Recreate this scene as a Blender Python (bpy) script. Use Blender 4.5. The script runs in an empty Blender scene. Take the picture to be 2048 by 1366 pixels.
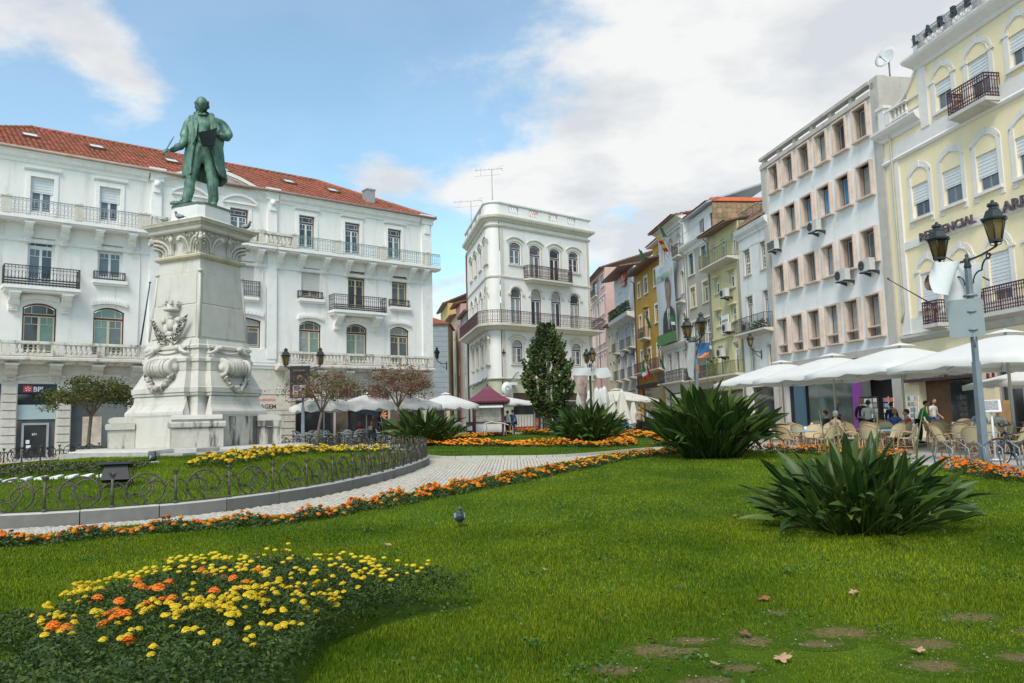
import bpy, bmesh, math, random
import numpy as np
from math import sin, cos, pi, radians, sqrt, atan2, exp
from mathutils import Vector, Matrix, Euler, noise

random.seed(7); RNG = np.random.default_rng(7)
SC = bpy.context.scene
COL = SC.collection

# ------------------------------------------------------------------ camera
cd = bpy.data.cameras.new('camera'); cam = bpy.data.objects.new('camera', cd); COL.objects.link(cam)
SC.camera = cam
cd.sensor_width = 36; cd.lens = 36 * 1560 / 2048; cd.clip_end = 4000; cd.clip_start = .1
P_, R_ = radians(5.97), radians(1.48)
F_ = Vector((0, cos(P_), sin(P_))); U0 = Vector((0, -sin(P_), cos(P_))); X0 = Vector((1, 0, 0))
RT = X0 * cos(R_) - U0 * sin(R_); UP = U0 * cos(R_) + X0 * sin(R_)
cam.matrix_world = Matrix(((RT.x, UP.x, -F_.x, 0), (RT.y, UP.y, -F_.y, 0), (RT.z, UP.z, -F_.z, 1.6), (0, 0, 0, 1)))

# ------------------------------------------------------------------ world, sun
SUN_EL, SUN_AZ = radians(50), radians(198)      # azimuth clockwise from +Y: behind the camera, to the left
W = bpy.data.worlds.new('World'); SC.world = W; W.use_nodes = True
nt = W.node_tree; nt.nodes.clear(); NN = nt.nodes.new; LK = nt.links.new
def wmath(op, a, b=None, c=None, clamp=False):
    n = NN('ShaderNodeMath'); n.operation = op; n.use_clamp = clamp
    for i, v in enumerate((a, b, c)):
        if v is None: continue
        if isinstance(v, (int, float)): n.inputs[i].default_value = v
        else: LK(v, n.inputs[i])
    return n.outputs[0]
wout = NN('ShaderNodeOutputWorld'); bg = NN('ShaderNodeBackground'); LK(bg.outputs[0], wout.inputs[0])
bg.inputs[1].default_value = 0.1
sky = NN('ShaderNodeTexSky'); sky.sky_type = 'NISHITA'; sky.sun_disc = False
sky.sun_elevation = SUN_EL; sky.sun_rotation = SUN_AZ; sky.air_density = 1.0; sky.dust_density = .3; sky.ozone_density = 1.0
tc = NN('ShaderNodeTexCoord'); dirv = tc.outputs['Generated']
sep = NN('ShaderNodeSeparateXYZ'); LK(dirv, sep.inputs[0])
zz = wmath('ADD', wmath('MAXIMUM', sep.outputs[2], 0.0), 0.16)
cmb = NN('ShaderNodeCombineXYZ')
LK(wmath('DIVIDE', sep.outputs[0], zz), cmb.inputs[0]); LK(wmath('DIVIDE', sep.outputs[1], zz), cmb.inputs[1])
def wnoise(scale, detail, rough, off=(0, 0, 0), dist=0.0):
    mp = NN('ShaderNodeMapping'); mp.inputs['Location'].default_value = off; LK(cmb.outputs[0], mp.inputs[0])
    n = NN('ShaderNodeTexNoise'); n.inputs['Scale'].default_value = scale; n.inputs['Detail'].default_value = detail
    n.inputs['Roughness'].default_value = rough; n.inputs['Distortion'].default_value = dist; LK(mp.outputs[0], n.inputs['Vector']); return n.outputs[0]
n1 = wnoise(1.5, 9, .58, (3.1, 1.7, 0), .35)
n2 = wnoise(3.2, 7, .6, (8.2, 4.4, 1))
acc = wmath('MULTIPLY_ADD', wmath('SUBTRACT', n1, .5), 3.0, wmath('MULTIPLY', wmath('SUBTRACT', n2, .5), 1.5))
def dvec(px, py):
    v = F_ + RT * ((px - 1024) / 1560) + UP * ((683 - py) / 1560); return v.normalized()
# the larger cloud banks, each a direction in the sky with a soft extent
for (px, py, ext, amp) in ((1650, 180, .42, .72), (1250, 120, .28, .56), (1500, 480, .30, .58), (1050, 430, .18, .42), (760, 350, .06, .52), (50, 30, .09, .2),
                           (310, 200, .05, .34), (200, 110, .06, .28), (880, 640, .10, .5), (560, 300, .18, -.55), (480, 90, .17, -.45), (60, 170, .10, -.45), (330, 40, .10, -.4), (720, 60, .14, -.35), (60, 250, .12, -.45), (900, 260, .09, -.25), (1540, 215, .05, -.7), (1100, 250, .10, -.3), (980, 60, .12, .1), (250, 400, .15, -.2),
                           (2300, 400, .4, .7), (2100, -300, .5, .5), (-500, 100, .4, .2), (850, 80, .10, .2)):
    dn = NN('ShaderNodeVectorMath'); dn.operation = 'DISTANCE'; LK(dirv, dn.inputs[0]); dn.inputs[1].default_value = dvec(px, py)
    t = wmath('SUBTRACT', 1.0, wmath('DIVIDE', dn.outputs['Value'], ext), clamp=True)
    t = wmath('MULTIPLY', t, t); t = wmath('MULTIPLY', wmath('SUBTRACT', wmath('MULTIPLY', wmath('SQRT', t), 3), wmath('MULTIPLY', t, 2)), wmath('SQRT', t))
    acc = wmath('MULTIPLY_ADD', t, amp, acc)
mr = NN('ShaderNodeMapRange'); mr.interpolation_type = 'SMOOTHSTEP'; LK(acc, mr.inputs[0])
mr.inputs[1].default_value = -.05; mr.inputs[2].default_value = .55; mr.inputs[3].default_value = 0.15; mr.inputs[4].default_value = .97
n3 = wnoise(2.0, 6, .55, (1.2, 9.4, 3))
shd = NN('ShaderNodeMapRange'); LK(n3, shd.inputs[0]); shd.inputs[1].default_value = .42; shd.inputs[2].default_value = .56
ccol = NN('ShaderNodeMix'); ccol.data_type = 'RGBA'; LK(shd.outputs[0], ccol.inputs[0])
ccol.inputs[6].default_value = (3.75, 3.95, 4.15, 1); ccol.inputs[7].default_value = (5.05, 5.05, 5.0, 1)
skm = NN('ShaderNodeMix'); skm.data_type = 'RGBA'; skm.blend_type = 'MULTIPLY'; skm.inputs[0].default_value = 1
LK(sky.outputs[0], skm.inputs[6]); skm.inputs[7].default_value = (1.04, 1.30, 1.22, 1)
mx = NN('ShaderNodeMix'); mx.data_type = 'RGBA'; LK(mr.outputs[0], mx.inputs[0]); LK(skm.outputs[2], mx.inputs[6]); LK(ccol.outputs[2], mx.inputs[7])
LK(mx.outputs[2], bg.inputs[0])
sd = bpy.data.lights.new('sun', 'SUN'); sd.energy = 1.8; sd.angle = radians(26); sd.color = (1, .93, .82)
sun = bpy.data.objects.new('sun', sd); COL.objects.link(sun)
to_sun = Vector((sin(SUN_AZ) * cos(SUN_EL), cos(SUN_AZ) * cos(SUN_EL), sin(SUN_EL)))
sun.rotation_euler = to_sun.to_track_quat('Z', 'Y').to_euler(); sun.location = (0, -20, 60)
vs = SC.view_settings; vs.view_transform = 'Standard'; vs.look = 'None'; vs.exposure = 0.9; vs.gamma = 1; vs.use_curve_mapping = False

# ------------------------------------------------------------------ materials
MATS = {}
def mat(name, col, rough=.75, var=.12, scale=3.0, bump=0.0, grime=0.0, gcol=(.16, .15, .12), gscale=(1.6, 1.6, .22), isl=0.0, rnd=0.0, metal=0.0, spec=.5, trans=0.0, col2=None, bscale=None, glo=.52, ghi=.72):
    """grain noise + optional streaky grime + random per island / per object"""
    if name in MATS: return MATS[name]
    m = bpy.data.materials.new(name); MATS[name] = m; m.use_nodes = True
    t = m.node_tree; N = t.nodes.new; L = t.links.new
    b = t.nodes['Principled BSDF']; b.inputs['Roughness'].default_value = rough; b.inputs['Metallic'].default_value = metal
    b.inputs['Specular IOR Level'].default_value = spec
    tcn = N('ShaderNodeTexCoord'); oc = tcn.outputs['Object']
    nz = N('ShaderNodeTexNoise'); nz.inputs['Scale'].default_value = scale; nz.inputs['Detail'].default_value = 6; nz.inputs['Roughness'].default_value = .62; L(oc, nz.inputs['Vector'])
    rp = N('ShaderNodeMapRange'); L(nz.outputs[0], rp.inputs[0]); rp.inputs[1].default_value = .3; rp.inputs[2].default_value = .7
    mx = N('ShaderNodeMix'); mx.data_type = 'RGBA'; L(rp.outputs[0], mx.inputs[0])
    c = Vector(col[:3]); c2 = Vector(col2) if col2 else c * (1 + var)
    mx.inputs[6].default_value = (*(c * (1 - var)), 1); mx.inputs[7].default_value = (*c2, 1)
    cur = mx.outputs[2]
    if isl or rnd:
        src = N('ShaderNodeNewGeometry').outputs['Random Per Island'] if isl else N('ShaderNodeObjectInfo').outputs['Random']
        amt = isl or rnd
        r2 = N('ShaderNodeMapRange'); L(src, r2.inputs[0]); r2.inputs[3].default_value = 1 - amt; r2.inputs[4].default_value = 1 + amt
        hs = N('ShaderNodeHueSaturation'); L(r2.outputs[0], hs.inputs['Value']); L(cur, hs.inputs['Color'])
        r3 = N('ShaderNodeMapRange'); L(src, r3.inputs[0]); r3.inputs[3].default_value = .5 + amt * .06; r3.inputs[4].default_value = .5 - amt * .06; L(r3.outputs[0], hs.inputs['Hue'])
        cur = hs.outputs[0]
    if grime:
        mp = N('ShaderNodeMapping'); mp.inputs['Scale'].default_value = gscale; L(oc, mp.inputs[0])
        g = N('ShaderNodeTexNoise'); g.inputs['Scale'].default_value = 1.0; g.inputs['Detail'].default_value = 8; g.inputs['Roughness'].default_value = .68; L(mp.outputs[0], g.inputs['Vector'])
        gr = N('ShaderNodeMapRange'); gr.interpolation_type = 'SMOOTHSTEP'; L(g.outputs[0], gr.inputs[0]); gr.inputs[1].default_value = glo; gr.inputs[2].default_value = ghi; gr.inputs[4].default_value = grime
        gm = N('ShaderNodeMix'); gm.data_type = 'RGBA'; L(gr.outputs[0], gm.inputs[0]); L(cur, gm.inputs[6]); gm.inputs[7].default_value = (*gcol, 1)
        cur = gm.outputs[2]
    L(cur, b.inputs['Base Color'])
    if bump:
        bn = N('ShaderNodeTexNoise'); bn.inputs['Scale'].default_value = bscale or scale * 6; bn.inputs['Detail'].default_value = 5; L(oc, bn.inputs['Vector'])
        bp = N('ShaderNodeBump'); bp.inputs['Strength'].default_value = bump; bp.inputs['Distance'].default_value = .02; L(bn.outputs[0], bp.inputs['Height']); L(bp.outputs[0], b.inputs['Normal'])
    if trans:
        tr = N('ShaderNodeBsdfTranslucent'); L(cur, tr.inputs[0]); ms = N('ShaderNodeMixShader'); ms.inputs[0].default_value = trans
        L(b.outputs[0], ms.inputs[1]); L(tr.outputs[0], ms.inputs[2]); L(ms.outputs[0], t.nodes['Material Output'].inputs[0])
    return m
def glassm(name, col, rough=.07, var=.35, scale=.7): return mat(name, col, rough, var, scale, spec=.9)

# ------------------------------------------------------------------ mesh tools
class MB:
    def __init__(s): s.v = []; s.f = []; s.m = []; s.s = []; s.M = None
    def add(s, vs, fs, m=0, sm=False):
        o = len(s.v)
        if s.M is not None: vs = [tuple(s.M @ Vector(p)) for p in vs]
        s.v += [tuple(p) for p in vs]; s.f += [tuple(i + o for i in f) for f in fs]; s.m += [m] * len(fs); s.s += [sm] * len(fs)
    def box(s, x0, x1, y0, y1, z0, z1, m=0):
        s.add([(x0, y0, z0), (x1, y0, z0), (x1, y1, z0), (x0, y1, z0), (x0, y0, z1), (x1, y0, z1), (x1, y1, z1), (x0, y1, z1)],
              [(0, 3, 2, 1), (4, 5, 6, 7), (0, 1, 5, 4), (1, 2, 6, 5), (2, 3, 7, 6), (3, 0, 4, 7)], m)
    def cbox(s, c, d, m=0): s.box(c[0] - d[0] / 2, c[0] + d[0] / 2, c[1] - d[1] / 2, c[1] + d[1] / 2, c[2] - d[2] / 2, c[2] + d[2] / 2, m)
    def frustum(s, a, b, z0, z1, m=0):   # rectangles a, b = (x0,x1,y0,y1) at z0 and z1
        s.add([(a[0], a[2], z0), (a[1], a[2], z0), (a[1], a[3], z0), (a[0], a[3], z0), (b[0], b[2], z1), (b[1], b[2], z1), (b[1], b[3], z1), (b[0], b[3], z1)],
              [(0, 3, 2, 1), (4, 5, 6, 7), (0, 1, 5, 4), (1, 2, 6, 5), (2, 3, 7, 6), (3, 0, 4, 7)], m)
    def quad(s, a, b, c, d, m=0): s.add([a, b, c, d], [(0, 1, 2, 3)], m)
    def prism(s, poly, y0, y1, m=0, ax='y'):   # poly of (a,b): ax y -> (x,z) ; ax x -> (y,z) ; ax z -> (x,y)
        n = len(poly)
        f = {'y': lambda p, t: (p[0], t, p[1]), 'x': lambda p, t: (t, p[0], p[1]), 'z': lambda p, t: (p[0], p[1], t)}[ax]
        s.add([f(p, y0) for p in poly] + [f(p, y1) for p in poly], [tuple(range(n)), tuple(range(2 * n - 1, n - 1, -1))] + [(i, i + n, (i + 1) % n + n, (i + 1) % n) for i in range(n)], m)
    def tube(s, pts, r, n=6, m=0, cap=True, sm=True, flat=None):
        pts = [Vector(p) for p in pts]; k = len(pts); rs = r if isinstance(r, (list, tuple)) else [r] * k
        vs = []; prev = None
        for i, p in enumerate(pts):
            t = (pts[min(i + 1, k - 1)] - pts[max(i - 1, 0)]); t = t.normalized() if t.length > 1e-9 else Vector((0, 0, 1))
            if prev is None: a = t.orthogonal().normalized()
            else: a = prev - t * prev.dot(t); a = a.normalized() if a.length > 1e-6 else t.orthogonal().normalized()
            prev = a; b = t.cross(a)
            for j in range(n):
                an = 2 * pi * j / n; vs.append(p + (a * cos(an) + b * sin(an) * (flat or 1)) * rs[i])
        fs = [(i * n + j, i * n + (j + 1) % n, (i + 1) * n + (j + 1) % n, (i + 1) * n + j) for i in range(k - 1) for j in range(n)]
        if cap: fs += [tuple(range(n - 1, -1, -1)), tuple((k - 1) * n + j for j in range(n))]
        s.add(vs, fs, m, sm)
    def lathe(s, prof, c=(0, 0, 0), n=12, m=0, sm=True, sq=False):
        vs = []; k = len(prof)
        for (r, z) in prof:
            for j in range(n):
                an = 2 * pi * (j + (.5 if sq else 0)) / n; rr = r / cos(pi / n) if sq else r
                vs.append((c[0] + rr * cos(an), c[1] + rr * sin(an), c[2] + z))
        fs = [(i * n + j, i * n + (j + 1) % n, (i + 1) * n + (j + 1) % n, (i + 1) * n + j) for i in range(k - 1) for j in range(n)]
        fs += [tuple(range(n - 1, -1, -1)), tuple((k - 1) * n + j for j in range(n))]
        s.add(vs, fs, m, sm and not sq)
    def blob(s, c, r, m=0, nu=10, nv=7, fn=None):
        rx, ry, rz = r if isinstance(r, (tuple, list)) else (r, r, r); vs = [(c[0], c[1], c[2] - rz)]
        for i in range(1, nv):
            ph = -pi / 2 + pi * i / nv
            for j in range(nu): vs.append((c[0] + rx * cos(ph) * cos(2 * pi * j / nu), c[1] + ry * cos(ph) * sin(2 * pi * j / nu), c[2] + rz * sin(ph)))
        vs.append((c[0], c[1], c[2] + rz))
        if fn: vs = [fn(Vector(p)) for p in vs]
        L = len(vs) - 1
        fs = [(0, 1 + (j + 1) % nu, 1 + j) for j in range(nu)] + [(1 + i * nu + j, 1 + i * nu + (j + 1) % nu, 1 + (i + 1) * nu + (j + 1) % nu, 1 + (i + 1) * nu + j) for i in range(nv - 2) for j in range(nu)]
        fs += [(L, 1 + (nv - 2) * nu + j, 1 + (nv - 2) * nu + (j + 1) % nu) for j in range(nu)]
        s.add(vs, fs, m, True)
    def sweep(s, path, prof, m=0, cap=True, closed=False, smooth=False):   # prof: (out, z); out is to the right of the path
        pts = [Vector((p[0], p[1])) for p in path]; k = len(pts); vs = []; q = len(prof)
        for i in range(k):
            a = pts[(i - 1) % k] if (i > 0 or closed) else None; c = pts[(i + 1) % k] if (i < k - 1 or closed) else None
            d1 = (pts[i] - a).normalized() if a is not None else None; d2 = (c - pts[i]).normalized() if c is not None else None
            if d1 is None: d1 = d2
            if d2 is None: d2 = d1
            n1 = Vector((d1.y, -d1.x)); n2 = Vector((d2.y, -d2.x)); nn = (n1 + n2); nn = nn / max(nn.length_squared / 2, .3)
            for (o, z) in prof: vs.append((pts[i].x + nn.x * o, pts[i].y + nn.y * o, z))
        fs = []
        for i in range(k if closed else k - 1):
            i2 = (i + 1) % k
            for j in range(q - 1): fs.append((i * q + j, i2 * q + j, i2 * q + j + 1, i * q + j + 1))
        if cap and not closed: fs += [tuple(range(q)), tuple((k - 1) * q + j for j in range(q - 1, -1, -1))]
        s.add(vs, fs, m, smooth)
    def mesh(s, name, mats):
        me = bpy.data.meshes.new(name); me.from_pydata(s.v, [], s.f)
        for x in (mats if isinstance(mats, (list, tuple)) else [mats]): me.materials.append(x)
        me.polygons.foreach_set('material_index', s.m); me.polygons.foreach_set('use_smooth', s.s)
        me.update(); return me
    def build(s, name, mats, parent=None, loc=(0, 0, 0), rot=(0, 0, 0), fix=False):
        me = s.mesh(name, mats)
        if fix:
            bm = bmesh.new(); bm.from_mesh(me); bmesh.ops.recalc_face_normals(bm, faces=bm.faces); bm.to_mesh(me); bm.free()
        return obj(name, me, parent, loc, rot)
def obj(name, me, parent=None, loc=(0, 0, 0), rot=(0, 0, 0), scale=None):
    o = bpy.data.objects.new(name, me); COL.objects.link(o); o.location = loc; o.rotation_euler = rot
    if scale is not None: o.scale = scale if isinstance(scale, (tuple, list, Vector)) else (scale,) * 3
    if parent is not None: o.parent = parent
    return o
def tag(o, label=None, cat=None, group=None, kind=None):
    if label: o['label'] = label
    if cat: o['category'] = cat
    if group: o['group'] = group
    if kind: o['kind'] = kind
    return o
def T(name, label, cat, loc=(0, 0, 0), rz=0, group=None):
    o = bpy.data.objects.new(name, None); COL.objects.link(o); o.location = loc; o.rotation_euler = (0, 0, rz); o.empty_display_size = .2
    return tag(o, label, cat, group)
KIDS = {}
def copy_tree(o, loc=None, rz=None, label=None, parent=None, scale=None):
    c = o.copy(); COL.objects.link(c)
    if parent is not None: c.parent = parent
    if loc is not None: c.location = loc
    if rz is not None: c.rotation_euler = (0, 0, rz)
    if scale is not None: c.scale = (scale,) * 3
    if label: c['label'] = label
    if o.name not in KIDS: KIDS[o.name] = list(o.children)
    for ch in KIDS[o.name]: copy_tree(ch, parent=c)
    return c
def np_mesh(name, V, Fc, mats, midx=None, smooth=False):
    """V (n,3) float, Fc (m,k) int, k = 3 or 4"""
    me = bpy.data.meshes.new(name); V = np.asarray(V, np.float32); Fc = np.asarray(Fc, np.int32); k = Fc.shape[1]
    me.vertices.add(len(V)); me.vertices.foreach_set('co', V.ravel()); me.loops.add(Fc.size); me.loops.foreach_set('vertex_index', Fc.ravel())
    me.polygons.add(len(Fc)); me.polygons.foreach_set('loop_start', np.arange(0, Fc.size, k, dtype=np.int32))
    for x in (mats if isinstance(mats, (list, tuple)) else [mats]): me.materials.append(x)
    if midx is not None: me.polygons.foreach_set('material_index', np.asarray(midx, np.int32))
    if smooth: me.polygons.foreach_set('use_smooth', np.ones(len(Fc), bool))
    me.update(calc_edges=True); return me
def g(y): return .013 * min(max(y, 0.), 130.)
def gp(x, y, dz=0.): return (x, y, g(y) + dz)
def text(name, body, size, mt, parent, loc, rot=(pi / 2, 0, 0), ext=.02, align='LEFT', sx=1.0, bold=0.0):
    c = bpy.data.curves.new(name, 'FONT'); c.body = body; c.size = size; c.extrude = ext; c.align_x = align; c.materials.append(mt); c.resolution_u = 2; c.offset = bold
    tmp = bpy.data.objects.new(name, c); COL.objects.link(tmp); me = bpy.data.meshes.new_from_object(tmp); me.materials.clear(); me.materials.append(mt)
    bpy.data.objects.remove(tmp); bpy.data.curves.remove(c)
    o = obj(name, me, parent, loc, rot); o.scale = (sx, 1, 1); return o
def leaf_cloud(centers, size, jit=.4, up=.3, aspect=.55):
    """one folded-free quad leaf per centre, random facing; returns V,F arrays"""
    C = np.asarray(centers); n = len(C)
    a = RNG.normal(size=(n, 3)); a[:, 2] *= .6; a /= np.linalg.norm(a, axis=1)[:, None]
    b = RNG.normal(size=(n, 3)); b[:, 2] += up; b = np.cross(a, b); b /= np.linalg.norm(b, axis=1)[:, None]
    s = (size * (1 + jit * RNG.uniform(-1, 1, n)))[:, None]
    V = np.stack([C - a * s * .5, C + b * s * aspect * .5, C + a * s * .5, C - b * s * aspect * .5], 1).reshape(-1, 3)
    return V, np.arange(4 * n).reshape(-1, 4)
# ------------------------------------------------------------------ architecture helpers
def arcz(x, w, h, rise):
    if rise <= 0: return h
    r = ((w / 2) ** 2 + rise ** 2) / (2 * rise); return h - r + sqrt(max(r * r - x * x, 0))
def wall(mb, x0, x1, z0, z1, holes=(), depth=.22, m=0, mr=0, y=0.0):
    xs = sorted({x0, x1, *[q for h in holes for q in h[:2] if x0 < q < x1]}); zs = sorted({z0, z1, *[q for h in holes for q in h[2:4] if z0 < q < z1]})
    for i in range(len(xs) - 1):
        for j in range(len(zs) - 1):
            cx, cz = (xs[i] + xs[i + 1]) / 2, (zs[j] + zs[j + 1]) / 2
            if any(h[0] < cx < h[1] and h[2] < cz < h[3] for h in holes): continue
            mb.quad((xs[i], y, zs[j]), (xs[i + 1], y, zs[j]), (xs[i + 1], y, zs[j + 1]), (xs[i], y, zs[j + 1]), m)
    for h in holes:
        a, b, c, d = h[:4]; rise = h[4] if len(h) > 4 else 0; w = b - a; mid = (a + b) / 2; yd = y + depth
        zsd = d - rise
        mb.quad((a, y, c), (a, yd, c), (a, yd, zsd), (a, y, zsd), mr); mb.quad((b, yd, c), (b, y, c), (b, y, zsd), (b, yd, zsd), mr)
        mb.quad((a, yd, c), (a, y, c), (b, y, c), (b, yd, c), mr)
        n = 1 if rise <= 0 else 10
        for k in range(n):
            u0, u1 = -w / 2 + w * k / n, -w / 2 + w * (k + 1) / n; za, zb = c + arcz(u0, w, d - c, rise), c + arcz(u1, w, d - c, rise)
            mb.quad((mid + u0, y, za), (mid + u0, yd, za), (mid + u1, yd, zb), (mid + u1, y, zb), mr)
            if rise > 0: mb.quad((mid + u0, y, za), (mid + u1, y, zb), (mid + u1, y, d), (mid + u0, y, d), m)
def strip_arch(mb, w, h, rise, t, y0, y1, m, zoff=0.0, cx=0.0, n=10, ext=0.0):
    """a band of thickness t under the curve (inside) from y0 to y1"""
    for k in range(n):
        u0, u1 = -w / 2 + w * k / n, -w / 2 + w * (k + 1) / n; za, zb = zoff + arcz(u0, w, h, rise), zoff + arcz(u1, w, h, rise)
        mb.prism([(cx + u0, za - t), (cx + u1, zb - t), (cx + u1, zb), (cx + u0, za)], y0, y1, m)
WM = {}
def window(parent, x, z, w, h, rise=0.0, style='L', mats=('frame_white', 'frame_white', 'glass_dark'), trans=.27, shut=0.0, y=.16, fr=None, shm='shutter_white', open_=False):
    key = (round(w, 2), round(h, 2), round(rise, 2), style, mats[0], mats[1], round(trans, 2), open_)
    if key not in WM:
        b = MB(); f = .07; s = .055; d0, d1 = 0, .08; hs = h - rise; iw = w - 2 * f
        panes = []
        b.box(-w / 2, -w / 2 + f, d0, d1, 0, hs, 0); b.box(w / 2 - f, w / 2, d0, d1, 0, hs, 0); b.box(-w / 2 + f, w / 2 - f, d0, d1, 0, f, 0)
        if rise > 0: strip_arch(b, w, h, rise, f, d0, d1, 0)
        else: b.box(-w / 2 + f, w / 2 - f, d0, d1, h - f, h, 0)
        topz = h - f
        def leaf(xa, xb, za, zb, bars):
            e0, e1 = .015, .065
            b.box(xa, xa + s, e0, e1, za, zb, 1); b.box(xb - s, xb, e0, e1, za, zb, 1); b.box(xa + s, xb - s, e0, e1, za, za + s, 1); b.box(xa + s, xb - s, e0, e1, zb - s, zb, 1)
            for (p, q, r_, t_) in bars: b.box(xa + (xb - xa) * p, xa + (xb - xa) * r_ + .022 * (p == r_), .02, .055, za + (zb - za) * q, za + (zb - za) * t_ + .022 * (q == t_), 1)
            panes.append((xa + s * .5, xb - s * .5, za + s * .5, zb - s * .5))
        if style in ('L', 'plain2', 'door'):
            zt = h * (1 - trans) if trans > 0 else h - f
            if trans > 0:
                b.box(-w / 2 + f, w / 2 - f, d0 - .01, d1, zt - .05, zt + .04, 0)
                # top light
                t = .035
                if rise > 0: strip_arch(b, iw, h - f, rise * .97, .04, .015, .065, 1)
                else: b.box(-iw / 2, iw / 2, .015, .065, h - f - .05, h - f, 1)
                b.box(-iw / 2, -iw / 2 + .04, .015, .065, zt + .04, hs - f * .5, 1); b.box(iw / 2 - .04, iw / 2, .015, .065, zt + .04, hs - f * .5, 1); b.box(-iw / 2 + .04, iw / 2 - .04, .015, .065, zt + .04, zt + .08, 1)
                if style == 'L':
                    for sx in (-1, 1): b.box(sx * w * .22 - .015, sx * w * .22 + .015, .02, .055, zt + .06, arcz(w * .22, w, h, rise) - f, 1)
                panes.append(('top', zt + .05))
            zl = (zt - .05) if trans > 0 else h - f
            bars = [(0, .76, 1, .76), (.5, .76, .5, 1), (0, .1, 1, .1)] if style == 'L' else [(0, .5, 1, .5)]
            leaf(-iw / 2, -.004, f, zl, bars); leaf(.004, iw / 2, f, zl, bars)
        elif style == 'grid':
            leaf(-iw / 2, iw / 2, f, (h - f) * .5, [(.333, 0, .333, 1), (.666, 0, .666, 1), (0, .33, 1, .33), (0, .66, 1, .66)])
            leaf(-iw / 2, iw / 2, (h - f) * .5, h - f, [(.333, 0, .333, 1), (.666, 0, .666, 1), (0, .33, 1, .33), (0, .66, 1, .66)])
        elif style == 'slide':
            leaf(-iw / 2, .02, f, h - f, []); leaf(-.02, iw / 2, f, h - f, [])
        else:
            leaf(-iw / 2, iw / 2, f, h - f, [])
        me = b.mesh('window', [MATS[mats[0]], MATS[mats[1]]]); pm = []
        for p in panes:
            q = MB()
            if p[0] == 'top':
                n = 8 if rise > 0 else 1; up = [(-iw / 2 + iw * k / n, arcz(-iw / 2 + iw * k / n, iw, h - f, rise * .97)) for k in range(n + 1)]
                q.prism([(-iw / 2, p[1]), (iw / 2, p[1])] + up[::-1], .035, .045)
            else: q.box(p[0], p[1], .035, .045, p[2], p[3])
            pm.append(q)
        WM[key] = (me, pm, {})
    me, pm, pc = WM[key]
    if fr: loc = fr @ Vector((x, y, z)); rz = fr.to_euler().z
    else: loc = Vector((x, y, z)); rz = 0
    o = obj('window', me, parent, loc, (0, 0, rz))
    for i, q in enumerate(pm):
        gl = mats[2] if isinstance(mats[2], str) else random.choice(mats[2])
        if (i, gl) not in pc: pc[(i, gl)] = q.mesh('pane', MATS[gl])
        p = obj('pane', pc[(i, gl)], o)
        if open_ and i == len(pm) - 1: p.name = 'pane'; p.location = (0, .0, 0)
    if shut > 0:
        sk = ('sh', round(w, 2), round(h, 2), round(shut, 2), shm)
        if sk not in WM:
            b = MB(); zb = h * (1 - shut); n = max(3, int(h * shut / .07))
            for i in range(n): b.box(-w / 2 + .01, w / 2 - .01, -.035 - .012 * (i % 2), -.012, zb + (h - zb) * i / n, zb + (h - zb) * (i + 1) / n - .006)
            b.box(-w / 2, w / 2, -.012, -.004, zb, h)
            WM[sk] = b.mesh('roller_shutter', MATS[shm])
        obj('roller_shutter', WM[sk], o)
    return o
def iron_rail(mb, path, z, h, pitch=.13, style='bars', m=0, r=.012):
    """railing along a plan path: rails, bars and scroll rings"""
    for i in range(len(path) - 1):
        a, b = Vector(path[i]), Vector(path[i + 1]); L = (b - a).length
        if L < 1e-4: continue
        d = (b - a) / L; n = max(1, round(L / pitch))
        P = lambda t, zz: (a.x + d.x * t, a.y + d.y * t, zz)
        mb.tube([P(0, z + h), P(L, z + h)], r * 1.9, 4, m, sm=False); mb.tube([P(0, z + .06), P(L, z + .06)], r * 1.4, 4, m, sm=False)
        if style != 'bars': mb.tube([P(0, z + h * .86), P(L, z + h * .86)], r, 4, m, sm=False); mb.tube([P(0, z + h * .2), P(L, z + h * .2)], r, 4, m, sm=False)
        for k in range(n + 1):
            t = L * k / n; big = k % 7 == 0
            mb.tube([P(t, z), P(t, z + h)], r * (1.7 if big else 1), 4, m, cap=False, sm=False)
            if style != 'bars' and k < n:
                tm = t + L / n / 2; q = L / n * .5
                rows = ((.53, .22), (.93, .05), (.12, .06)) if style == 'scroll' else ((.35, .12), (.68, .14), (.93, .05))
                for (fz, fh) in rows:
                    pts = [(a.x + d.x * (tm + q * cos(2 * pi * j / 7)), a.y + d.y * (tm + q * cos(2 * pi * j / 7)), z + h * fz + h * fh * sin(2 * pi * j / 7)) for j in range(8)]
                    mb.tube(pts, r * .75, 3, m, cap=False, sm=False)
BALP = {}
def baluster(h, r=.085):
    k = (round(h, 2), r)
    if k not in BALP:
        b = MB(); b.box(-r, r, -r, r, 0, h * .08); b.box(-r, r, -r, r, h * .92, h)
        b.lathe([(r * .6, h * .08), (r * .95, h * .2), (r * .9, h * .32), (r * .45, h * .62), (r * .42, h * .74), (r * .7, h * .8), (r * .5, h * .84), (r * .65, h * .92)], n=8)
        BALP[k] = b
    return BALP[k]
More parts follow.
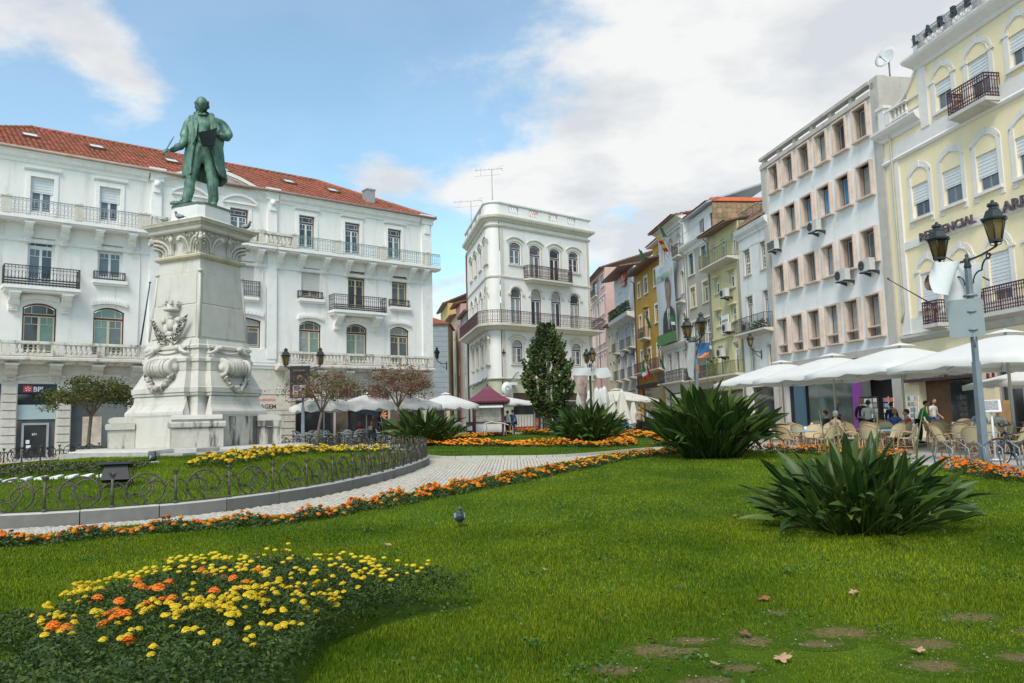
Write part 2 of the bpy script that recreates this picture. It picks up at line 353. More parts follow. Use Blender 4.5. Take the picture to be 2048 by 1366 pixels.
def balustrade(parent, x0, x1, y, z, h, mt, piers=(), pitch=.3, name='balustrade', rail=.16, thick=.26, bal_r=.085, gaps=()):
    """stone rail with piers; each baluster its own sub-part"""
    b = MB(); b.sweep([(x0, y), (x1, y)], [(thick / 2, z), (thick / 2, z + .1), (-thick / 2, z + .1), (-thick / 2, z)]); b.box(x0, x1, y - thick / 2 - .04, y + thick / 2 + .04, z + h - rail, z + h - .05); b.box(x0 + .002, x1 - .002, y - thick / 2 - .015, y + thick / 2 + .015, z + h - .05, z + h)
    for (a, c) in piers: b.box(a, c, y - thick / 2 - .02, y + thick / 2 + .02, z + .003, z + h - .052)
    o = b.build(name, mt, parent)
    bh = h - rail - .1; me = baluster(bh, bal_r).mesh('baluster', mt)
    n = max(1, round((x1 - x0) / pitch))
    for k in range(n):
        x = x0 + (k + .5) * (x1 - x0) / n
        if any(a - bal_r < x < c + bal_r for (a, c) in piers): continue
        obj('baluster', me, o, (x, y, z + .1))
    return o
def corbel_mesh(w, d, h, mt, name='corbel'):
    b = MB(); prof = [(0, 0), (-.12 * d, 0), (-.2 * d, h * .12), (-.28 * d, h * .35), (-.5 * d, h * .55), (-.85 * d, h * .68), (-.95 * d, h * .78), (-d, h * .82), (-d, h), (0, h)]
    b.prism(prof, -w / 2, w / 2, ax='x'); b.prism([(-.3 * d, h * .33), (-.34 * d, h * .33), (-.56 * d, h * .54), (-.52 * d, h * .6)], -w / 2 - .03, w / 2 + .03, ax='x')
    b.box(-w / 2 - .05, w / 2 + .05, -d - .04, 0, h - .1, h + .0)
    for k in range(4): b.box(-w * .32, w * .32, -.3 * d - .03, -.1 * d, h * (.05 + .075 * k), h * (.09 + .075 * k))
    return b.mesh(name, mt)
class Bld:
    def __init__(s, name, label, p, th, cat='building'):
        s.e = T(name, label, cat, (p[0], p[1], 0), radians(th)); t = radians(th); dx, dy = -p[0], -p[1]
        s.c = Vector((dx * cos(t) + dy * sin(t), -dx * sin(t) + dy * cos(t), 1.6)); s.p = p; s.th = t
    def off(s, u, z, o):
        """where a point seen against the facade plane really stands when it is o metres proud of it"""
        a = Vector((u, 0, z)); q = s.c + (a - s.c) * ((-o - s.c.y) / (-s.c.y)); return q.x, q.z
    def world(s, x, y, z=0): return Vector((s.p[0] + x * cos(s.th) - y * sin(s.th), s.p[1] + x * sin(s.th) + y * cos(s.th), z))
TILE = {}
def tile_roof(parent, O, U, V, lu, lv, mt, tw=.26, tl=.38, inside=None, name='roof_tiles', th=.05):
    """courses of barrel tiles on a slope: O eave corner, U along the eave, V up the slope (unit vectors)"""
    O, U, V = Vector(O), Vector(U).normalized(), Vector(V).normalized(); Nn = U.cross(V).normalized(); nu, nv = int(lu / tw), int(lv / tl); vs = []; fs = []
    for j in range(nv):
        for i in range(nu):
            uc, vc = (i + .5) * tw, (j + .5) * tl
            if inside and not inside(uc, vc): continue
            o = len(vs); jx = random.uniform(-.012, .012); lift = random.uniform(0, .012)
            for (vv, hh, ww) in ((0, .035 + lift, .52), (tl * 1.08, .0, .46)):
                for (q, ht) in ((-1, 0), (-.55, .8), (0, 1), (.55, .8), (1, 0)):
                    vs.append(O + U * (uc + jx + q * tw * ww) + V * (j * tl + vv) + Nn * (hh + ht * th))
            fs += [(o + k, o + k + 1, o + k + 6, o + k + 5) for k in range(4)] + [(o, o + 1, o + 2, o + 3, o + 4)]
    b = MB(); b.add(vs, fs); r = b.build(name, mt, parent); tag(r, kind='stuff'); return r

# colours of the place
WHITE = mat('frame_white', (.72, .73, .72), .55, .05); mat('frame_red', (.10, .022, .02), .5, .2); mat('frame_cream', (.62, .55, .36), .55, .08); mat('frame_brown', (.16, .075, .03), .55, .2); mat('frame_maroon', (.085, .018, .022), .5, .2)
mat('frame_alu', (.45, .46, .46), .4, .1, metal=.4); mat('frame_blue', (.03, .16, .28), .5, .2)
glassm('glass_dark', (.035, .04, .045)); glassm('glass_mid', (.10, .115, .125)); glassm('glass_pale', (.27, .30, .30), .12); glassm('glass_curtain', (.38, .38, .35), .2, .2, 3); glassm('glass_blue', (.02, .22, .45), .2); glassm('glass_green', (.16, .25, .22), .12)
mat('shutter_white', (.66, .67, .68), .6, .05); mat('shutter_cream', (.62, .60, .55), .6, .05); mat('shutter_brown', (.12, .07, .06), .6, .1)
STUCCO_L = mat('stucco_grey_white', (.775, .755, .72), .85, .05, 1.2, .15, grime=.5, gcol=(.44, .42, .375), gscale=(2.0, 2.0, .16)); TRIM_L = mat('trim_white', (.79, .775, .745), .75, .06, 3, .1, grime=.25, gcol=(.38, .36, .30), gscale=(2, 2, .6))
STONE_B = mat('balustrade_stone', (.64, .60, .52), .85, .15, 5, .3, grime=.75, gcol=(.13, .12, .10), gscale=(3, 3, 1.4), glo=.5, ghi=.68); STONE_P = mat('pier_stone', (.60, .56, .49), .85, .1, 4, .2, grime=.3, gcol=(.3, .27, .22))
IRON = mat('wrought_iron', (.035, .038, .042), .5, .3); IRON_G = mat('iron_verdigris', (.22, .33, .32), .6, .3); IRON_M = mat('iron_maroon', (.07, .025, .03), .5, .3); IRON_W = mat('iron_grey', (.30, .32, .33), .6, .2)
TILE_R = mat('clay_tiles', (.345, .118, .066), .8, .18, 1.3, isl=.30, grime=.35, gcol=(.15, .07, .045), gscale=(.5, .5, .5)); TILE_O = mat('old_tiles', (.33, .20, .12), .85, .3, 2, isl=.3, grime=.5, gcol=(.12, .11, .08), gscale=(1, 1, 1)); TILE_B = mat('orange_tiles', (.62, .16, .06), .8, .15, 2, isl=.2)
ZINC = mat('zinc', (.33, .34, .35), .5, .1, 2, metal=.3); DARK = mat('dark_interior', (.018, .017, .016), .8, .3, 1); NAVY = mat('sign_navy', (.018, .022, .06), .35, .1); LETW = mat('letter_white', (.8, .8, .8), .5, .02); RED = mat('sign_red', (.62, .05, .03), .4, .05)

# ------------------------------------------------------------------ the long white building on the left
def build_left():
    B = Bld('bank_building', 'long white four-storey building with red tiled roof and a bank on its ground floor', (-5.555, 54.0), 39.07); e = B.e
    x0 = -29.5; holes4 = [(c - w / 2, c + w / 2, zb, zt) for (c, w, zb, zt) in
        ((-26.9, 1.04, 12.95, 14.8), (-23.72, 1.04, 12.95, 14.8), (-20.55, 1.02, 12.95, 14.82), (-16.4, 1.1, 12.95, 14.75), (-13.55, 1.1, 12.95, 14.75), (-9.27, 1.05, 12.88, 14.95), (-6.1, 1.07, 12.88, 14.95), (-2.92, 1.06, 12.88, 14.96))]
    l3 = [(-26.8, 1.2, 9.9, 11.62), (-23.65, 1.2, 9.3, 11.62), (-20.45, 1.22, 9.86, 11.66), (-16.4, 1.9, 9.6, 11.62), (-13.55, 1.9, 9.6, 11.62), (-9.0, 1.25, 9.8, 11.63), (-5.82, 1.24, 9.3, 11.74), (-2.57, 1.2, 9.75, 11.73)]
    l2 = [(-26.8, 1.5), (-23.62, 1.5), (-20.43, 1.5), (-16.4, 2.76), (-13.55, 2.76), (-9.03, 1.48), (-5.81, 1.5), (-2.6, 1.48)]
    h3 = [(c - w / 2, c + w / 2, zb, zt) for (c, w, zb, zt) in l3]; h2 = [(c - w / 2, c + w / 2, 5.75 if w < 2 else 6.45, 8.27, .26 if w < 2 else .2) for (c, w) in l2]
    shop = [(-28.9, -26.4), (-25.75, -25.13), (-24.43, -22.74), (-22.07, -19.4), (-18.7, -17.0), (-16.4, -13.6), (-9.95, -7.32), (-6.5, -3.4), (-2.8, -.75)]
    hs = [(a, b, .1, 4.16 if b < -12 else 3.3) for (a, b) in shop]
    b = MB(); wall(b, x0, 0, 5.55, 15.75, holes4 + h3 + h2); b.quad((0, 0, 0), (0, 14, 0), (0, 14, 15.75), (0, 0, 15.75)); b.quad((x0, 14, 0), (x0, 0, 0), (x0, 0, 15.75), (x0, 14, 15.75))
    b.build('wall', STUCCO_L, e)
    b = MB(); wall(b, x0, 0, 0, 5.55, hs, depth=.45); b.build('ground_floor_wall', STONE_P, e)
    b = MB(); b.quad((x0, .6, 0), (0, .6, 0), (0, .6, 4.4), (x0, .6, 4.4)); b.build('shop_interior', DARK, e)
    # trim: pilasters, cornices, mouldings
    b = MB()
    for (a, c) in ((-18.5, -17.95), (-11.85, -11.26)):
        b.box(a, c, -.14, 0, 5.8, 15.7); b.box(a - .08, c + .08, -.22, -.002, 15.55, 15.95); b.box(a - .16, c + .16, -.34, .3, 15.95, 16.28); b.lathe([(.0, 0), (.16, .02), (.16, .34), (0, .36)], ((a + c) / 2, -.2, 15.2), 8); b.box(a + .1, c - .1, -.24, -.14, 14.9, 15.55)
    b.box(-.8, .0, -.12, 0, 5.8, 15.7); b.box(-.88, .1, -.24, .3, 15.62, 15.95); b.box(-.95, .16, -.34, .35, 15.95, 16.28); b.box(-.62, -.2, -.2, -.12, 14.95, 15.62)
    for (a, c) in ((x0, -18.66), (-11.1, -.96)): b.sweep([(a, 0), (c, 0)], [(.0, 15.45), (.06, 15.47), (.08, 15.62), (.2, 15.72), (.24, 15.9), (.36, 15.96), (.36, 16.04), (0, 16.06)])
    # curved gable over the middle bay
    n = 18
    for k in range(n):
        t0, t1 = k / n, (k + 1) / n; f = lambda t: (-18.3 + 6.75 * t, 15.7 + .95 * sin(pi * t) ** 1.4)
        (xa, za), (xb, zb) = f(t0), f(t1)
        b.prism([(xa, 15.45), (xb, 15.45), (xb, zb), (xa, za)], -.04, .3); b.prism([(xa, za), (xb, zb), (xb, zb + .2), (xa, za + .2)], -.26, .34); b.prism([(xa, za - .12), (xb, zb - .12), (xb, zb - .004), (xa, za - .004)], -.14, -.03)
    for (a, c) in ((x0, -18.5), (-17.95, -11.85), (-11.26, -.8)): b.sweep([(a, 0), (c, 0)], [(0, 11.32), (.07, 11.36), (.1, 11.44), (.04, 11.5), (0, 11.56)])
    for h in holes4:
        a, c, d = h[0], h[1], h[3]
        for (p, q) in ((a - .2, a - .003), (c + .003, c + .2)): b.box(p, q, -.05, .02, 12.85, d + .25)
        b.box(a - .003, c + .003, -.05, .02, d + .003, d + .25)
        if -18 < a < -11:
            strip_arch(b, c - a + .9, .62, .4, .14, -.2, .01, 0, d + .25, (a + c) / 2); b.box(a - .45, c + .45, -.16, .01, d + .26, d + .38)
        else: b.sweep([(a - .32, 0), (c + .32, 0)], [(.0, d + .3), (.1, d + .33), (.16, d + .4), (.16, d + .45), (0, d + .47)])
    for h in h2:
        a, c = h[0], h[1]; strip_arch(b, c - a + .2, .3, .14, .24, -.13, .01, 0, 8.4, (a + c) / 2)
        for k in range(12): b.box(a - .06 + (c - a + .12) * k / 12, a - .02 + (c - a + .12) * k / 12, -.16, -.12, 8.42 + .1 * sin(pi * (k + .5) / 12), 8.54 + .1 * sin(pi * (k + .5) / 12))
    for h in h3:
        a, c = h[0], h[1]
        if h[2] > 9.4: b.box(a - .22, c + .22, -.24, .12, h[2] - .32, h[2] - .14); b.box(a - .16, c + .16, -.18, .1, h[2] - .42, h[2] - .32)
    b.sweep([(x0, 0), (0, 0), (0, 6)], [(0, 5.2), (.06, 5.22), (.06, 5.34), (.14, 5.4), (.14, 5.5), (0, 5.54)])
    b.build('trim', TRIM_L, e)
    # balconies of the upper floors: continuous slab with piers and iron panels, on corbels
    ux0, z12 = B.off(-11.26, 12.62, .75)
    def upper(xa, xb, piers, railm, stone):
        s = MB(); s.sweep([(xa, 0), (xb, 0)], [(0, 12.28), (.62, 12.3), (.66, 12.36), (.78, 12.4), (.78, 12.56), (0, 12.6)]); o = s.build('balcony_slab', TRIM_L, e)
        for (p, q) in piers:
            c = MB(); c.box(p, q, -.74, -.48, 12.6, 13.4); c.box(p - .04, q + .04, -.78, -.44, 13.4, 13.48); c.lathe([(.15, 0), (.13, .06), (0, .1)], ((p + q) / 2, -.61, 13.48), 8); c.build('balcony_pier', STONE_P, e)
        xs = [xa + .1] + [v for pq in piers for v in pq] + [xb]; r = MB()
        for i in range(0, len(xs) - 1, 2):
            if xs[i + 1] - xs[i] > .5 and (i not in stone): iron_rail(r, [(xs[i], -.62), (xs[i + 1], -.62)], 12.62, .82, .17, 'lace')
        r.build('iron_railing', railm, e)
    P = lambda u: B.off(u, 13, .62)[0]
    upper(x0, P(-18.45), [(P(-25.42), P(-25.05)), (P(-22.18), P(-21.83)), (P(-19.08), P(-18.51))], IRON_W, ())
    upper(P(-11.2), .35, [(P(-12.4), P(-12.0)), (P(-10.28), P(-9.98)), (P(-7.31), P(-6.95)), (P(-4.07), P(-3.65)), (P(-.48), P(-.2))], IRON_G, (0, 2))
    s = MB(); s.sweep([(P(-18.4), 0), (P(-11.25), 0)], [(0, 12.28), (.62, 12.3), (.66, 12.36), (.78, 12.4), (.78, 12.56), (0, 12.6)]); s.build('balcony_slab', TRIM_L, e)
    balustrade(e, P(-18.4), P(-10.3), -.62, 12.6, .82, STONE_B, [(P(-18.4), P(-18)), (P(-16.6), P(-16.2)), (P(-14.4), P(-14.1)), (P(-12.4), P(-12.0))], .26)
    cm = corbel_mesh(.34, .66, 1.0, TRIM_L)
    for u in (-29, -27.5, -26, -24.39, -22.75, -21.15, -19.53, -17.7, -16, -14.3, -12.37, -11.09, -9.68, -8.05, -6.48, -4.81, -3.25, -1.63, -.6):
        obj('corbel', cm, e, (B.off(u + .17, 12, .5)[0], 0, 11.3))
    # windows
    rn = ('frame_white', 'frame_white', ['glass_mid', 'glass_dark', 'glass_mid']); rr = ('frame_red', 'frame_white', ['glass_dark', 'glass_mid']); rc = ('frame_maroon', 'frame_cream', ['glass_mid', 'glass_green', 'glass_dark', 'glass_pale']); rb = ('frame_brown', 'frame_cream', ['glass_dark', 'glass_mid'])
    for h in holes4:
        left = h[0] < -18; window(e, (h[0] + h[1]) / 2, h[2], h[1] - h[0], h[3] - h[2], 0, 'L', rn if left else rr, .22, shut=(.44 if h[0] < -21 else .24) if left else 0)
    for i, h in enumerate(h3):
        sh = {3: .95, 4: .95, 5: .78}.get(i, 0)
        window(e, (h[0] + h[1]) / 2, h[2], h[1] - h[0], h[3] - h[2], 0, 'L', rn if i < 5 else rb, .2, shut=sh, shm='shutter_cream')
    for i, h in enumerate(h2): window(e, (h[0] + h[1]) / 2, h[2], h[1] - h[0], h[3] - h[2], h[4], 'L', rc, .24 if h[2] < 6 else .3)
    # third-floor iron balconies and window guards
    for (ul, ur, door) in ((-25.2, -21.86, 1), (-7.36, -3.58, 1)):
        xa, za = B.off(ul, 9.1, .8); xb, _ = B.off(ur, 9.1, .8)
        if ul < -20: xb = B.off(ur, 9.1, .8)[0]
        s = MB(); s.box(xa - .05, xb + .05, -.82, 0, 8.85, 9.0); s.box(xa + .03, xb - .03, -.7, 0, 8.72, 8.85); s.build('balcony_slab', TRIM_L, e)
        r = MB(); iron_rail(r, [(xa, 0), (xa, -.76), (xb, -.76), (xb, 0)], 9.0, 1.0, .15, 'scroll')
        for k in range(3): r.box(xa, xb, -.765, -.755, 9.06 + .12 * k, 9.13 + .12 * k)
        r.build('iron_railing', IRON, e)
        bk = corbel_mesh(.42, .7, .95, TRIM_L, 'bracket')
        for u in (xa + .5, xb - .5): obj('bracket', bk, e, (u, 0, 7.78))
    for (c, w, z) in ((-20.45, 1.5, 9.7), (-9.0, 1.6, 9.64), (-2.57, 1.5, 9.62), (-13.2, 1.9, 9.4), (-26.8, 1.5, 9.7)):
        c = B.off(c, z, .2)[0]; r = MB(); iron_rail(r, [(c - w / 2, -.05), (c - w / 2, -.2), (c + w / 2, -.2), (c + w / 2, -.05)], z, .46 if c > -13 or c < -19 else 1.0, .12, 'scroll'); r.build('iron_railing', IRON, e)
    # stone balustrade of the first floor on its slab
    for (ua, ub, piers) in ((-29.4, -18.5, (-28.9, -26.3, -23.3, -21.0, -18.7)), (-10.95, -.02, (-10.7, -8.05, -4.6, -2.0, -.4))):
        xa, xb = B.off(ua, 6, .75)[0], min(B.off(ub, 6, .75)[0], .3)
        s = MB(); s.sweep([(xa - .1, 0), (xb, 0)], [(0, 5.12), (.5, 5.14), (.58, 5.22), (.82, 5.28), (.88, 5.32), (.88, 5.42), (0, 5.5)]); s.build('balcony_slab', STONE_B, e)
        balustrade(e, xa, xb, -.72, 5.5, .74, STONE_B, [(p - .17, p + .17) for p in [xa + .17 + (xb - xa - .34) * k / 5 for k in range(6)]], .235, rail=.14)
        cb = corbel_mesh(.5, .7, .85, STONE_P)
        for k in range(6): obj('corbel', cb, e, (xa + .8 + (xb - xa - 1.2) * k / 5, 0, 4.3))
    # shallow arches over the shops
    for i, (a, c) in enumerate(((-24.9, -21.8), (-21.7, -18.9), (-9.95, -7), (-6.9, -3.6))): b = MB(); strip_arch(b, c - a, .42, .3, .12, -.1, 0, 0, 4.28, (a + c) / 2); b.build('shop_arch', STONE_P, e)
    for (a, c) in shop: b = MB(); b.box(a - .05, c + .05, -.06, 0, hs[0][3] + .02 if c < -12 else 3.32, (hs[0][3] if c < -12 else 3.3) + .14); b.build('lintel', STONE_P, e)
    # rusticated piers, each course its own stone
    pm = {}
    for (a, c) in ((-26.35, -25.8), (-25.1, -24.46), (-22.71, -22.1), (-19.36, -18.74), (-16.95, -16.45), (-13.55, -10.02)):
        w = round(c - a, 2)
        if w not in pm: q = MB(); q.prism([(-w / 2, 0), (w / 2, 0), (w / 2, .37), (-w / 2, .37)], -.09, 0); q.prism([(-w / 2 + .03, .02), (w / 2 - .03, .02), (w / 2 - .03, .35), (-w / 2 + .03, .35)], -.115, -.09); pm[w] = q.mesh('pier_stone', STONE_P)
        for k in range(9): obj('pier_stone', pm[w], e, ((a + c) / 2, 0, .42 + .405 * k))
    # bank signs and glazing
    sg = MB(); sg.box(-24.42, -22.75, .02, .1, 3.69, 4.14); s1 = sg.build('bank_sign', NAVY, e)
    q = MB(); q.box(-24.2, -23.82, .005, .02, 3.76, 4.07); q.build('emblem', RED, s1)
    q = MB()
    for k in range(5):
        an = 2 * pi * k / 5 + .3; q.prism([(-24.01 + .02 * cos(an), 3.915 + .02 * sin(an)), (-24.01 + .13 * cos(an - .28), 3.915 + .12 * sin(an - .28)), (-24.01 + .13 * cos(an + .28), 3.915 + .12 * sin(an + .28))], -.002, .005)
    q.build('emblem_mark', LETW, s1)
    text('lettering', 'BPI', .34, LETW, s1, (-23.78, .015, 3.79), ext=.008, bold=.006)
    sg = MB(); sg.box(-22.05, -19.42, .02, .1, 3.69, 4.14); s2 = sg.build('bank_sign', NAVY, e); q = MB(); q.box(-20.95, -20.6, .005, .02, 3.76, 4.07); q.build('emblem', RED, s2); text('lettering', 'BPI', .34, LETW, s2, (-20.55, .015, 3.79), ext=.008, bold=.006)
    sg = MB(); sg.box(-25.74, -25.14, .02, .1, 3.69, 4.14); sg.build('bank_sign', NAVY, e)
    def pane(x0, x1, z0, z1, mt, y=.2, nm='shop_window'):
        q = MB(); q.box(x0, x1, y, y + .03, z0, z1); return q.build(nm, MATS[mt], e)
    pane(-24.42, -22.75, 3.15, 3.66, 'glass_dark'); fb = MB(); fb.box(-24.42, -22.75, .14, .2, 2.4, 3.13); fb.build('fascia_panel', mat('panel_pale_blue', (.42, .52, .53), .4, .06), e)
    pane(-24.4, -22.76, .3, 2.36, 'glass_mid', .24); d = MB()
    for (a, c) in ((-24.2, -24.1), (-23.12, -23.02)): d.box(a, c, .1, .2, .42, 2.12)
    d.box(-24.2, -23.02, .1, .2, 2.12, 2.22); d.box(-24.2, -23.02, .1, .2, .38, .46); dd = d.build('door', MATS['frame_alu'], e); q = MB(); q.box(-24.1, -23.12, .15, .17, .46, 2.12); q.build('pane', MATS['glass_dark'], dd); text('lettering', 'BPI', .16, LETW, dd, (-23.75, .14, 1.6), ext=.004)
    q = MB(); q.box(-24.0, -23.84, .135, .14, 1.2, 1.38); q.box(-23.98, -23.78, .135, .14, .98, 1.12); q.build('sticker', LETW, dd)
    pane(-22.05, -19.42, .3, 3.6, 'glass_mid', .24); q = MB(); q.box(-21.5, -20.6, .2, .23, 1.0, 2.5); q.build('poster', mat('poster_cream', (.55, .45, .36), .5, .4, 1.5), e)
    for (a, c) in shop[4:]: pane(a, c, .3, 3.28, 'glass_dark', .3)
    pane(-28.9, -26.4, .3, 3.6, 'glass_mid', .24)
    for (a, c) in ((-7.32, -6.5), (-3.4, -2.8)): q = MB(); q.box(a, c, -.06, 0, .3, 3.3); q.build('pier', mat('pier_brown', (.16, .12, .09), .7, .3, 3), e)
    text('lettering', 'Montanha', .95, mat('letter_brown', (.12, .06, .05), .5, .2), e, (-7.15, -.12, 3.5), ext=.03, sx=.95, bold=.012)
    q = MB(); q.box(-13.4, -10.3, -.14, -.1, 2.75, 3.6); s3 = q.build('garage_sign', mat('sign_cream', (.62, .55, .46), .6, .1), e); LB = mat('letter_dark', (.10, .07, .06), .5, .1)
    text('lettering', 'GARAGEM', .36, LB, s3, (-12.95, -.145, 2.83), ext=.004, bold=.008); text('lettering', 'DA GUINVERSA', .2, RED, s3, (-12.7, -.145, 3.28), ext=.004)
    # roof
    rz0 = 16.1; ey = -.32; ry = 5.6; rz = 19.25; xl = B.off(-24.3, 17.5, -ry)[0]; xr = B.off(-8.63, 17.68, -ry)[0]
    b = MB(); A, Bq, R0, R1 = (x0, ey, rz0), (.25, ey, rz0), (xl, ry, rz), (xr, ry, rz); Cc, Dd = (.25, 14.3, rz0), (x0, 14.3, rz0)
    b.add([A, Bq, R1, R0, Cc, Dd], [(0, 1, 2, 3), (1, 4, 2), (4, 5, 3, 2), (5, 0, 3)]); b.box(x0, .25, ey, 14.3, rz0 - .05, rz0 - .004); b.build('roof', mat('roof_underlay', (.28, .1, .06), .85, .2), e)
    V = Vector((0, ry - ey, rz - rz0)); lv = V.length
    tile_roof(e, (x0, ey, rz0), (1, 0, 0), V, .25 - x0, lv, TILE_R, .26, .36, inside=lambda u, v: u + x0 < .25 + (xr - .25) * v / lv and u + x0 > x0 + (xl - x0) * v / lv)
    b = MB()
    for (p, q) in ((R0, R1), (R1, Bq), (R1, Cc), (R0, A)):
        p, q = Vector(p), Vector(q); n = int((q - p).length / .4)
        for k in range(n): b.tube([p + (q - p) * (k / n) + Vector((0, 0, .05)), p + (q - p) * ((k + 1.1) / n) + Vector((0, 0, .03))], [.13, .11], 6)
    tag(b.build('ridge_tiles', TILE_R, e), kind='stuff')
    # small gable peak on the ridge, gutter
    b = MB(); b.tube([(x0, ey - .06, rz0 - .02), (.25, ey - .06, rz0 - .02)], .09, 6); b.build('gutter', mat('gutter', (.33, .25, .2), .6, .2), e)
    Vn = V.normalized(); Nn = Vector((1, 0, 0)).cross(Vn)
    for (u, z) in ((-24.35, 16.8), (-21.3, 16.83), (-17.45, 16.8), (-10.5, 16.83), (-7.55, 16.78), (-14.6, 16.83)):
        # slope point seen through the facade plane point (u,z)
        a = Vector((u, 0, z)); d = a - B.c; Pn = Vector((0, ey, rz0)); t = (Pn - B.c).dot(Nn) / d.dot(Nn); p = B.c + d * t
        f = MB(); M4 = Matrix((Vector((1, 0, 0)), Vn, Nn)).transposed().to_4x4(); M4.translation = p + Nn * .06; f.M = M4
        for (xa, xb, ya, yb) in ((-.42, -.34, -.5, .5), (.34, .42, -.5, .5), (-.34, .34, -.5, -.42), (-.34, .34, .42, .5)): f.box(xa, xb, ya, yb, 0, .14)
        w = f.build('roof_window', MATS['frame_brown'], e); f = MB(); f.M = M4; f.box(-.34, .34, -.42, .42, .05, .11); f.build('pane', glassm('glass_sky', (.75, .78, .8), .15, .05), w)
    c = B.off(-4.8, 16.6, -1.2)[0]; q = MB(); q.box(c - .3, c + .3, 1.0, 1.7, 16.4, 17.75); q.box(c - .34, c + .34, .96, 1.74, 17.75, 17.85); q.build('chimney', ZINC, e)
    # flag pole leaning from the balcony, drain pipes
    fx = B.off(-18.85, 6.4, .72)[0]; q = MB(); q.tube([(fx, -.72, 6.25), (fx + .25, -1.35, 9.55)], [.045, .03], 6); q.blob((fx + .25, -1.35, 9.57), .06); q.build('flagpole', mat('pole_navy', (.03, .03, .07), .5), e)
    q = MB(); q.tube([(-12.1, -.05, 11.2), (-12.1, -.05, 10.6), (-11.92, -.05, 10.1), (-11.92, -.05, 6.0)], .04, 5); q.tube([(-19.0, -.05, 12.2), (-19.0, -.05, 5.6)], .02, 4); q.build('drain_pipe', WHITE, e)
    q = MB(); q.box(-18.4, -11.3, -.1, -.002, 5.56, 6.4); q.build('sill_panel', TRIM_L, e)
    return B
BANK = build_left()
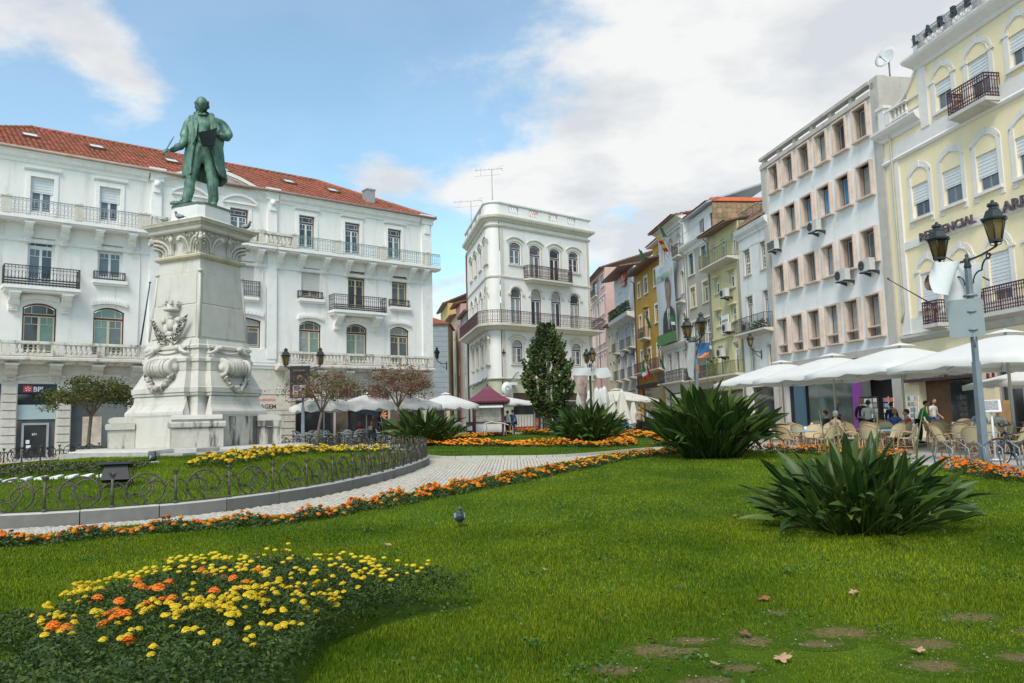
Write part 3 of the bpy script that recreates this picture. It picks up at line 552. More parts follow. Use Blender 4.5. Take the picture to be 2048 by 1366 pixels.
# ------------------------------------------------------------------ white corner building in the centre
def frame2(ox, oy, ang): return Matrix.Translation((ox, oy, 0)) @ Matrix.Rotation(ang, 4, 'Z')
def build_corner():
    B = Bld('corner_house', 'white corner house with rounded corner, arched windows, dark red iron balconies and roof parapet', (-1.523, 60.0), 39.4); e = B.e
    WL = mat('stucco_corner', (.775, .755, .715), .85, .04, 1.4, .12, grime=.28, gcol=(.42, .40, .34)); TR = mat('corner_trim', (.60, .565, .46), .8, .08, 3, .1, grime=.35, gcol=(.25, .22, .17), gscale=(2, 2, .8)); GR = mat('shop_green', (.47, .49, .34), .7, .06, 2)
    t = Vector((.466, .885)); V = Vector((-.2, 0)); far = V + t * 11.3; a0 = V + t * 1.16
    arc = [(.96 + .7 * cos(radians(d)), .7 + .7 * sin(radians(d))) for d in range(152, 271, 14)]
    path = [tuple(far)] + arc + [(.96, 0), (10.85, 0), (10.85, 9)]; front = path[:-1]
    FL = frame2(far.x, far.y, atan2(-t.y, -t.x)); LL = 10.14
    cx = [2.53, 4.65, 6.85, 9.02]; ux = [LL + 1.16 - u for u in (1.35, 3.85, 6.35, 8.75)]
    def holes(xs): return [(x - .55, x + .55, 6.28, 8.15, .32) for x in xs] + [(x - .56, x + .56, 9.45, 12.4, .56) for x in xs] + [(x - .57, x + .57, 14.25, 16.03, .25) for x in xs]
    hf = holes(cx); hf = [(a, b, 13.3 if (c > 14 and 4 < (a + b) / 2 < 7.5) else c, d, r) for (a, b, c, d, r) in hf]; hl = holes(ux)
    b = MB(); wall(b, .96, 10.85, 5.1, 18, hf); b.M = FL; wall(b, 0, LL, 5.1, 18, hl); b.M = None
    b.sweep(arc, [(0, 5.1), (0, 18)], cap=False, smooth=True); b.quad((10.85, 0, 0), (10.85, 12, 0), (10.85, 12, 18), (10.85, 0, 18)); b.build('wall', WL, e)
    b = MB(); wall(b, .96, 10.85, 0, 5.1, [(1.95, 5.6, .9, 3.95), (6.1, 10.3, .9, 3.95)], depth=.4); b.M = FL; wall(b, 0, LL, 0, 5.1, []); b.M = None; b.sweep(arc, [(0, 0), (0, 5.1)], cap=False, smooth=True); b.build('ground_floor_wall', GR, e)
    b = MB()
    for prof in ([(0, 4.98), (.08, 5.02), (.1, 5.12), (0, 5.18)], [(0, 13.05), (.08, 13.08), (.08, 13.2), (0, 13.24)], [(0, 17.1), (.1, 17.14), (.16, 17.26), (.1, 17.34), (0, 17.36)],
                 [(0, 17.55), (.14, 17.6), (.26, 17.74), (.42, 17.82), (.46, 17.96), (.46, 18.04), (-.3, 18.1), (-.3, 17.6)]): b.sweep(path, prof)
    for x in (.98, 10.55): b.box(x, x + .3, -.04, 0, 5.2, 17.1)
    b.M = FL; b.box(LL - .3, LL - .02, -.04, 0, 5.2, 17.1); b.box(0, .25, -.04, 0, 5.2, 17.1)
    for M_, hh in ((None, hf), (FL, hl)):
        b.M = M_
        for h in hh:
            w = h[1] - h[0]; mid = (h[0] + h[1]) / 2; rise = h[4]
            if 9 < h[2] < 10: strip_arch(b, w + .3, (w + .3) / 2, (w + .3) / 2 - .01, .15, -.06, 0, 0, h[3] - rise, mid); b.box(h[0] - .3, h[0] - .01, -.09, 0, h[3] - rise - .1, h[3] - rise + .04); b.box(h[1] + .01, h[1] + .3, -.09, 0, h[3] - rise - .1, h[3] - rise + .04)
            else:
                strip_arch(b, w + .36, rise + .1, rise + .06, .12, -.07, 0, 0, h[3] - rise + .14, mid)
                for sx in (h[0] - .14, h[1] + .02): b.box(sx, sx + .12, -.035, 0, h[2], h[3] - rise + .1)
                if not (h[2] > 13 and h[2] < 14): b.box(h[0] - .2, h[1] + .2, -.1, .05, h[2] - .14, h[2] - .002)
                strip_arch(b, w + .7, rise + .12, rise + .08, .07, -.12, 0, 0, h[3] - rise + .34, mid)
    b.M = None; b.build('trim', TR, e)
    # roof parapet: solid panels with baluster openings
    b = MB(); inset = lambda d: [(p[0], p[1]) for p in path]
    b.sweep(path, [(.16, 18.1), (.16, 18.3), (-.12, 18.3), (-.12, 18.1)]); b.sweep(path, [(.2, 18.98), (.24, 19.05), (.24, 19.14), (.1, 19.2), (-.2, 19.2), (-.2, 18.98)])
    bays = [(1.85, 2.9), (4.0, 5.0), (6.15, 7.2), (8.3, 9.3)]; ed = [1.2] + [q for p in bays for q in p] + [10.9]
    for i in range(0, len(ed), 2): b.box(ed[i], ed[i + 1], -.14, .1, 18.3, 18.98)
    b.sweep(arc + [(1.2, 0)], [(.14, 18.3), (.14, 18.98), (-.1, 18.98), (-.1, 18.3)]); b.M = FL
    lb = [(.8, 2.0), (3.2, 4.4), (5.6, 6.8), (8, 9.2)]; ed = [0] + [q for p in lb for q in p] + [LL]
    for i in range(0, len(ed), 2): b.box(ed[i], ed[i + 1], -.14, .1, 18.3, 18.98)
    b.M = None; b.box(10.72, 10.98, .11, 9, 18.3, 18.98); pp = b.build('parapet', WL, e)
    bm_ = baluster(.68, .1).mesh('baluster', WL)
    for (p, q) in bays:
        for k in range(4): obj('baluster', bm_, pp, (p + (k + .5) * (q - p) / 4, -.02, 18.3))
    for (p, q) in lb:
        for k in range(4): obj('baluster', bm_, pp, FL @ Vector((p + (k + .5) * (q - p) / 4, -.02, 18.3)))
    fr_ = ('frame_maroon', 'frame_white', ['glass_curtain', 'glass_mid', 'glass_pale', 'glass_dark']); fw = ('frame_maroon', 'frame_white', ['glass_dark', 'glass_mid'])
    for k, h in enumerate(hf): window(e, (h[0] + h[1]) / 2, h[2], h[1] - h[0], h[3] - h[2], h[4], 'plain2', fw if k in (10, 11) else fr_, .3, y=.12)
    for h in hl: window(e, (h[0] + h[1]) / 2, h[2], h[1] - h[0], h[3] - h[2], h[4], 'plain2', fr_, .3, y=.12, fr=FL)
    # balconies
    b = MB(); b.sweep(path, [(0, 8.85), (.35, 8.9), (.62, 9.12), (.86, 9.16), (.86, 9.32), (0, 9.36)]); b.build('balcony_slab', TR, e)
    off = .8; outp = []
    m = MB(); m.sweep(front + [(10.85 + .0, 0)][:0], [(off, 0), (off + .01, 0)])
    outp = [(m.v[i * 2][0], m.v[i * 2][1]) for i in range(len(front))]; outp[-1] = (10.85 + off, -off); outp.append((10.85 + off, 1.5))
    r = MB(); iron_rail(r, outp, 9.36, .98, .16, 'lace'); r.build('iron_railing', IRON_M, e)
    b = MB(); b.prism([(3.35, 0), (3.35, -.5), (3.6, -.75), (8.1, -.75), (8.35, -.5), (8.35, 0)], 13.02, 13.16, ax='z'); b.prism([(3.5, 0), (3.5, -.4), (3.7, -.6), (8.0, -.6), (8.2, -.4), (8.2, 0)], 12.86, 13.02, ax='z'); b.build('balcony_slab', TR, e)
    r = MB(); iron_rail(r, [(3.4, 0), (3.4, -.5), (3.65, -.7), (8.05, -.7), (8.3, -.5), (8.3, 0)], 13.16, 1.05, .13, 'lace', r=.016); r.build('iron_railing', IRON_M, e)
    # shop front
    for (a, c) in ((1.95, 5.6), (6.1, 10.3)):
        q = MB(); q.box(a, c, .3, .34, .9, 3.3); q.build('shop_window', MATS['glass_dark'], e); q = MB(); q.box(a, c, -.02, .3, 3.3, 3.42); q.box(a, c, .05, .12, 3.42, 3.93); q.build('shop_fascia', mat('fascia_brown', (.07, .045, .035), .5), e)
        q = MB(); q.box(a, c, -.35, 0, 3.28, 3.34); q.build('awning_box', mat('awning_cream', (.6, .56, .45), .6), e)
    cl = MB(); n = 24; cl.add([(2.0 + 2.2 * i / n, .22 + .04 * sin(i * 1.9), z) for z in (1.3, 2.25) for i in range(n + 1)], [(i, i + 1, n + 2 + i, n + 1 + i) for i in range(n)]); cl.build('window_cloth', mat('cloth_cream', (.55, .53, .47), .8, .1, 3), e)
    q = MB(); q.box(1.9, 4.4, -.05, -.002, 1.1, 1.25); q.box(6.1, 10.3, -.05, -.002, 1.1, 1.25); q.build('red_ledge', RED, e)
    q = MB(); q.box(4.25, 4.35, .2, .3, .9, 3.28); q.box(5.0, 5.1, .2, .3, .9, 3.28); q.build('door_post', MATS['frame_alu'], e); q = MB(); q.box(4.45, 4.75, .27, .3, 1.3, 1.95); q.build('poster', mat('poster_red', (.5, .16, .1), .5, .6, 6), e)
    q = MB(); q.lathe([(.5, -.05), (.52, 0), (.5, .05)], (0, 0, 0), 24); o = q.build('round_sign', LETW, e, (.95, -.5, 4.25), (pi / 2, 0, 0))
    f = MB()
    for k in range(6): f.tube([(.22 * cos(k * pi / 3 + .3 + .35 * j * pi / 3), .22 * sin(k * pi / 3 + .3 + .35 * j * pi / 3), .053) for j in range(4)], .02, 4)
    f.tube([(.16 * cos(j * pi / 8), .16 * sin(j * pi / 8), .055) for j in range(17)], .015, 4); f.build('sign_mark', mat('sign_grey', (.33, .33, .33), .5), o)
    q = MB(); q.box(1.55, 2.05, -.4, -.08, 4.55, 4.75); q.build('wall_lamp_box', LETW, e)
    q = MB(); q.prism([(1.05 + .24 * sin(k * pi / 4) * (1 if k % 2 == 0 else .3), 7.1 + .34 * cos(k * pi / 4) * (1 if k % 2 == 0 else .3)) for k in range(8)], -.09, -.05); q.build('wall_anchor', IRON_M, e)
    q = MB()
    for i in range(30):
        pass
    pts = [FL @ Vector((2 + 8 * k / 10, -.12, 4.75 + .5 * k / 10 - .12 * sin(k * 2.2) - .05)) for k in range(11)]; q.tube(pts, .035, 5); q.tube([(a[0] * 1.0 - .05, a[1] - .1, 5.0) for a in arc] + [(1.6, -.12, 4.85), (2.2, -.12, 5.45), (2.5, -.12, 5.6)], .03, 5); q.tube([(2.5 + k * .5, -.06, 4.8 - .05 * (k % 2)) for k in range(16)], .025, 4); q.build('wall_cable', IRON, e)
    p = FL @ Vector((.1, -.1, 0)); q = MB(); q.tube([(p.x, p.y, .5), (p.x, p.y, 17.1)], .07, 6); q.build('drain_pipe', IRON_M, e)
    # flat roof, dormer
    b = MB(); poly = [tuple(far)] + arc + [(.96, 0), (10.85, 0), (10.85, 10.5)]; b.add([(p[0], p[1], 18.15) for p in poly], [tuple(range(len(poly)))]); b.build('roof', ZINC, e)
    dx, dz = B.off(5.65, 19.0, -3.4)
    b = MB(); n = 10; prof = [(dx - 1.0, 18.2)] + [(dx - 1.0 * cos(pi * k / n), 19.55 + .85 * sin(pi * k / n)) for k in range(n + 1)] + [(dx + 1.0, 18.2)]; b.prism(prof, 3.4, 6.5); d = b.build('dormer', TILE_B, e)
    b = MB(); b.box(dx - .55, dx + .55, 3.34, 3.4, 18.9, 19.85); b.build('pane', MATS['glass_dark'], d); b = MB(); b.box(dx - .62, dx - .55, 3.32, 3.4, 18.9, 19.9); b.box(dx + .55, dx + .62, 3.32, 3.4, 18.9, 19.9); b.box(dx - .55, dx + .55, 3.32, 3.4, 19.85, 19.92); b.box(dx - .03, dx + .03, 3.32, 3.34, 18.9, 19.85); b.build('frame', MATS['frame_brown'], d)
    return B
CORNER = build_corner()
def aerial(name, label, p, h, w, arms=6):
    t = T('roof_antenna', label, 'antenna', p); q = MB(); q.tube([(0, 0, 0), (0, 0, h)], .035, 5); q.build('mast', ZINC, t)
    q = MB(); q.tube([(-w * .6, 0, h - .05), (w * .4, .1, h + .1)], .018, 4); q.tube([(-w * .6, 0, h - .55), (w * .3, .1, h - .4)], .012, 4)
    for k in range(arms): x = -w * .55 + w * .9 * k / arms; q.tube([(x, -.35, h - .03 + .1 * k / arms), (x, .35, h - .03 + .1 * k / arms)], .01, 4)
    for s in (-1, 1): q.tube([(w * .25, -.3, h + .08), (w * .42, s * .2, h + .08 + s * .3)], .012, 4)
    q.tube([(-w * .4, 0, h - .5), (-w * .4, 0, h)], .012, 4)
    q.build('aerial', ZINC, t); return t
pa = CORNER.world(1.6, 1.6); aerial('a', 'tall television antenna on the roof of the white corner house', (pa.x, pa.y, 18.15), 4.2, 2.3)
pa = CORNER.world(3.6, 9.5); aerial('b', 'lower television antenna behind the left parapet of the corner house', (-3.35, 68.0, 17.2), 4.2, 2.6, 4)

# ------------------------------------------------------------------ houses of the alley left of it
def simple_house(name, label, p, th, w, h, mt, wins=(), depth=7, roofm=TILE_O, eave=.5, extra=None, roof_h=1.6, cat='building', mats=('frame_white', 'frame_white', 'glass_dark'), side=True):
    """x runs from -w (far) to 0; facade looks along -y"""
    B = Bld(name, label, p, th, cat); e = B.e; b = MB(); wall(b, -w, 0, 0, h, [(q[0] - q[2] / 2, q[0] + q[2] / 2, q[1], q[1] + q[3], q[4] if len(q) > 4 and isinstance(q[4], (int, float)) else 0) for q in wins], depth=.2)
    b.quad((0, 0, 0), (0, depth, 0), (0, depth, h), (0, 0, h)); b.quad((-w, depth, 0), (-w, 0, 0), (-w, 0, h), (-w, depth, h)); b.build('wall', mt, e)
    if roof_h > 0:
        b = MB(); b.add([(-w - .1, -eave, h - .1), (.1, -eave, h - .1), (.1, depth, h + roof_h), (-w - .1, depth, h + roof_h), (-w - .1, -eave, h - .02), (.1, -eave, h - .02), (.1, depth, h + roof_h + .1), (-w - .1, depth, h + roof_h + .1)], [(0, 1, 2, 3), (4, 7, 6, 5), (0, 4, 5, 1), (1, 5, 6, 2), (0, 3, 7, 4)]); b.build('roof', mat('eave_board', (.20, .13, .09), .8, .2), e)
        V = Vector((0, depth + eave, roof_h + .1)); tile_roof(e, (-w - .1, -eave - .05, h), (1, 0, 0), V, w + .2, V.length, roofm, .3, .45)
    for q in wins:
        st = q[5] if len(q) > 5 else 'plain2'; mm = q[6] if len(q) > 6 else mats
        window(e, q[0], q[1], q[2], q[3], q[4] if len(q) > 4 else 0, st, mm, .0 if st in ('grid', 'one', 'slide') else .22, y=.12)
    return B
PINK = mat('stucco_pink', (.56, .37, .33), .85, .1, 1.2, .1, grime=.35, gcol=(.26, .2, .17)); GREYW = mat('stucco_old_grey', (.42, .41, .375), .9, .2, 1.1, .2, grime=.7, gcol=(.13, .12, .10), gscale=(.9, .9, .2)); CREAM = mat('stucco_cream', (.56, .51, .36), .85, .08, 1.5, .1, grime=.4, gcol=(.24, .2, .14)); YEL2 = mat('stucco_mustard', (.52, .40, .15), .85, .08, 1.5, .1, grime=.2)
d2 = Vector((sin(radians(-10.5)), cos(radians(-10.5)))); S0 = Vector((-3.89, 70.65))
def alley(name, label, u0, w, h, mt, wins=(), **k):
    p = S0 + d2 * u0; return simple_house(name, label, (p.x, p.y), -(90 - 10.5) , w, h, mt, wins, **k)
# these face left; local x runs towards the camera so the house spans -w..0
alley('old_grey_house', 'peeling grey house in the alley right behind the white corner house', .1, 6.2, 12.0, GREYW, [(-3, 8, .8, 1.5), (-3, 5, .8, 1.4)], roofm=TILE_R, roof_h=1.2, eave=.35)
alley('narrow_pink_house', 'narrow pink house in the alley between two taller eaves', 6.35, 4.0, 13.6, PINK, [(-2, 10, .9, 1.6), (-2, 6.5, .9, 1.6), (-2, 3.4, .9, 1.6)], roofm=TILE_R, roof_h=2.0, eave=.6)
alley('cream_alley_house', 'cream house with dark down pipe further up the alley', 10.4, 8.2, 13.0, CREAM, [(-2, 9, .9, 1.7), (-5, 9, .9, 1.7), (-2, 5.4, .9, 1.7), (-5, 5.4, .9, 1.7)], roofm=TILE_R, roof_h=1.2, eave=.6)
alley('mustard_gable_house', 'mustard yellow house rising above the roofs at the alley end', 18.8, 9, 15.6, YEL2, [(-3, 11, .9, 1.6)], roofm=TILE_R, roof_h=3, eave=.5)
SLATE = mat('slate_cladding', (.27, .31, .35), .6, .12, 2)
def slate_house():
    B = Bld('slate_clad_house', 'blue grey clad narrow house closing the alley beside the bank building', (-9.6, 75.5), 0); e = B.e; b = MB(); b.box(0, 3.4, .06, 6, 0, 11.4); b.build('wall', CREAM, e)
    b = MB()
    for k in range(16): b.box(1.5, 3.38, -.04, .05, 3.2 + .5 * k, 3.68 + .5 * k)
    o = b.build('cladding', SLATE, e); tag(o, kind='stuff'); b = MB(); b.box(0, 1.48, -.02, .05, 3.2, 11.2); b.build('brick_panel', mat('brick_tan', (.38, .25, .15), .85, .3, 6), e)
    b = MB(); b.prism([(-.3, 11.4), (3.7, 11.4), (1.7, 12.1)], -.3, 6); b.build('roof', TILE_R, e); b = MB(); b.box(.6, 2.9, -.06, .06, .6, 3.1); b.build('door', DARK, e)
slate_house()

# ------------------------------------------------------------------ concrete-framed block on the right
def build_block():
    B = Bld('office_block', 'grey white five-storey block with rows of deep pink stone window surrounds', (18.764, 37.8), -80.8); e = B.e; L0 = -12.35
    WB = mat('render_grey', (.78, .76, .745), .9, .06, .9, .12, grime=.45, gcol=(.33, .32, .31), gscale=(.8, .8, .25)); CO = mat('concrete_beige', (.47, .43, .38), .9, .1, 1.5, .15, grime=.5, gcol=(.2, .18, .15)); PK = mat('pink_marble', (.60, .47, .385), .6, .12, 2.5)
    cs = [-1.5, -3.37, -5.23, -7.07, -8.92, -10.72]; rows = [(15.85, 17.5), (12.78, 14.42), (9.35, 11.0), (5.55, 7.62)]; w = 1.12
    hs = [(c - w / 2, c + w / 2, a, d) for (a, d) in rows for c in cs]
    b = MB(); wall(b, L0, 0, 4.9, 17.8, hs, depth=.3); b.build('wall', WB, e)
    b = MB(); b.box(-.55, .12, -.1, .4, .3, 18.55); b.box(L0 - .1, L0 + .5, -.1, .4, .3, 18.1); b.box(L0 - .1, -.55, -.16, .25, 17.72, 17.98); b.box(L0 - .1, -.55, -.2, .2, 18.32, 18.5)
    for k in range(7): x = L0 + .2 + k * 1.95; b.box(x, x + .28, -.1, .15, 17.98, 18.32)
    b.box(L0 - .08, .1, -.06, .3, 4.55, 4.9); b.build('concrete_frame', CO, e)
    b = MB(); wall(b, 0, 7.0, 0, 18.5, [], y=0); 
    for i in range(len(b.v)): x, y, z = b.v[i]; b.v[i] = (.12, x + .4, z)
    b.box(-9, .12, 7.4, 7.7, 17, 19.9); b.box(-.3, .11, 4.6, 7.4, 18.5, 18.9); b.build('side_wall', CO, e)
    b = MB(); b.box(L0, .1, .4, 9, 17.6, 17.75); b.build('roof', ZINC, e)
    # deep stone surrounds
    for (a, d) in rows:
        h = d - a; k = MB(); o = .2; t = .09
        k.box(-w / 2 - t, -w / 2, -o, .26, -.05, h + t); k.box(w / 2, w / 2 + t, -o, .26, -.05, h + t); k.box(-w / 2, w / 2, -o, .26, h, h + t); k.box(-w / 2 - t - .05, w / 2 + t + .05, -o - .06, .26, -.13, -.05)
        if a < 6: k.box(-w / 2, w / 2, -o + .02, .2, .42, .5)
        me = k.mesh('window_surround', PK)
        for c in cs: obj('window_surround', me, e, (c, 0, a))
    gl = ['glass_mid', 'glass_dark', 'glass_pale', 'glass_mid']
    for i, h in enumerate(hs):
        m2 = ('frame_brown', 'frame_alu', 'glass_blue' if i in (8, 9, 7) else gl[i % 4] if i < 18 else ['glass_pale', 'glass_curtain'][i % 2])
        window(e, (h[0] + h[1]) / 2, h[2], w, h[3] - h[2], 0, 'slide', m2, y=.22)
    # shop fronts below
    q = MB(); q.quad((L0, .7, 0), (0, .7, 0), (0, .7, 4.55), (L0, .7, 4.55)); q.box(L0, 0, 0, .7, 4.4, 4.55); q.build('shop_interior', DARK, e)
    q = MB(); q.box(-8.6, -4.0, .1, .14, .5, 4.4); q.build('shop_window', glassm('glass_green_dark', (.05, .075, .07)), e)
    q = MB(); q.box(-10.1, -9.0, -.02, .12, .4, 4.4); q.build('shop_column', mat('column_blue', (.05, .11, .16), .4, .1), e); q = MB(); q.box(-4.0, -3.2, -.05, .15, .4, 4.4); q.build('shop_column', mat('column_purple', (.20, .035, .26), .4, .1), e); q = MB(); q.box(-3.2, -2.6, -.02, .12, .4, 4.4); q.build('shop_column', mat('column_grey', (.10, .10, .10), .4, .1), e)
    q = MB(); q.box(L0 - .05, L0 + .5, -.12, .1, .3, 4.5); q.build('stone_pillar', CO, e)
    return B
BLOCK = build_block()
def ac_unit(B, x, z, y=-.3, w=.95, label='', grille=False):
    p = B.world(x, y, z); t = T('air_conditioner', label, 'air conditioner', p, B.th); b = MB(); b.box(-w / 2, w / 2, -.32, 0, 0, .62); b.build('case', mat('ac_white', (.52, .52, .49), .5, .08, 4, grime=.3), t)
    if grille:
        b = MB()
        for k in range(5): b.box(-w / 2 + .05, w / 2 - .05, -.35, -.321, .08 + .1 * k, .13 + .1 * k)
    else:
        b = MB(); b.lathe([(.24, 0), (.24, .03), (.2, .035), (.18, .02), (0, .02)], n=18)
        for k in range(8): b.tube([(.06 * cos(k * pi / 4), .06 * sin(k * pi / 4), .03), (.2 * cos(k * pi / 4 + .2), .2 * sin(k * pi / 4 + .2), .03)], .012, 4)
        b.tube([(.12 * cos(k * pi / 6), .12 * sin(k * pi / 6), .04) for k in range(13)], .008, 4, cap=False)
    b.build('fan_grille', mat('ac_dark', (.06, .06, .06), .5), t, (-w * .18, -.33, .31) if not grille else (0, 0, 0), (pi / 2, 0, 0) if not grille else (0, 0, 0))
    b = MB()
    for s in (-1, 1): b.box(s * w * .38 - .03, s * w * .38 + .03, -.34, -y, -.07, -.004); b.prism([(-y, -.22), (-y, -.07), (-.1, -.07)], s * w * .38 - .02, s * w * .38 + .02, ax='x')
    b.box(-w * .38, w * .38, -.2, -.15, -.068, -.03); b.build('bracket', IRON, t); return t
ac_unit(BLOCK, -5.9, 12.0, label='air conditioner under a blue-curtained window of the grey white block'); ac_unit(BLOCK, -3.5, 8.7, label='air conditioner second from the yellow building on the grey white block'); ac_unit(BLOCK, -1.35, 8.8, label='air conditioner next to the yellow building on the grey white block'); ac_unit(BLOCK, -10.9, 12.05, label='slatted window air conditioner at the far edge of the grey white block', grille=True, y=-.2)
pd = BLOCK.world(-.05, .75, 18.5); t = T('satellite_dish', 'white satellite dish on top of the grey white block', 'satellite dish', pd, radians(-60)); b = MB(); b.lathe([(0, 0), (.2, .02), (.4, .09), (.55, .18), (.56, .2), (.4, .11), (0, .03)], n=20); b.build('dish', mat('dish_grey', (.55, .56, .56), .5, .06), t, (0, -.1, 1.0), (radians(72), 0, 0)); b = MB(); b.tube([(0, 0, 0), (0, 0, 1.0)], .04, 6); b.tube([(0, -.05, .75), (0, -.65, .95)], .02, 5); b.cbox((0, -.68, .97), (.08, .12, .08)); b.build('mast', ZINC, t)

# ------------------------------------------------------------------ yellow guest house at the right edge
def build_yellow():
    B = Bld('yellow_guest_house', 'pale yellow guest house with white arched window surrounds and rooftop letters', (18.764, 37.8), -81.4); e = B.e; X1 = 17.5
    YW = mat('stucco_yellow', (.84, .70, .455), .85, .04, 1.2, .1, grime=.10, gcol=(.45, .40, .25)); WT = mat('yellow_house_trim', (.70, .655, .625), .7, .05, 3, .1, grime=.2, gcol=(.4, .38, .33)); SB = mat('slab_grey', (.5, .48, .44), .8, .1, 3, grime=.4, gcol=(.2, .18, .15))
    r3 = [4.5, 6.62, 8.8, 10.95, 13.1, 15.2]; r2 = [2.47, 4.56, 6.62, 8.72, 10.8, 12.9, 15.0]; r1 = [2.55, 4.68, 6.8, 8.9, 11, 13.1, 15.2]
    h3 = [(c - (.6 if c > 6 and c < 7 else .52), c + (.6 if c > 6 and c < 7 else .52), 14.5 if 6 < c < 7 else 14.97, 16.3) for c in r3]; h2 = [(c - .59, c + .59, 10.62, 12.2) for c in r2]; h1 = [(c - .56, c + .56, 6.38 if c < 4 else 5.45, 8.0) for c in r1]
    b = MB(); wall(b, .02, X1, 5.2, 16.5, h1 + h2 + h3); wall(b, 3.05, X1, 16.5, 18.05, []); b.quad((.02, 9, 0), (.02, 0, 0), (.02, 0, 16.5), (.02, 9, 16.5)); b.quad((3.05, 9, 16.5), (3.05, 0, 16.5), (3.05, 0, 18.1), (3.05, 9, 18.1)); b.build('wall', YW, e)
    b = MB(); wall(b, .02, X1, 0, 5.2, [(1.3, 5.0, .4, 3.2), (5.95, 8.6, .4, 3.4), (9.4, 14, .4, 3.6)], depth=.5); b.build('ground_floor_wall', YW, e)
    b = MB()
    b.box(3.0, 3.55, -.1, 0, 14.6, 17.4); b.box(.5, 1.15, -.08, 0, 5.3, 13.8); b.box(.5, X1, -.06, 0, 14.1, 14.6); b.box(.5, X1, -.05, 0, 5.3, 6.05)
    b.sweep([(.02, 0), (X1, 0)], [(0, 13.72), (.12, 13.76), (.16, 13.86), (.08, 13.98), (.08, 14.1), (0, 14.12)]); b.sweep([(1.15, 0), (X1, 0)], [(0, 9.3), (.07, 9.32), (.07, 9.68), (0, 9.7)])
    b.sweep([(2.95, 2), (2.95, 0), (X1, 0)], [(0, 17.38), (.1, 17.42), (.16, 17.56), (.3, 17.7), (.44, 17.84), (.5, 17.96), (.5, 18.06), (0, 18.1)])
    b.sweep([(-.02, 1.5), (-.02, 0), (2.98, 0)], [(0, 14.9), (.08, 14.94), (.12, 15.1), (.3, 15.25), (.4, 15.42), (.4, 15.52), (0, 15.56)])
    b.box(.1, .55, -.22, .12, 15.56, 16.6); b.box(.0, .65, -.28, .18, 16.6, 16.74); b.box(.55, 3.0, -.12, .1, 15.56, 15.68); 
    n = 14
    for k in range(n):
        x0, x1 = .55 + 2.45 * k / n, .55 + 2.45 * (k + 1) / n; f = lambda x: 16.45 + 1.15 * max(0, (x - 1.2) / 1.8) ** 1.9
        b.prism([(x0, f(x0) - .16), (x1, f(x1) - .16), (x1, f(x1)), (x0, f(x0))], -.16, .12)
        if x0 > 2.0: b.prism([(x0, 16.38), (x1, 16.38), (x1, f(x1) - .161), (x0, f(x0) - .161)], -.06, .06, 1)
    b.box(2.2, 3.0, -.1, .02, 15.75, 15.83); b.box(2.2, 3.0, -.1, .02, 16.28, 16.36)
    def surround(c, w, zb, zt, rise, sill=True):
        for s in (-1, 1): x = c + s * (w / 2 + .12); b.box(x - .118, x + .118, -.035, .02, zb - .35, zt - rise)
        strip_arch(b, w + .48, rise + .24, rise + .2, .24, -.035, .02, 0, zt - rise, c, 14); strip_arch(b, w + .02, rise + .02, rise, .05, -.05, .0, 0, zt - rise, c, 14); b.box(c - .1, c + .1, -.06, .0, zt + .0, zt + .3)
        if sill: b.box(c - w / 2 - .2, c + w / 2 + .2, -.13, .1, zb - .12, zb - .004)
        if rise > .4:
            for s in (-1, 1): b.box(c + s * (w / 2 + .16) - .19, c + s * (w / 2 + .16) + .19, -.065, .01, zt - rise - .06, zt - rise + .05)
    for h in h3: surround((h[0] + h[1]) / 2, h[1] - h[0], h[2], 16.93, (h[1] - h[0]) / 2 - .02)
    for h in h2: surround((h[0] + h[1]) / 2, h[1] - h[0], h[2], 12.98, .3)
    for h in h1: surround((h[0] + h[1]) / 2, h[1] - h[0], h[2], 8.62, .5)
    b.build('trim', [WT, YW], e)
    wm = ('frame_white', 'frame_alu', ['glass_mid', 'glass_dark', 'glass_mid']); 
    for i, h in enumerate(h3 + h2 + h1): window(e, (h[0] + h[1]) / 2, h[2], h[1] - h[0], h[3] - h[2], 0, 'slide', wm, y=.1, shut=[.42, .55, .5, .62, .45][i % 5] if i < 13 else [.6, .98, .98][i % 3])
    # rooftop balustrade and letters
    balustrade(e, 3.1, X1, -.12, 18.1, .82, WT, [(3.12, 3.6), (7.9, 8.3), (12.5, 12.9)], .3, rail=.16, bal_r=.11)
    LG = mat('letter_graphite', (.03, .04, .045), .4, .2); q = MB(); q.box(3.4, X1, -.55, -.5, 18.3, 18.36); q.box(3.4, X1, -.55, -.5, 18.66, 18.7)
    for k in range(8): q.box(3.8 + 1.7 * k, 3.85 + 1.7 * k, -.56, -.1, 18.12, 18.76)
    fr0 = q.build('letter_frame', MATS['frame_alu'], e)
    for k, ch in enumerate('LARBELO'): text('letter', ch, .62, LG, e, (3.62 + .82 * k, -.62, 18.3), ext=.04, bold=.02)
    text('lettering', 'RESIDENCIAL', .53, mat('letter_bronze', (.10, .075, .085), .5, .2), e, (2.42, -.2, 9.44), ext=.04, sx=1.12, bold=.012); text('lettering', 'LARBELO', .6, MATS['letter_bronze'], e, (7.1, -.2, 9.42), ext=.04, sx=1.15, bold=.012); q = MB(); q.box(6.72, 6.95, -.22, -.16, 9.62, 9.7); q.build('dash', MATS['letter_bronze'], e)
    balustrade(e, .6, 2.2, -.06, 15.68, .68, WT, [(.6, 1.0)], .27, rail=.08, name='balustrade')
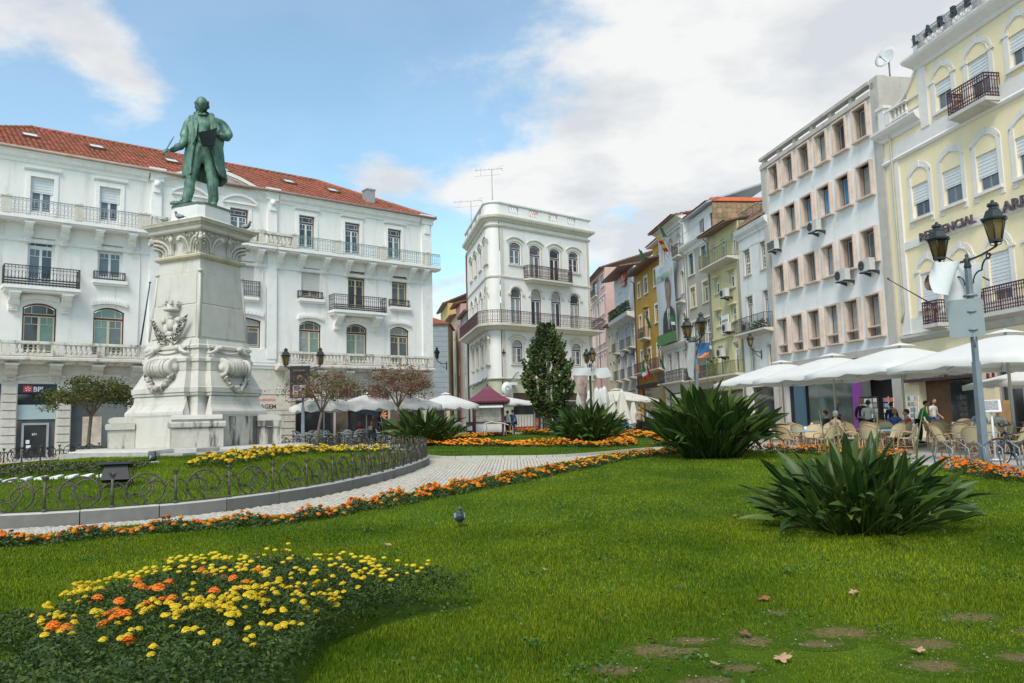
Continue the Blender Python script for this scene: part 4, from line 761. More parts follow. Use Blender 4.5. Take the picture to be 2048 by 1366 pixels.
    # iron balconies
    for (c, w, z, hh) in ((6.62, 2.1, 14.14, 1.0), (3.4, .95, 5.5, 1.0), (7.6, 3.6, 5.5, 1.0), (12, 3, 5.5, 1)):
        s = MB(); s.box(c - w / 2 - .05, c + w / 2 + .05, -.75, -.02, z - .16, z - .003); s.prism([(0, z - .34), (-.55, z - .2), (-.72, z - .16), (0, z - .16)], c - w / 2, c + w / 2, ax='x'); s.build('balcony_slab', SB, e)
        r = MB(); iron_rail(r, [(c - w / 2, 0), (c - w / 2, -.7), (c + w / 2, -.7), (c + w / 2, 0)], z, hh, .12, 'scroll', r=.016); r.build('iron_railing', IRON_M, e)
    s = MB(); s.sweep([(.5, 0), (X1, 0)], [(0, 4.9), (.1, 4.95), (.2, 5.06), (.26, 5.12), (.26, 5.24), (0, 5.28)]); s.build('ledge', SB, e)
    for (x, z) in ((2.9, 5.5), (6.3, 6.0)): q = MB(); q.tube([(x, -.1, z + .9), (x - 1.1, -1.5, z + 2.3)], [.03, .02], 6); q.blob((x - 1.1, -1.5, z + 2.32), .05); q.build('flagpole', IRON, e)
    # shop
    q = MB(); q.quad((1.75, .6, 0), (14, .6, 0), (14, .6, 4.3), (1.75, .6, 4.3)); q.build('shop_interior', mat('shop_brown_dark', (.05, .028, .015), .7, .4, 1.5), e)
    s = MB(); s.box(.55, 5.1, -.3, -.1, 3.02, 3.5); s1 = s.build('shop_sign', mat('sign_brown', (.055, .025, .022), .6, .3, 2), e); text('lettering', 'SOUVENIRS * ARTESANATO * HANDICRAFT', .3, mat('letter_grey', (.25, .24, .2), .5), s1, (.75, -.31, 3.14), ext=.006, sx=.72, bold=.006)
    q = MB(); q.box(3.1, 5.0, .2, .24, .4, 3.2); q.build('shop_window', MATS['glass_dark'], e); q = MB(); q.box(1.35, 3.0, .3, .36, .4, 3.2); q.build('shop_door', mat('door_wood', (.13, .065, .03), .5, .3, 3), e); q = MB(); q.box(3.4, 5.0, -.1, .1, .4, 1.15); q.build('window_ledge', WT, e)
    text('letter', 'H', .62, mat('letter_maroon', (.18, .02, .05), .5), e, (5.62, -.06, 2.7), ext=.03, bold=.02)
    q = MB(); q.box(5.95, 8.6, .3, .34, .4, 3.4); q.build('shop_window', MATS['glass_dark'], e); q = MB()
    for x in (5.95, 6.4, 7.15, 8.45): q.box(x, x + .12, .2, .3, .4, 3.4)
    q.build('door_frame', MATS['frame_alu'], e); q = MB(); q.box(6.0, 6.9, -.12, -.06, .5, 2.0); q.build('poster_board', mat('board_orange', (.5, .28, .12), .6, .4, 2), e)
    q = MB(); q.tube([(.55, -.12, 16.0), (.8, -.14, 15.0), (.8, -.14, 6.4), (.62, -.14, 5.9)], .05, 6); q.build('drain_pipe', mat('pipe_cream', (.45, .40, .25), .6), e)
    q = MB(); q.quad((.02, 0, 16.5), (3.05, 0, 16.5), (3.05, 9, 16.5), (.02, 9, 16.5)); q.quad((3.05, 0, 18.08), (X1, 0, 18.08), (X1, 9, 18.08), (3.05, 9, 18.08)); q.build('roof', ZINC, e)
    return B
YELLOW = build_yellow()
# ------------------------------------------------------------------ the row of old houses up the street on the right
WH2 = mat('stucco_white_old', (.68, .68, .665), .88, .06, 1.4, .12, grime=.38, gcol=(.30, .29, .26), gscale=(1, 1, .3)); LIME = mat('stucco_yellow_green', (.56, .52, .31), .88, .08, 1.2, .12, grime=.42, gcol=(.24, .22, .13), gscale=(1, 1, .3)); TAUPE = mat('stucco_taupe', (.37, .36, .30), .88, .07, 1.2, .1, grime=.25, gcol=(.22, .21, .18)); OCH = mat('stucco_ochre', (.50, .29, .045), .85, .10, 1.0, .12, grime=.45, gcol=(.26, .14, .04), gscale=(.8, .8, .25)); ASH = mat('stucco_ash', (.47, .47, .45), .88, .1, 1.2, .1, grime=.5, gcol=(.22, .21, .19)); STN = mat('window_stone', (.56, .52, .44), .85, .1, 4, .1, grime=.35, gcol=(.22, .2, .16)); GREEN = mat('planting_green', (.035, .075, .022), .8, .4, 5, isl=.4); SHG = mat('shingle_brown', (.30, .20, .12), .85, .3, 3, isl=.35)
def dth(a): return -(90 + a)
def casing(e, wins, mt=STN, t=.12):
    for q in wins:
        b = MB(); x, z, w, h = q[:4]; r = q[4] if len(q) > 4 else 0
        for s in (-1, 1): b.box(x + s * (w / 2 + t / 2) - t / 2, x + s * (w / 2 + t / 2) + t / 2, -.05, .02, z, z + h - r)
        if r: strip_arch(b, w + 2 * t, r + t, r + t * .9, t, -.05, .02, 0, z + h - r, x)
        else: b.box(x - w / 2 - t, x + w / 2 + t, -.05, .02, z + h, z + h + t)
        b.box(x - w / 2 - t - .04, x + w / 2 + t + .04, -.1, .02, z - .1, z); b.build('window_casing', mt, e)
def balcony(e, x0, x1, z, h=.95, d=.7, railm=None, style='bars', slab=STN, pitch=.13):
    s = MB(); s.prism([(0, z - .3), (-d * .7, z - .16), (-d, z - .12), (-d, z), (0, z)], x0, x1, ax='x'); s.build('balcony_slab', slab, e)
    r = MB(); iron_rail(r, [(x0 + .03, 0), (x0 + .03, -d + .05), (x1 - .03, -d + .05), (x1 - .03, 0)], z, h, pitch, style); r.build('iron_railing', railm or IRON, e)
def pipe(e, x, z0, z1, mt=ZINC): q = MB(); q.tube([(x, -.08, z0), (x, -.08, z1), (x, -.4, z1 + .3)], .055, 5); q.build('drain_pipe', mt, e)
def leafy(parent, x0, x1, y0, y1, z0, z1, n, size=.16, mt=GREEN, name='foliage'):
    C = np.stack([RNG.uniform(x0, x1, n), RNG.uniform(y0, y1, n), z0 + (z1 - z0) * RNG.uniform(0, 1, n) ** 1.4], 1); V, F = leaf_cloud(C, size); o = obj(name, np_mesh(name, V, F, mt), parent); tag(o, kind='stuff'); return o

# white house next to the block
wW = [(-3.5, 11.34, .98, 1.75, 0, 'grid', ('frame_brown', 'frame_white', 'glass_dark')), (-.95, 11.3, .95, 1.8, 0, 'grid', ('frame_brown', 'frame_white', 'glass_dark')), (-3.45, 7.32, .98, 2.5, 0, 'plain2', ('frame_brown', 'frame_white', 'glass_mid')), (-.9, 7.32, .9, 2.5, 0, 'plain2', ('frame_brown', 'frame_white', 'glass_blue')), (-3.45, 4.6, .6, 1.65, 0, 'plain2', ('frame_brown', 'frame_white', 'glass_dark')), (-.85, 4.4, .6, 1.85, 0, 'plain2', ('frame_brown', 'frame_white', 'glass_dark')), (-2.3, .5, 3.2, 3.1, 0, 'one', ('frame_brown', 'frame_brown', 'glass_dark'))]
W_ = simple_house('white_house', 'white house with iron plant balcony squeezed beside the grey white block', (16.86, 49.55), dth(-8), 4.76, 14.6, WH2, wW, roof_h=0); e = W_.e; casing(e, wW[:6])
b = MB(); b.sweep([(-4.76, 0), (0, 0)], [(0, 13.9), (.1, 13.95), (.12, 14.1), (.3, 14.3), (.36, 14.5), (.36, 14.6), (0, 14.65)]); b.box(-4.76, 0, -.03, 0, 13.2, 13.3); b.box(-4.76, 0, -.02, 7, 14.5, 14.62); b.build('cornice', WH2, e)
tile_roof(e, (-4.76, -.4, 14.62), (1, 0, 0), (0, .75, .62), 4.76, 2.2, TILE_O, .28, .3); r = MB(); iron_rail(r, [(-4.7, .1), (0, .1)], 14.7, 1.2, .16, 'bars'); r.build('iron_railing', IRON, e)
balcony(e, -4.7, -.05, 7.3, .98, .75, style='bars'); leafy(e, -2.6, -.2, -.68, -.2, 7.35, 7.95, 260, .16); ac_unit(W_, -3.1, 7.35, y=-.3, label='air conditioner behind the plant balcony of the white house'); b = MB(); b.box(-2.35, -1.95, -.14, 0, 4.5, 4.85); b.build('meter_box', MATS['ac_white'], e)
# yellow green house
wG = [(-4.1, 10.96, .9, 1.08, 0, 'plain2'), (-1.35, 10.94, .9, 1.15, 0, 'plain2'), (-4.1, 8.45, .82, 1.08, 0, 'plain2'), (-1.35, 8.47, .9, 1.1, 0, 'grid'), (-4.1, 4.75, .98, 2.2, 0, 'L'), (-1.3, 4.75, .9, 2.2, 0, 'L'), (-2.75, 13.05, .75, 1.75, 0, 'plain2'), (-.8, 13.05, .75, 1.75, 0, 'plain2'), (-4.6, 13.05, .7, 1.75, 0, 'plain2'), (-2.7, .6, 4.2, 3.0, 0, 'one', ('frame_brown', 'frame_brown', 'glass_dark'))]
G_ = simple_house('yellow_green_house', 'dull yellow house with mossy full-width balcony under its eave', (16.2, 54.27), dth(-7.5), 5.44, 15.55, LIME, wG, roof_h=1.5, eave=.9); e = G_.e; casing(e, wG[:6], LIME); balcony(e, -5.44, -.02, 13.0, 1.02, .9, mat('iron_moss', (.13, .14, .06), .7, .4, 6), 'bars'); balcony(e, -5.42, -.05, 4.7, .88, .75, style='bars', railm=MATS['iron_moss']); pipe(e, -.12, .5, 12.7)
b = MB()
for q in wG[:4]: b.box(q[0] - .62, q[0] + .62, -.28, 0, q[1] + q[3] + .1, q[1] + q[3] + .2)
b.box(-5.44, 0, -.1, 0, 7.45, 7.6); tag(b.build('window_hood', LIME, e), kind='stuff')
ac_unit(G_, -1.8, 10.28, label='air conditioner between two windows of the dull yellow house'); ac_unit(G_, -3.0, 6.05, w=.8, label='small air conditioner above the lowest balcony of the dull yellow house')
b = MB(); b.box(-3.5, -2.15, -.12, -.06, 7.75, 9.1); o = b.build('wall_sign', LETW, e); text('lettering', 'DENTISTA', .25, MATS['letter_dark'], o, (-3.4, -.125, 8.6), ext=.004, bold=.006); text('lettering', 'JARDINER', .25, MATS['letter_dark'], o, (-3.4, -.125, 8.25), ext=.004, bold=.006)
ac_unit(G_, -1.75, 7.75, w=.85, label='air conditioner beside the white dentist sign on the dull yellow house')
leafy(e, -5.3, -4.6, -.7, -.1, 4.8, 6.2, 260, .18, mat('planting_lime', (.14, .17, .03), .8, .4, 5, isl=.4))
# taupe house with attic terrace
wR = [(-3.95, 13.41, 1.1, 1.75, 0, 'plain2', ('frame_blue', 'frame_blue', ['glass_mid', 'glass_dark'])), (-1.05, 13.4, 1.1, 1.77, 0, 'plain2', ('frame_blue', 'frame_blue', 'glass_pale')), (-3.9, 10.7, 1.1, 1.62, 0, 'plain2', ('frame_cream', 'frame_cream', 'glass_mid')), (-1.0, 10.7, 1.15, 1.6, 0, 'plain2', ('frame_cream', 'frame_cream', 'glass_mid')), (-3.9, 7.15, 1.15, 2.3, 0, 'grid'), (-.9, 7.15, 1.1, 2.3, 0, 'grid'), (-4.2, 4.75, .8, 1.7, 0, 'plain2'), (-1.7, 4.75, .8, 1.7, 0, 'plain2'), (-2.7, .7, 3.8, 3.2, 0, 'one', ('frame_brown', 'frame_brown', 'glass_dark'))]
R_h = simple_house('taupe_house', 'taupe house with blue windows and a white attic behind a wire terrace', (15.49, 59.67), dth(-7), 5.34, 15.6, TAUPE, wR, roof_h=0); e = R_h.e; casing(e, wR[:6], mat('casing_cream', (.62, .58, .46), .8, .06), .2)
b = MB(); b.sweep([(-5.34, 0), (0, 0)], [(0, 15.3), (.1, 15.35), (.16, 15.6), (.4, 15.75), (.5, 15.9), (.5, 16.0), (0, 16.05)]); b.box(-5.34, 0, -.04, 7, 15.56, 15.7); b.build('cornice', WH2, e)
b = MB(); wall(b, -5.34, 0, 15.7, 18.3, [(-3.1, -2.0, 15.9, 17.7), (-.75, .0 - .02, 15.9, 17.7)], depth=.2, y=.5); b.build('attic_wall', WH2, e)
for x in (-2.55, -.4): window(e, x, 15.9, 1.05 if x < -1 else .7, 1.8, 0, 'plain2', ('frame_brown', 'frame_brown', ['glass_mid', 'glass_pale']), y=.6, trans=0)
b = MB(); b.add([(-5.5, -.1, 18.3), (.3, -.1, 18.3), (.3, 6, 20.3), (-5.5, 6, 20.3), (-5.5, -.1, 18.42), (.3, -.1, 18.42), (.3, 6, 20.45), (-5.5, 6, 20.45)], [(0, 1, 2, 3), (4, 7, 6, 5), (0, 4, 5, 1), (1, 5, 6, 2)]); b.build('roof', mat('roof_zinc_blue', (.33, .38, .43), .5, .1), e); tile_roof(e, (-5.5, -.15, 18.45), (1, 0, 0), (0, 6, 2), 5.8, 1.3, TILE_B, .3, .4)
b = MB(); b.box(.06, .16, .4, 6, 15.5, 18.3); o = b.build('shingle_side_wall', SHG, e); b = MB()
for k in range(7):
    for j in range(14): b.box(.161, .2, .4 + .4 * j, .78 + .4 * j, 15.5 + .4 * k, 15.93 + .4 * k)
tag(b.build('shingles', SHG, o), kind='stuff'); b = MB(); b.box(-.1, .3, .3, 6.2, 18.46, 18.75); b.build('verge_band', TILE_B, e)
r = MB(); iron_rail(r, [(-5.3, -.4), (0, -.4)], 16.02, .95, .3, 'bars', r=.009); r.build('iron_railing', IRON_W, e); balcony(e, -4.6, -.1, 7.12, .95, .7, style='bars'); pipe(e, -.1, .6, 15.2); balcony(e, -5.2, -.1, 4.7, .95, .7, style='scroll')
b = MB(); b.box(-2.4, -1.2, -.85, -.8, 5.05, 5.75); o = b.build('sign', mat('sign_orange_red', (.62, .12, .07), .5, .1), e); text('lettering', 'ALUGA', .3, LETW, o, (-2.3, -.855, 5.43), ext=.003, bold=.008); text('lettering', '239 82', .26, LETW, o, (-2.3, -.855, 5.12), ext=.003)
# white house behind the campaign banner
wB = [(-5.85, 15.82, .9, 1.85, .4, 'plain2', ('frame_white', 'frame_white', 'glass_mid')), (-3.7, 15.82, .95, 1.85, .42, 'plain2', ('frame_white', 'frame_white', 'glass_mid')), (-1.45, 15.82, .95, 1.8, .42, 'plain2', ('frame_white', 'frame_white', 'glass_pale')), (-.95, 12.25, .72, 1.95, .3, 'plain2', ('frame_brown', 'frame_white', 'glass_dark')), (-.95, 8.6, .72, 2.0, .3, 'plain2', ('frame_brown', 'frame_white', 'glass_dark'))] + [(x, 4.85, .95, 2.55, 0, 'plain2', ('frame_brown', 'frame_white', 'glass_dark')) for x in (-5.4, -3.2, -1.1)] + [(-3.6, .8, 5.6, 3.1, 0, 'one', ('frame_brown', 'frame_brown', 'glass_dark'))]
N_ = simple_house('banner_house', 'white house with arched top windows partly covered by a tall campaign banner', (14.84, 64.97), dth(-6.2), 7.2, 18.9, WH2, wB, roofm=TILE_R, roof_h=1.4, eave=1.0); e = N_.e; casing(e, wB[:8], STN, .14)
b = MB(); b.sweep([(-7.2, 0), (0, 0)], [(0, 18.3), (.12, 18.35), (.2, 18.6), (.6, 18.8), (.7, 18.95), (0, 19)]); b.sweep([(-7.2, 0), (0, 0)], [(0, 7.75), (.15, 7.8), (.3, 7.95), (.4, 8.1), (.4, 8.2), (0, 8.25)])
for q in wB[:3]: b.box(q[0] - .75, q[0] + .75, -.22, 0, 18.0, 18.14)
for x in (-7.05, -.15): b.box(x - .14, x + .14, -.06, 0, 4, 18.3)
b.build('cornice', WH2, e); balcony(e, -7.1, -.1, 4.8, .98, .8, style='scroll'); balcony(e, -1.9, -.2, 15.5, .95, .6, style='scroll'); balcony(e, -1.7, -.3, 11.6, .2, .5); pipe(e, -.05, .7, 18.0)
def banner():
    t = T('campaign_banner', 'tall white campaign banner with green lettering and a portrait in dark suit', 'banner', N_.world(-4.3, -.5, 8.3), N_.th)
    w, h = 5.4, 7.4; b = MB(); nx, nz = 8, 12
    yy = lambda i, j: .05 * sin(i * .9 + j * .35)
    vs = [(-w / 2 + w * i / nx, yy(i, j), h * j / nz) for j in range(nz + 1) for i in range(nx + 1)]; fs = [(j * (nx + 1) + i, j * (nx + 1) + i + 1, (j + 1) * (nx + 1) + i + 1, (j + 1) * (nx + 1) + i) for j in range(nz) for i in range(nx)]
    vs2 = [(x, y + .02, z) for (x, y, z) in vs]; b.add(vs, fs); b.add(vs2, [f[::-1] for f in fs]); b.build('cloth', mat('banner_cloth', (.50, .54, .56), .6, .05, .5), t)
    f = -.09
    def shape(nm, poly, mt, y=f): q = MB(); q.prism(poly, y, y + .01); return q.build(nm, mt, t)
    shape('printed_suit', [(-.95, .9), (2.55, .9), (2.55, 2.3), (2.3, 2.75), (1.55, 3.15), (1.2, 3.35), (.55, 3.3), (.2, 3.0), (-.45, 2.75), (-.8, 2.2)], mat('print_suit', (.022, .022, .028), .6, .3, 1))
    shape('printed_shirt', [(.55, 3.2), (1.25, 3.2), (1.1, 2.2), (.95, 1.2), (.8, 1.2), (.6, 2.2)], LETW, f - .012); shape('printed_tie', [(.82, 3.0), (1.0, 3.0), (1.06, 2.0), (.95, 1.25), (.85, 1.25), (.78, 2.0)], mat('print_tie', (.08, .09, .10), .6), f - .024)
    el = lambda cx, cz, rx, rz, a0=0, a1=360, n=18: [(cx + rx * cos(radians(a0 + (a1 - a0) * k / n)), cz + rz * sin(radians(a0 + (a1 - a0) * k / n))) for k in range(n)]
    SK = mat('print_skin', (.25, .165, .125), .6, .25, 1.2)
    shape('printed_neck', [(.55, 3.0), (1.3, 3.0), (1.35, 3.8), (.5, 3.8)], SK, f - .013); shape('printed_face', el(.92, 4.6, .68, 1.1), SK, f - .025); shape('printed_hair', el(.92, 4.85, .72, .98, -8, 188, 18) + [(.3, 5.1), (.5, 5.35), (.95, 5.42), (1.35, 5.3), (1.55, 5.05)], mat('print_hair', (.055, .05, .05), .7, .4, 3), f - .037)
    for x in (.66, 1.18): shape('printed_eye', el(x, 4.72, .11, .045, n=8), MATS['print_hair'], f - .037)
    shape('printed_nose', [(.86, 4.7), (.98, 4.7), (1.04, 4.32), (.8, 4.32)], mat('print_skin_dark', (.17, .10, .08), .6), f - .034); shape('printed_mouth', el(.92, 4.05, .24, .05, n=8), MATS['print_skin_dark'], f - .034)
    GT = mat('banner_green', (.16, .34, .17), .6, .1); text('lettering', 'COIMBRA', .88, GT, t, (-2.35, f - .01, 5.75), ext=.004, bold=.01); text('lettering', 'É', .8, mat('banner_pink', (.5, .25, .25), .6), t, (1.95, f - .01, 5.8), ext=.004); text('lettering', 'VOTA', .45, mat('banner_pale', (.40, .47, .43), .6), t, (-1.6, f - .01, 6.7), ext=.004)
    shape('green_band', [(-w / 2, 0), (w / 2, 0), (w / 2, .85), (-w / 2, .95)], mat('band_green', (.07, .19, .05), .6, .2), f - .04)
    return t
banner()
def flag(label, p, rz, cols, tilt=.5, L=2.2, fw=1.1, fh=.75, group=None, droop=.4):
    t = T('flag', label, 'flag', p, rz, group); q = MB(); tip = Vector((0, -L * sin(tilt), L * cos(tilt))); q.tube([(0, 0, 0), tip], [.022, .016], 5); q.build('pole', mat('pole_wood', (.35, .22, .1), .6), t)
    n = 8; m = 4; b = MB(); k = len(cols)
    for c in range(k):
        vs = []
        for j in (0, 1):
            s = (c + j) / k; base = tip * (1 - fh * s / L)
            for i in range(n + 1): a = i / n; vs.append(base + Vector((fw * a * .8, .12 * sin(a * 7 + s * 2), -droop * fw * a * (1 + .2 * sin(5 * a)))))
        b.add(vs, [(i, i + 1, n + 2 + i, n + 1 + i) for i in range(n)], c, True)
    b.build('cloth', cols, t); return t
FG = mat('flag_green', (.03, .22, .09), .7, .2, 2); FR = mat('flag_red', (.45, .03, .05), .7, .2); FY = mat('flag_yellow', (.65, .45, .05), .7, .1); FB = mat('flag_blue', (.04, .14, .32), .7, .1); FO = mat('flag_orange', (.6, .2, .06), .7, .1)
p = N_.world(-3.6, -.3, 15.9); flag('red and yellow flag above the campaign banner', p, N_.th, [FY, FR, FY, FR], .5, 2.4, 1.7, 1.5); p = N_.world(-2.6, -.3, 16.2); flag('green flag behind the red and yellow one at the banner top', p, N_.th, [FG], .45, 2.6, 1.2, .9)
p = N_.world(-.9, -.9, 8.2); flag('green flag on a stick at the lower corner of the campaign banner', p, N_.th, [FG, FG, LETW], .2, 2.4, 1.2, .8)
p = N_.world(-6.9, -.75, 4.9); flag('green, white and red flag hanging from the scrolled balcony end', p, N_.th + pi, [FG, LETW, FR], -.5, 2.6, 1.6, 1.1, droop=.8); p = N_.world(-4.0, -.75, 5.0); flag('green flag planted in the middle of the scrolled balcony', p, N_.th, [FG], .3, 2.6, 1.2, .9, droop=.9)
# ochre house
wO = [(-7.95, 14.2, .82, 1.45), (-5.2, 14.2, 1.05, 1.6), (-1.6, 14.3, 1.0, 1.6), (-7.85, 10.62, .88, 1.6), (-5.2, 9.75, 1.05, 2.65), (-1.7, 10.82, 1.05, 1.65), (-7.9, 6.4, .85, 2.2), (-5.0, 6.4, 1.1, 2.2), (-1.65, 6.5, 1.0, 2.2), (-4.8, .9, 7.6, 3.9, 0, 'one', ('frame_brown', 'frame_brown', 'glass_dark'))]
wO = [(*q[:4], 0, 'plain2', ('frame_white', 'frame_brown', ['glass_dark', 'glass_mid'])) if len(q) == 4 else q for q in wO]
O_ = simple_house('ochre_house', 'tall ochre yellow house with white window frames and a roof room', (14.06, 72.13), dth(-5.2), 9.81, 16.75, OCH, wO, roofm=TILE_O, roof_h=1.0, eave=1.1); e = O_.e; casing(e, wO[:9], WHITE, .2)
b = MB(); b.box(-7.2, -.2, 1.4, 7, 16.6, 19.3); b.build('roof_room', OCH, e); tile_roof(e, (-7.7, .7, 19.35), (1, 0, 0), (0, .93, .3), 8.0, 4.5, TILE_O, .3, .45); b = MB(); b.box(-7.6, .2, .8, 7, 19.2, 19.34); b.build('roof_room_eave', WH2, e); window(e, -5.0, 17.1, 1.0, 1.3, 0, 'one', ('frame_brown', 'frame_brown', 'glass_dark'), y=1.32); window(e, -1.5, 17.6, 1.0, 1.1, 0, 'one', ('frame_brown', 'frame_brown', 'glass_dark'), y=1.32)
b = MB(); b.box(-6.0, -4.4, -.4, 0, 12.7, 12.9); b.build('door_hood', OCH, e); balcony(e, -6.7, -4.3, 9.7, 1.0, .7); balcony(e, -9.7, -.2, 6.38, 1.0, .5, style='bars', railm=IRON_M); pipe(e, -9.75, .8, 16.0, MATS['frame_brown']); b = MB(); b.box(-9.8, 0, -.3, 0, 4.85, 5.15); b.build('shop_fascia', DARK, e)
p = O_.world(-1.2, -1.2, 16.3); flag('green flag under the eave of the ochre house', p, O_.th, [FG], .3, 1.6, 1.2, .9); p = O_.world(-2.2, -.4, 9.4); flag('green flag by the lower right window of the ochre house', p, O_.th, [FG], .3, 2.2, 1.2, 1.0)
# white and ash house with the red sign
wS = [(-7.1, 16.2, 1.0, 1.6), (-3.3, 14.4, 1.0, 1.2), (-7.6, 14.3, .9, 1.2), (-9.4, 9.5, 1.0, 2.5), (-4.6, 9.5, 1.2, 2.45), (-1.6, 9.5, 1.2, 2.5), (-8.8, 6.3, 1.1, 2.5), (-5.4, 6.3, 1.2, 2.5), (-1.6, 6.3, 1.3, 2.5), (-5, 1, 7, 3.8, 0, 'one', ('frame_brown', 'frame_brown', 'glass_dark'))]
S_ = simple_house('terrace_house', 'pale grey house with a planted terrace and a red sign under its deep eave', (13.17, 81.89), dth(-4.5), 10.17, 18.0, ASH, wS, roofm=TILE_O, roof_h=1.2, eave=1.5, mats=('frame_white', 'frame_white', ['glass_mid', 'glass_pale'])); e = S_.e; casing(e, wS[:9], WH2, .15); b = MB(); b.box(-10.17, 0, -.02, -.001, 13.0, 17.9); b.build('upper_wall', WH2, e)
b = MB(); b.prism([(0, 12.3), (-.9, 12.7), (-1.0, 13.1), (0, 13.1)], -10.1, 0, ax='x'); b.build('terrace_slab', WH2, e); r = MB(); iron_rail(r, [(-10, 0), (-10, -.9), (-.05, -.9)], 13.1, 1.1, .2); r.build('iron_railing', IRON, e); leafy(e, -10, -.1, -1.0, -.5, 13.1, 14.3, 1100, .26)
b = MB(); b.box(-5.6, -3.0, -.3, -.2, 17.0, 18.1); b.box(-5.4, -3.3, -.3, -.2, 16.5, 16.92); o = b.build('roof_sign', RED, e); tag(o, kind='stuff'); b = MB(); b.tube([(-4.3 + .5 * cos(pi * k / 8), -.32, 17.2 + .6 * sin(pi * k / 8)) for k in range(9)], .06, 4); b.box(-4.8, -3.8, -.33, -.305, 17.35, 17.45); b.box(-4.35, -4.25, -.33, -.305, 17.1, 17.8); b.build('sign_mark', LETW, o)
for (x, z) in ((-9.3, 9.45), (-4.9, 9.45), (-1.7, 9.45), (-8.8, 6.2), (-5.3, 6.2), (-1.7, 6.2)): balcony(e, x - 1, x + 1, z, 1.05, .6, pitch=.16)
q = MB(); q.tube([(-10.1 + k * .7, -.1, 8.9 + .25 * sin(k)) for k in range(15)], .05, 4); q.build('wall_cable', IRON, e)
# pale yellow and pink houses further up
wP = [(-4.1, 10.1, .95, 1.9), (-2.1, 10.1, .95, 1.9), (-3.8, 6.5, .95, 2.1), (-1.8, 6.5, .95, 2.1), (-2.8, 1.2, 3.8, 3.4, 0, 'one', ('frame_brown', 'frame_brown', 'glass_dark'))]
y_ = simple_house('pale_yellow_house', 'low pale yellow house in front of the pink one up the street', (12.37, 92.03), dth(-4), 5.54, 13.2, CREAM, wP, roofm=TILE_R, roof_h=1.0, eave=.6); casing(y_.e, wP[:4], STN)
wK = [(x, z, 1.0, h) for x in (-12.3, -10.6, -8.9, -5.6, -3.8, -1.8) for (z, h) in ((15.3, 1.9), (11.6, 2.0), (8.0, 2.1))] + [(-2.3, 18.8, 1.0, 1.6), (-1.0, 18.8, 1.0, 1.6), (-7, 18.3, 4.2, 2.2, 0, 'one', ('frame_brown', 'frame_brown', 'glass_dark'))]
k_ = simple_house('pink_house', 'tall salmon pink house with a loggia under its roof up the street', (11.98, 97.56), dth(-4), 14, 21.0, PINK, wK, roofm=TILE_R, roof_h=2.2, eave=.6); casing(k_.e, wK[:-1], WH2, .12); b = MB()
for z in (10.6, 14.3, 17.6): b.box(-14, 0, -.06, 0, z, z + .18)
tag(b.build('string_course', WH2, k_.e), kind='stuff'); balcony(k_.e, -9.2, -4.8, 18.25, 1.0, .5); balcony(k_.e, -12.8, -8.4, 8, 1.0, .6); pipe(k_.e, -4.8, 1, 20)
f_ = simple_house('street_end_house', 'weathered beige house closing the far end of the street', (11.0, 112.5), -180 + 6, 26, 14, CREAM, [(-3 - 3.2 * k, z, 1.1, 2) for k in range(7) for z in (4, 8)], roofm=TILE_R, roof_h=1.5)
f_.e.location = (24, 113, 0); f_.e.rotation_euler = (0, 0, radians(6))
# ------------------------------------------------------------------ ground, paths, lawns
def smooth_closed(pts, n=8):
    pts = [Vector(p) for p in pts]; k = len(pts); out = []
    for i in range(k):
        p0, p1, p2, p3 = pts[i - 1], pts[i], pts[(i + 1) % k], pts[(i + 2) % k]
        for j in range(n): t = j / n; out.append(.5 * ((2 * p1) + (p2 - p0) * t + (2 * p0 - 5 * p1 + 4 * p2 - p3) * t * t + (3 * p1 - p0 - 3 * p2 + p3) * t ** 3))
    return out
def smooth_open(pts, n=8):
    pts = [Vector(p) for p in pts]; q = [pts[0] * 2 - pts[1]] + pts + [pts[-1] * 2 - pts[-2]]; out = []
    for i in range(1, len(q) - 2):
        p0, p1, p2, p3 = q[i - 1], q[i], q[i + 1], q[i + 2]
        for j in range(n): t = j / n; out.append(.5 * ((2 * p1) + (p2 - p0) * t + (2 * p0 - 5 * p1 + 4 * p2 - p3) * t * t + (3 * p1 - p0 - 3 * p2 + p3) * t ** 3))
    return out + [pts[-1]]
def in_poly(X, Y, poly):
    P = np.array([(p[0], p[1]) for p in poly]); inside = np.zeros(len(X), bool); j = len(P) - 1
    for i in range(len(P)):
        xi, yi, xj, yj = *P[i], *P[j]
        c = ((yi > Y) != (yj > Y)) & (X < (xj - xi) * (Y - yi) / (yj - yi + 1e-12) + xi); inside ^= c; j = i
    return inside
def G_(Y): return .013 * np.clip(Y, 0, 130)
PAVE = mat('pavement', (.36, .34, .30), .85, .14, .5, .25, bscale=9, grime=.35, gcol=(.2, .19, .17), gscale=(.4, .4, .4)); TURF = mat('turf', (.04, .085, .006), .95, .3, .8, .3, col2=(.08, .13, .012), bscale=30, grime=0, spec=.05)
b = MB(); ys = [-60, 0, 130, 1500]; b.add([(x, y, g(y) - .02) for y in ys for x in (-1500, 1500)], [(2 * i, 2 * i + 1, 2 * i + 3, 2 * i + 2) for i in range(3)]); tag(b.build('ground', PAVE), 'pale stone pavement of the whole square', kind='structure')
def sheet(name, poly, dz, mt, label):
    b = MB(); b.add([(p[0], p[1], g(p[1]) + dz) for p in poly], [tuple(range(len(poly)))]); o = b.build(name, mt, fix=True)
    if o.data.polygons[0].normal.z < 0: o.data.flip_normals()
    return tag(o, label, kind='structure')
STRIP_FAR = [(-7.6, 10.7), (-7.14, 10.98), (-6.46, 11.62), (-5.6, 12.2), (-4.5, 12.6), (-3.3, 13.2), (-2.7, 14.6), (-1.75, 16.6), (-.35, 20.3), (1.8, 25.0), (3.6, 28.6), (5.6, 30.4), (6.3, 30.9)]
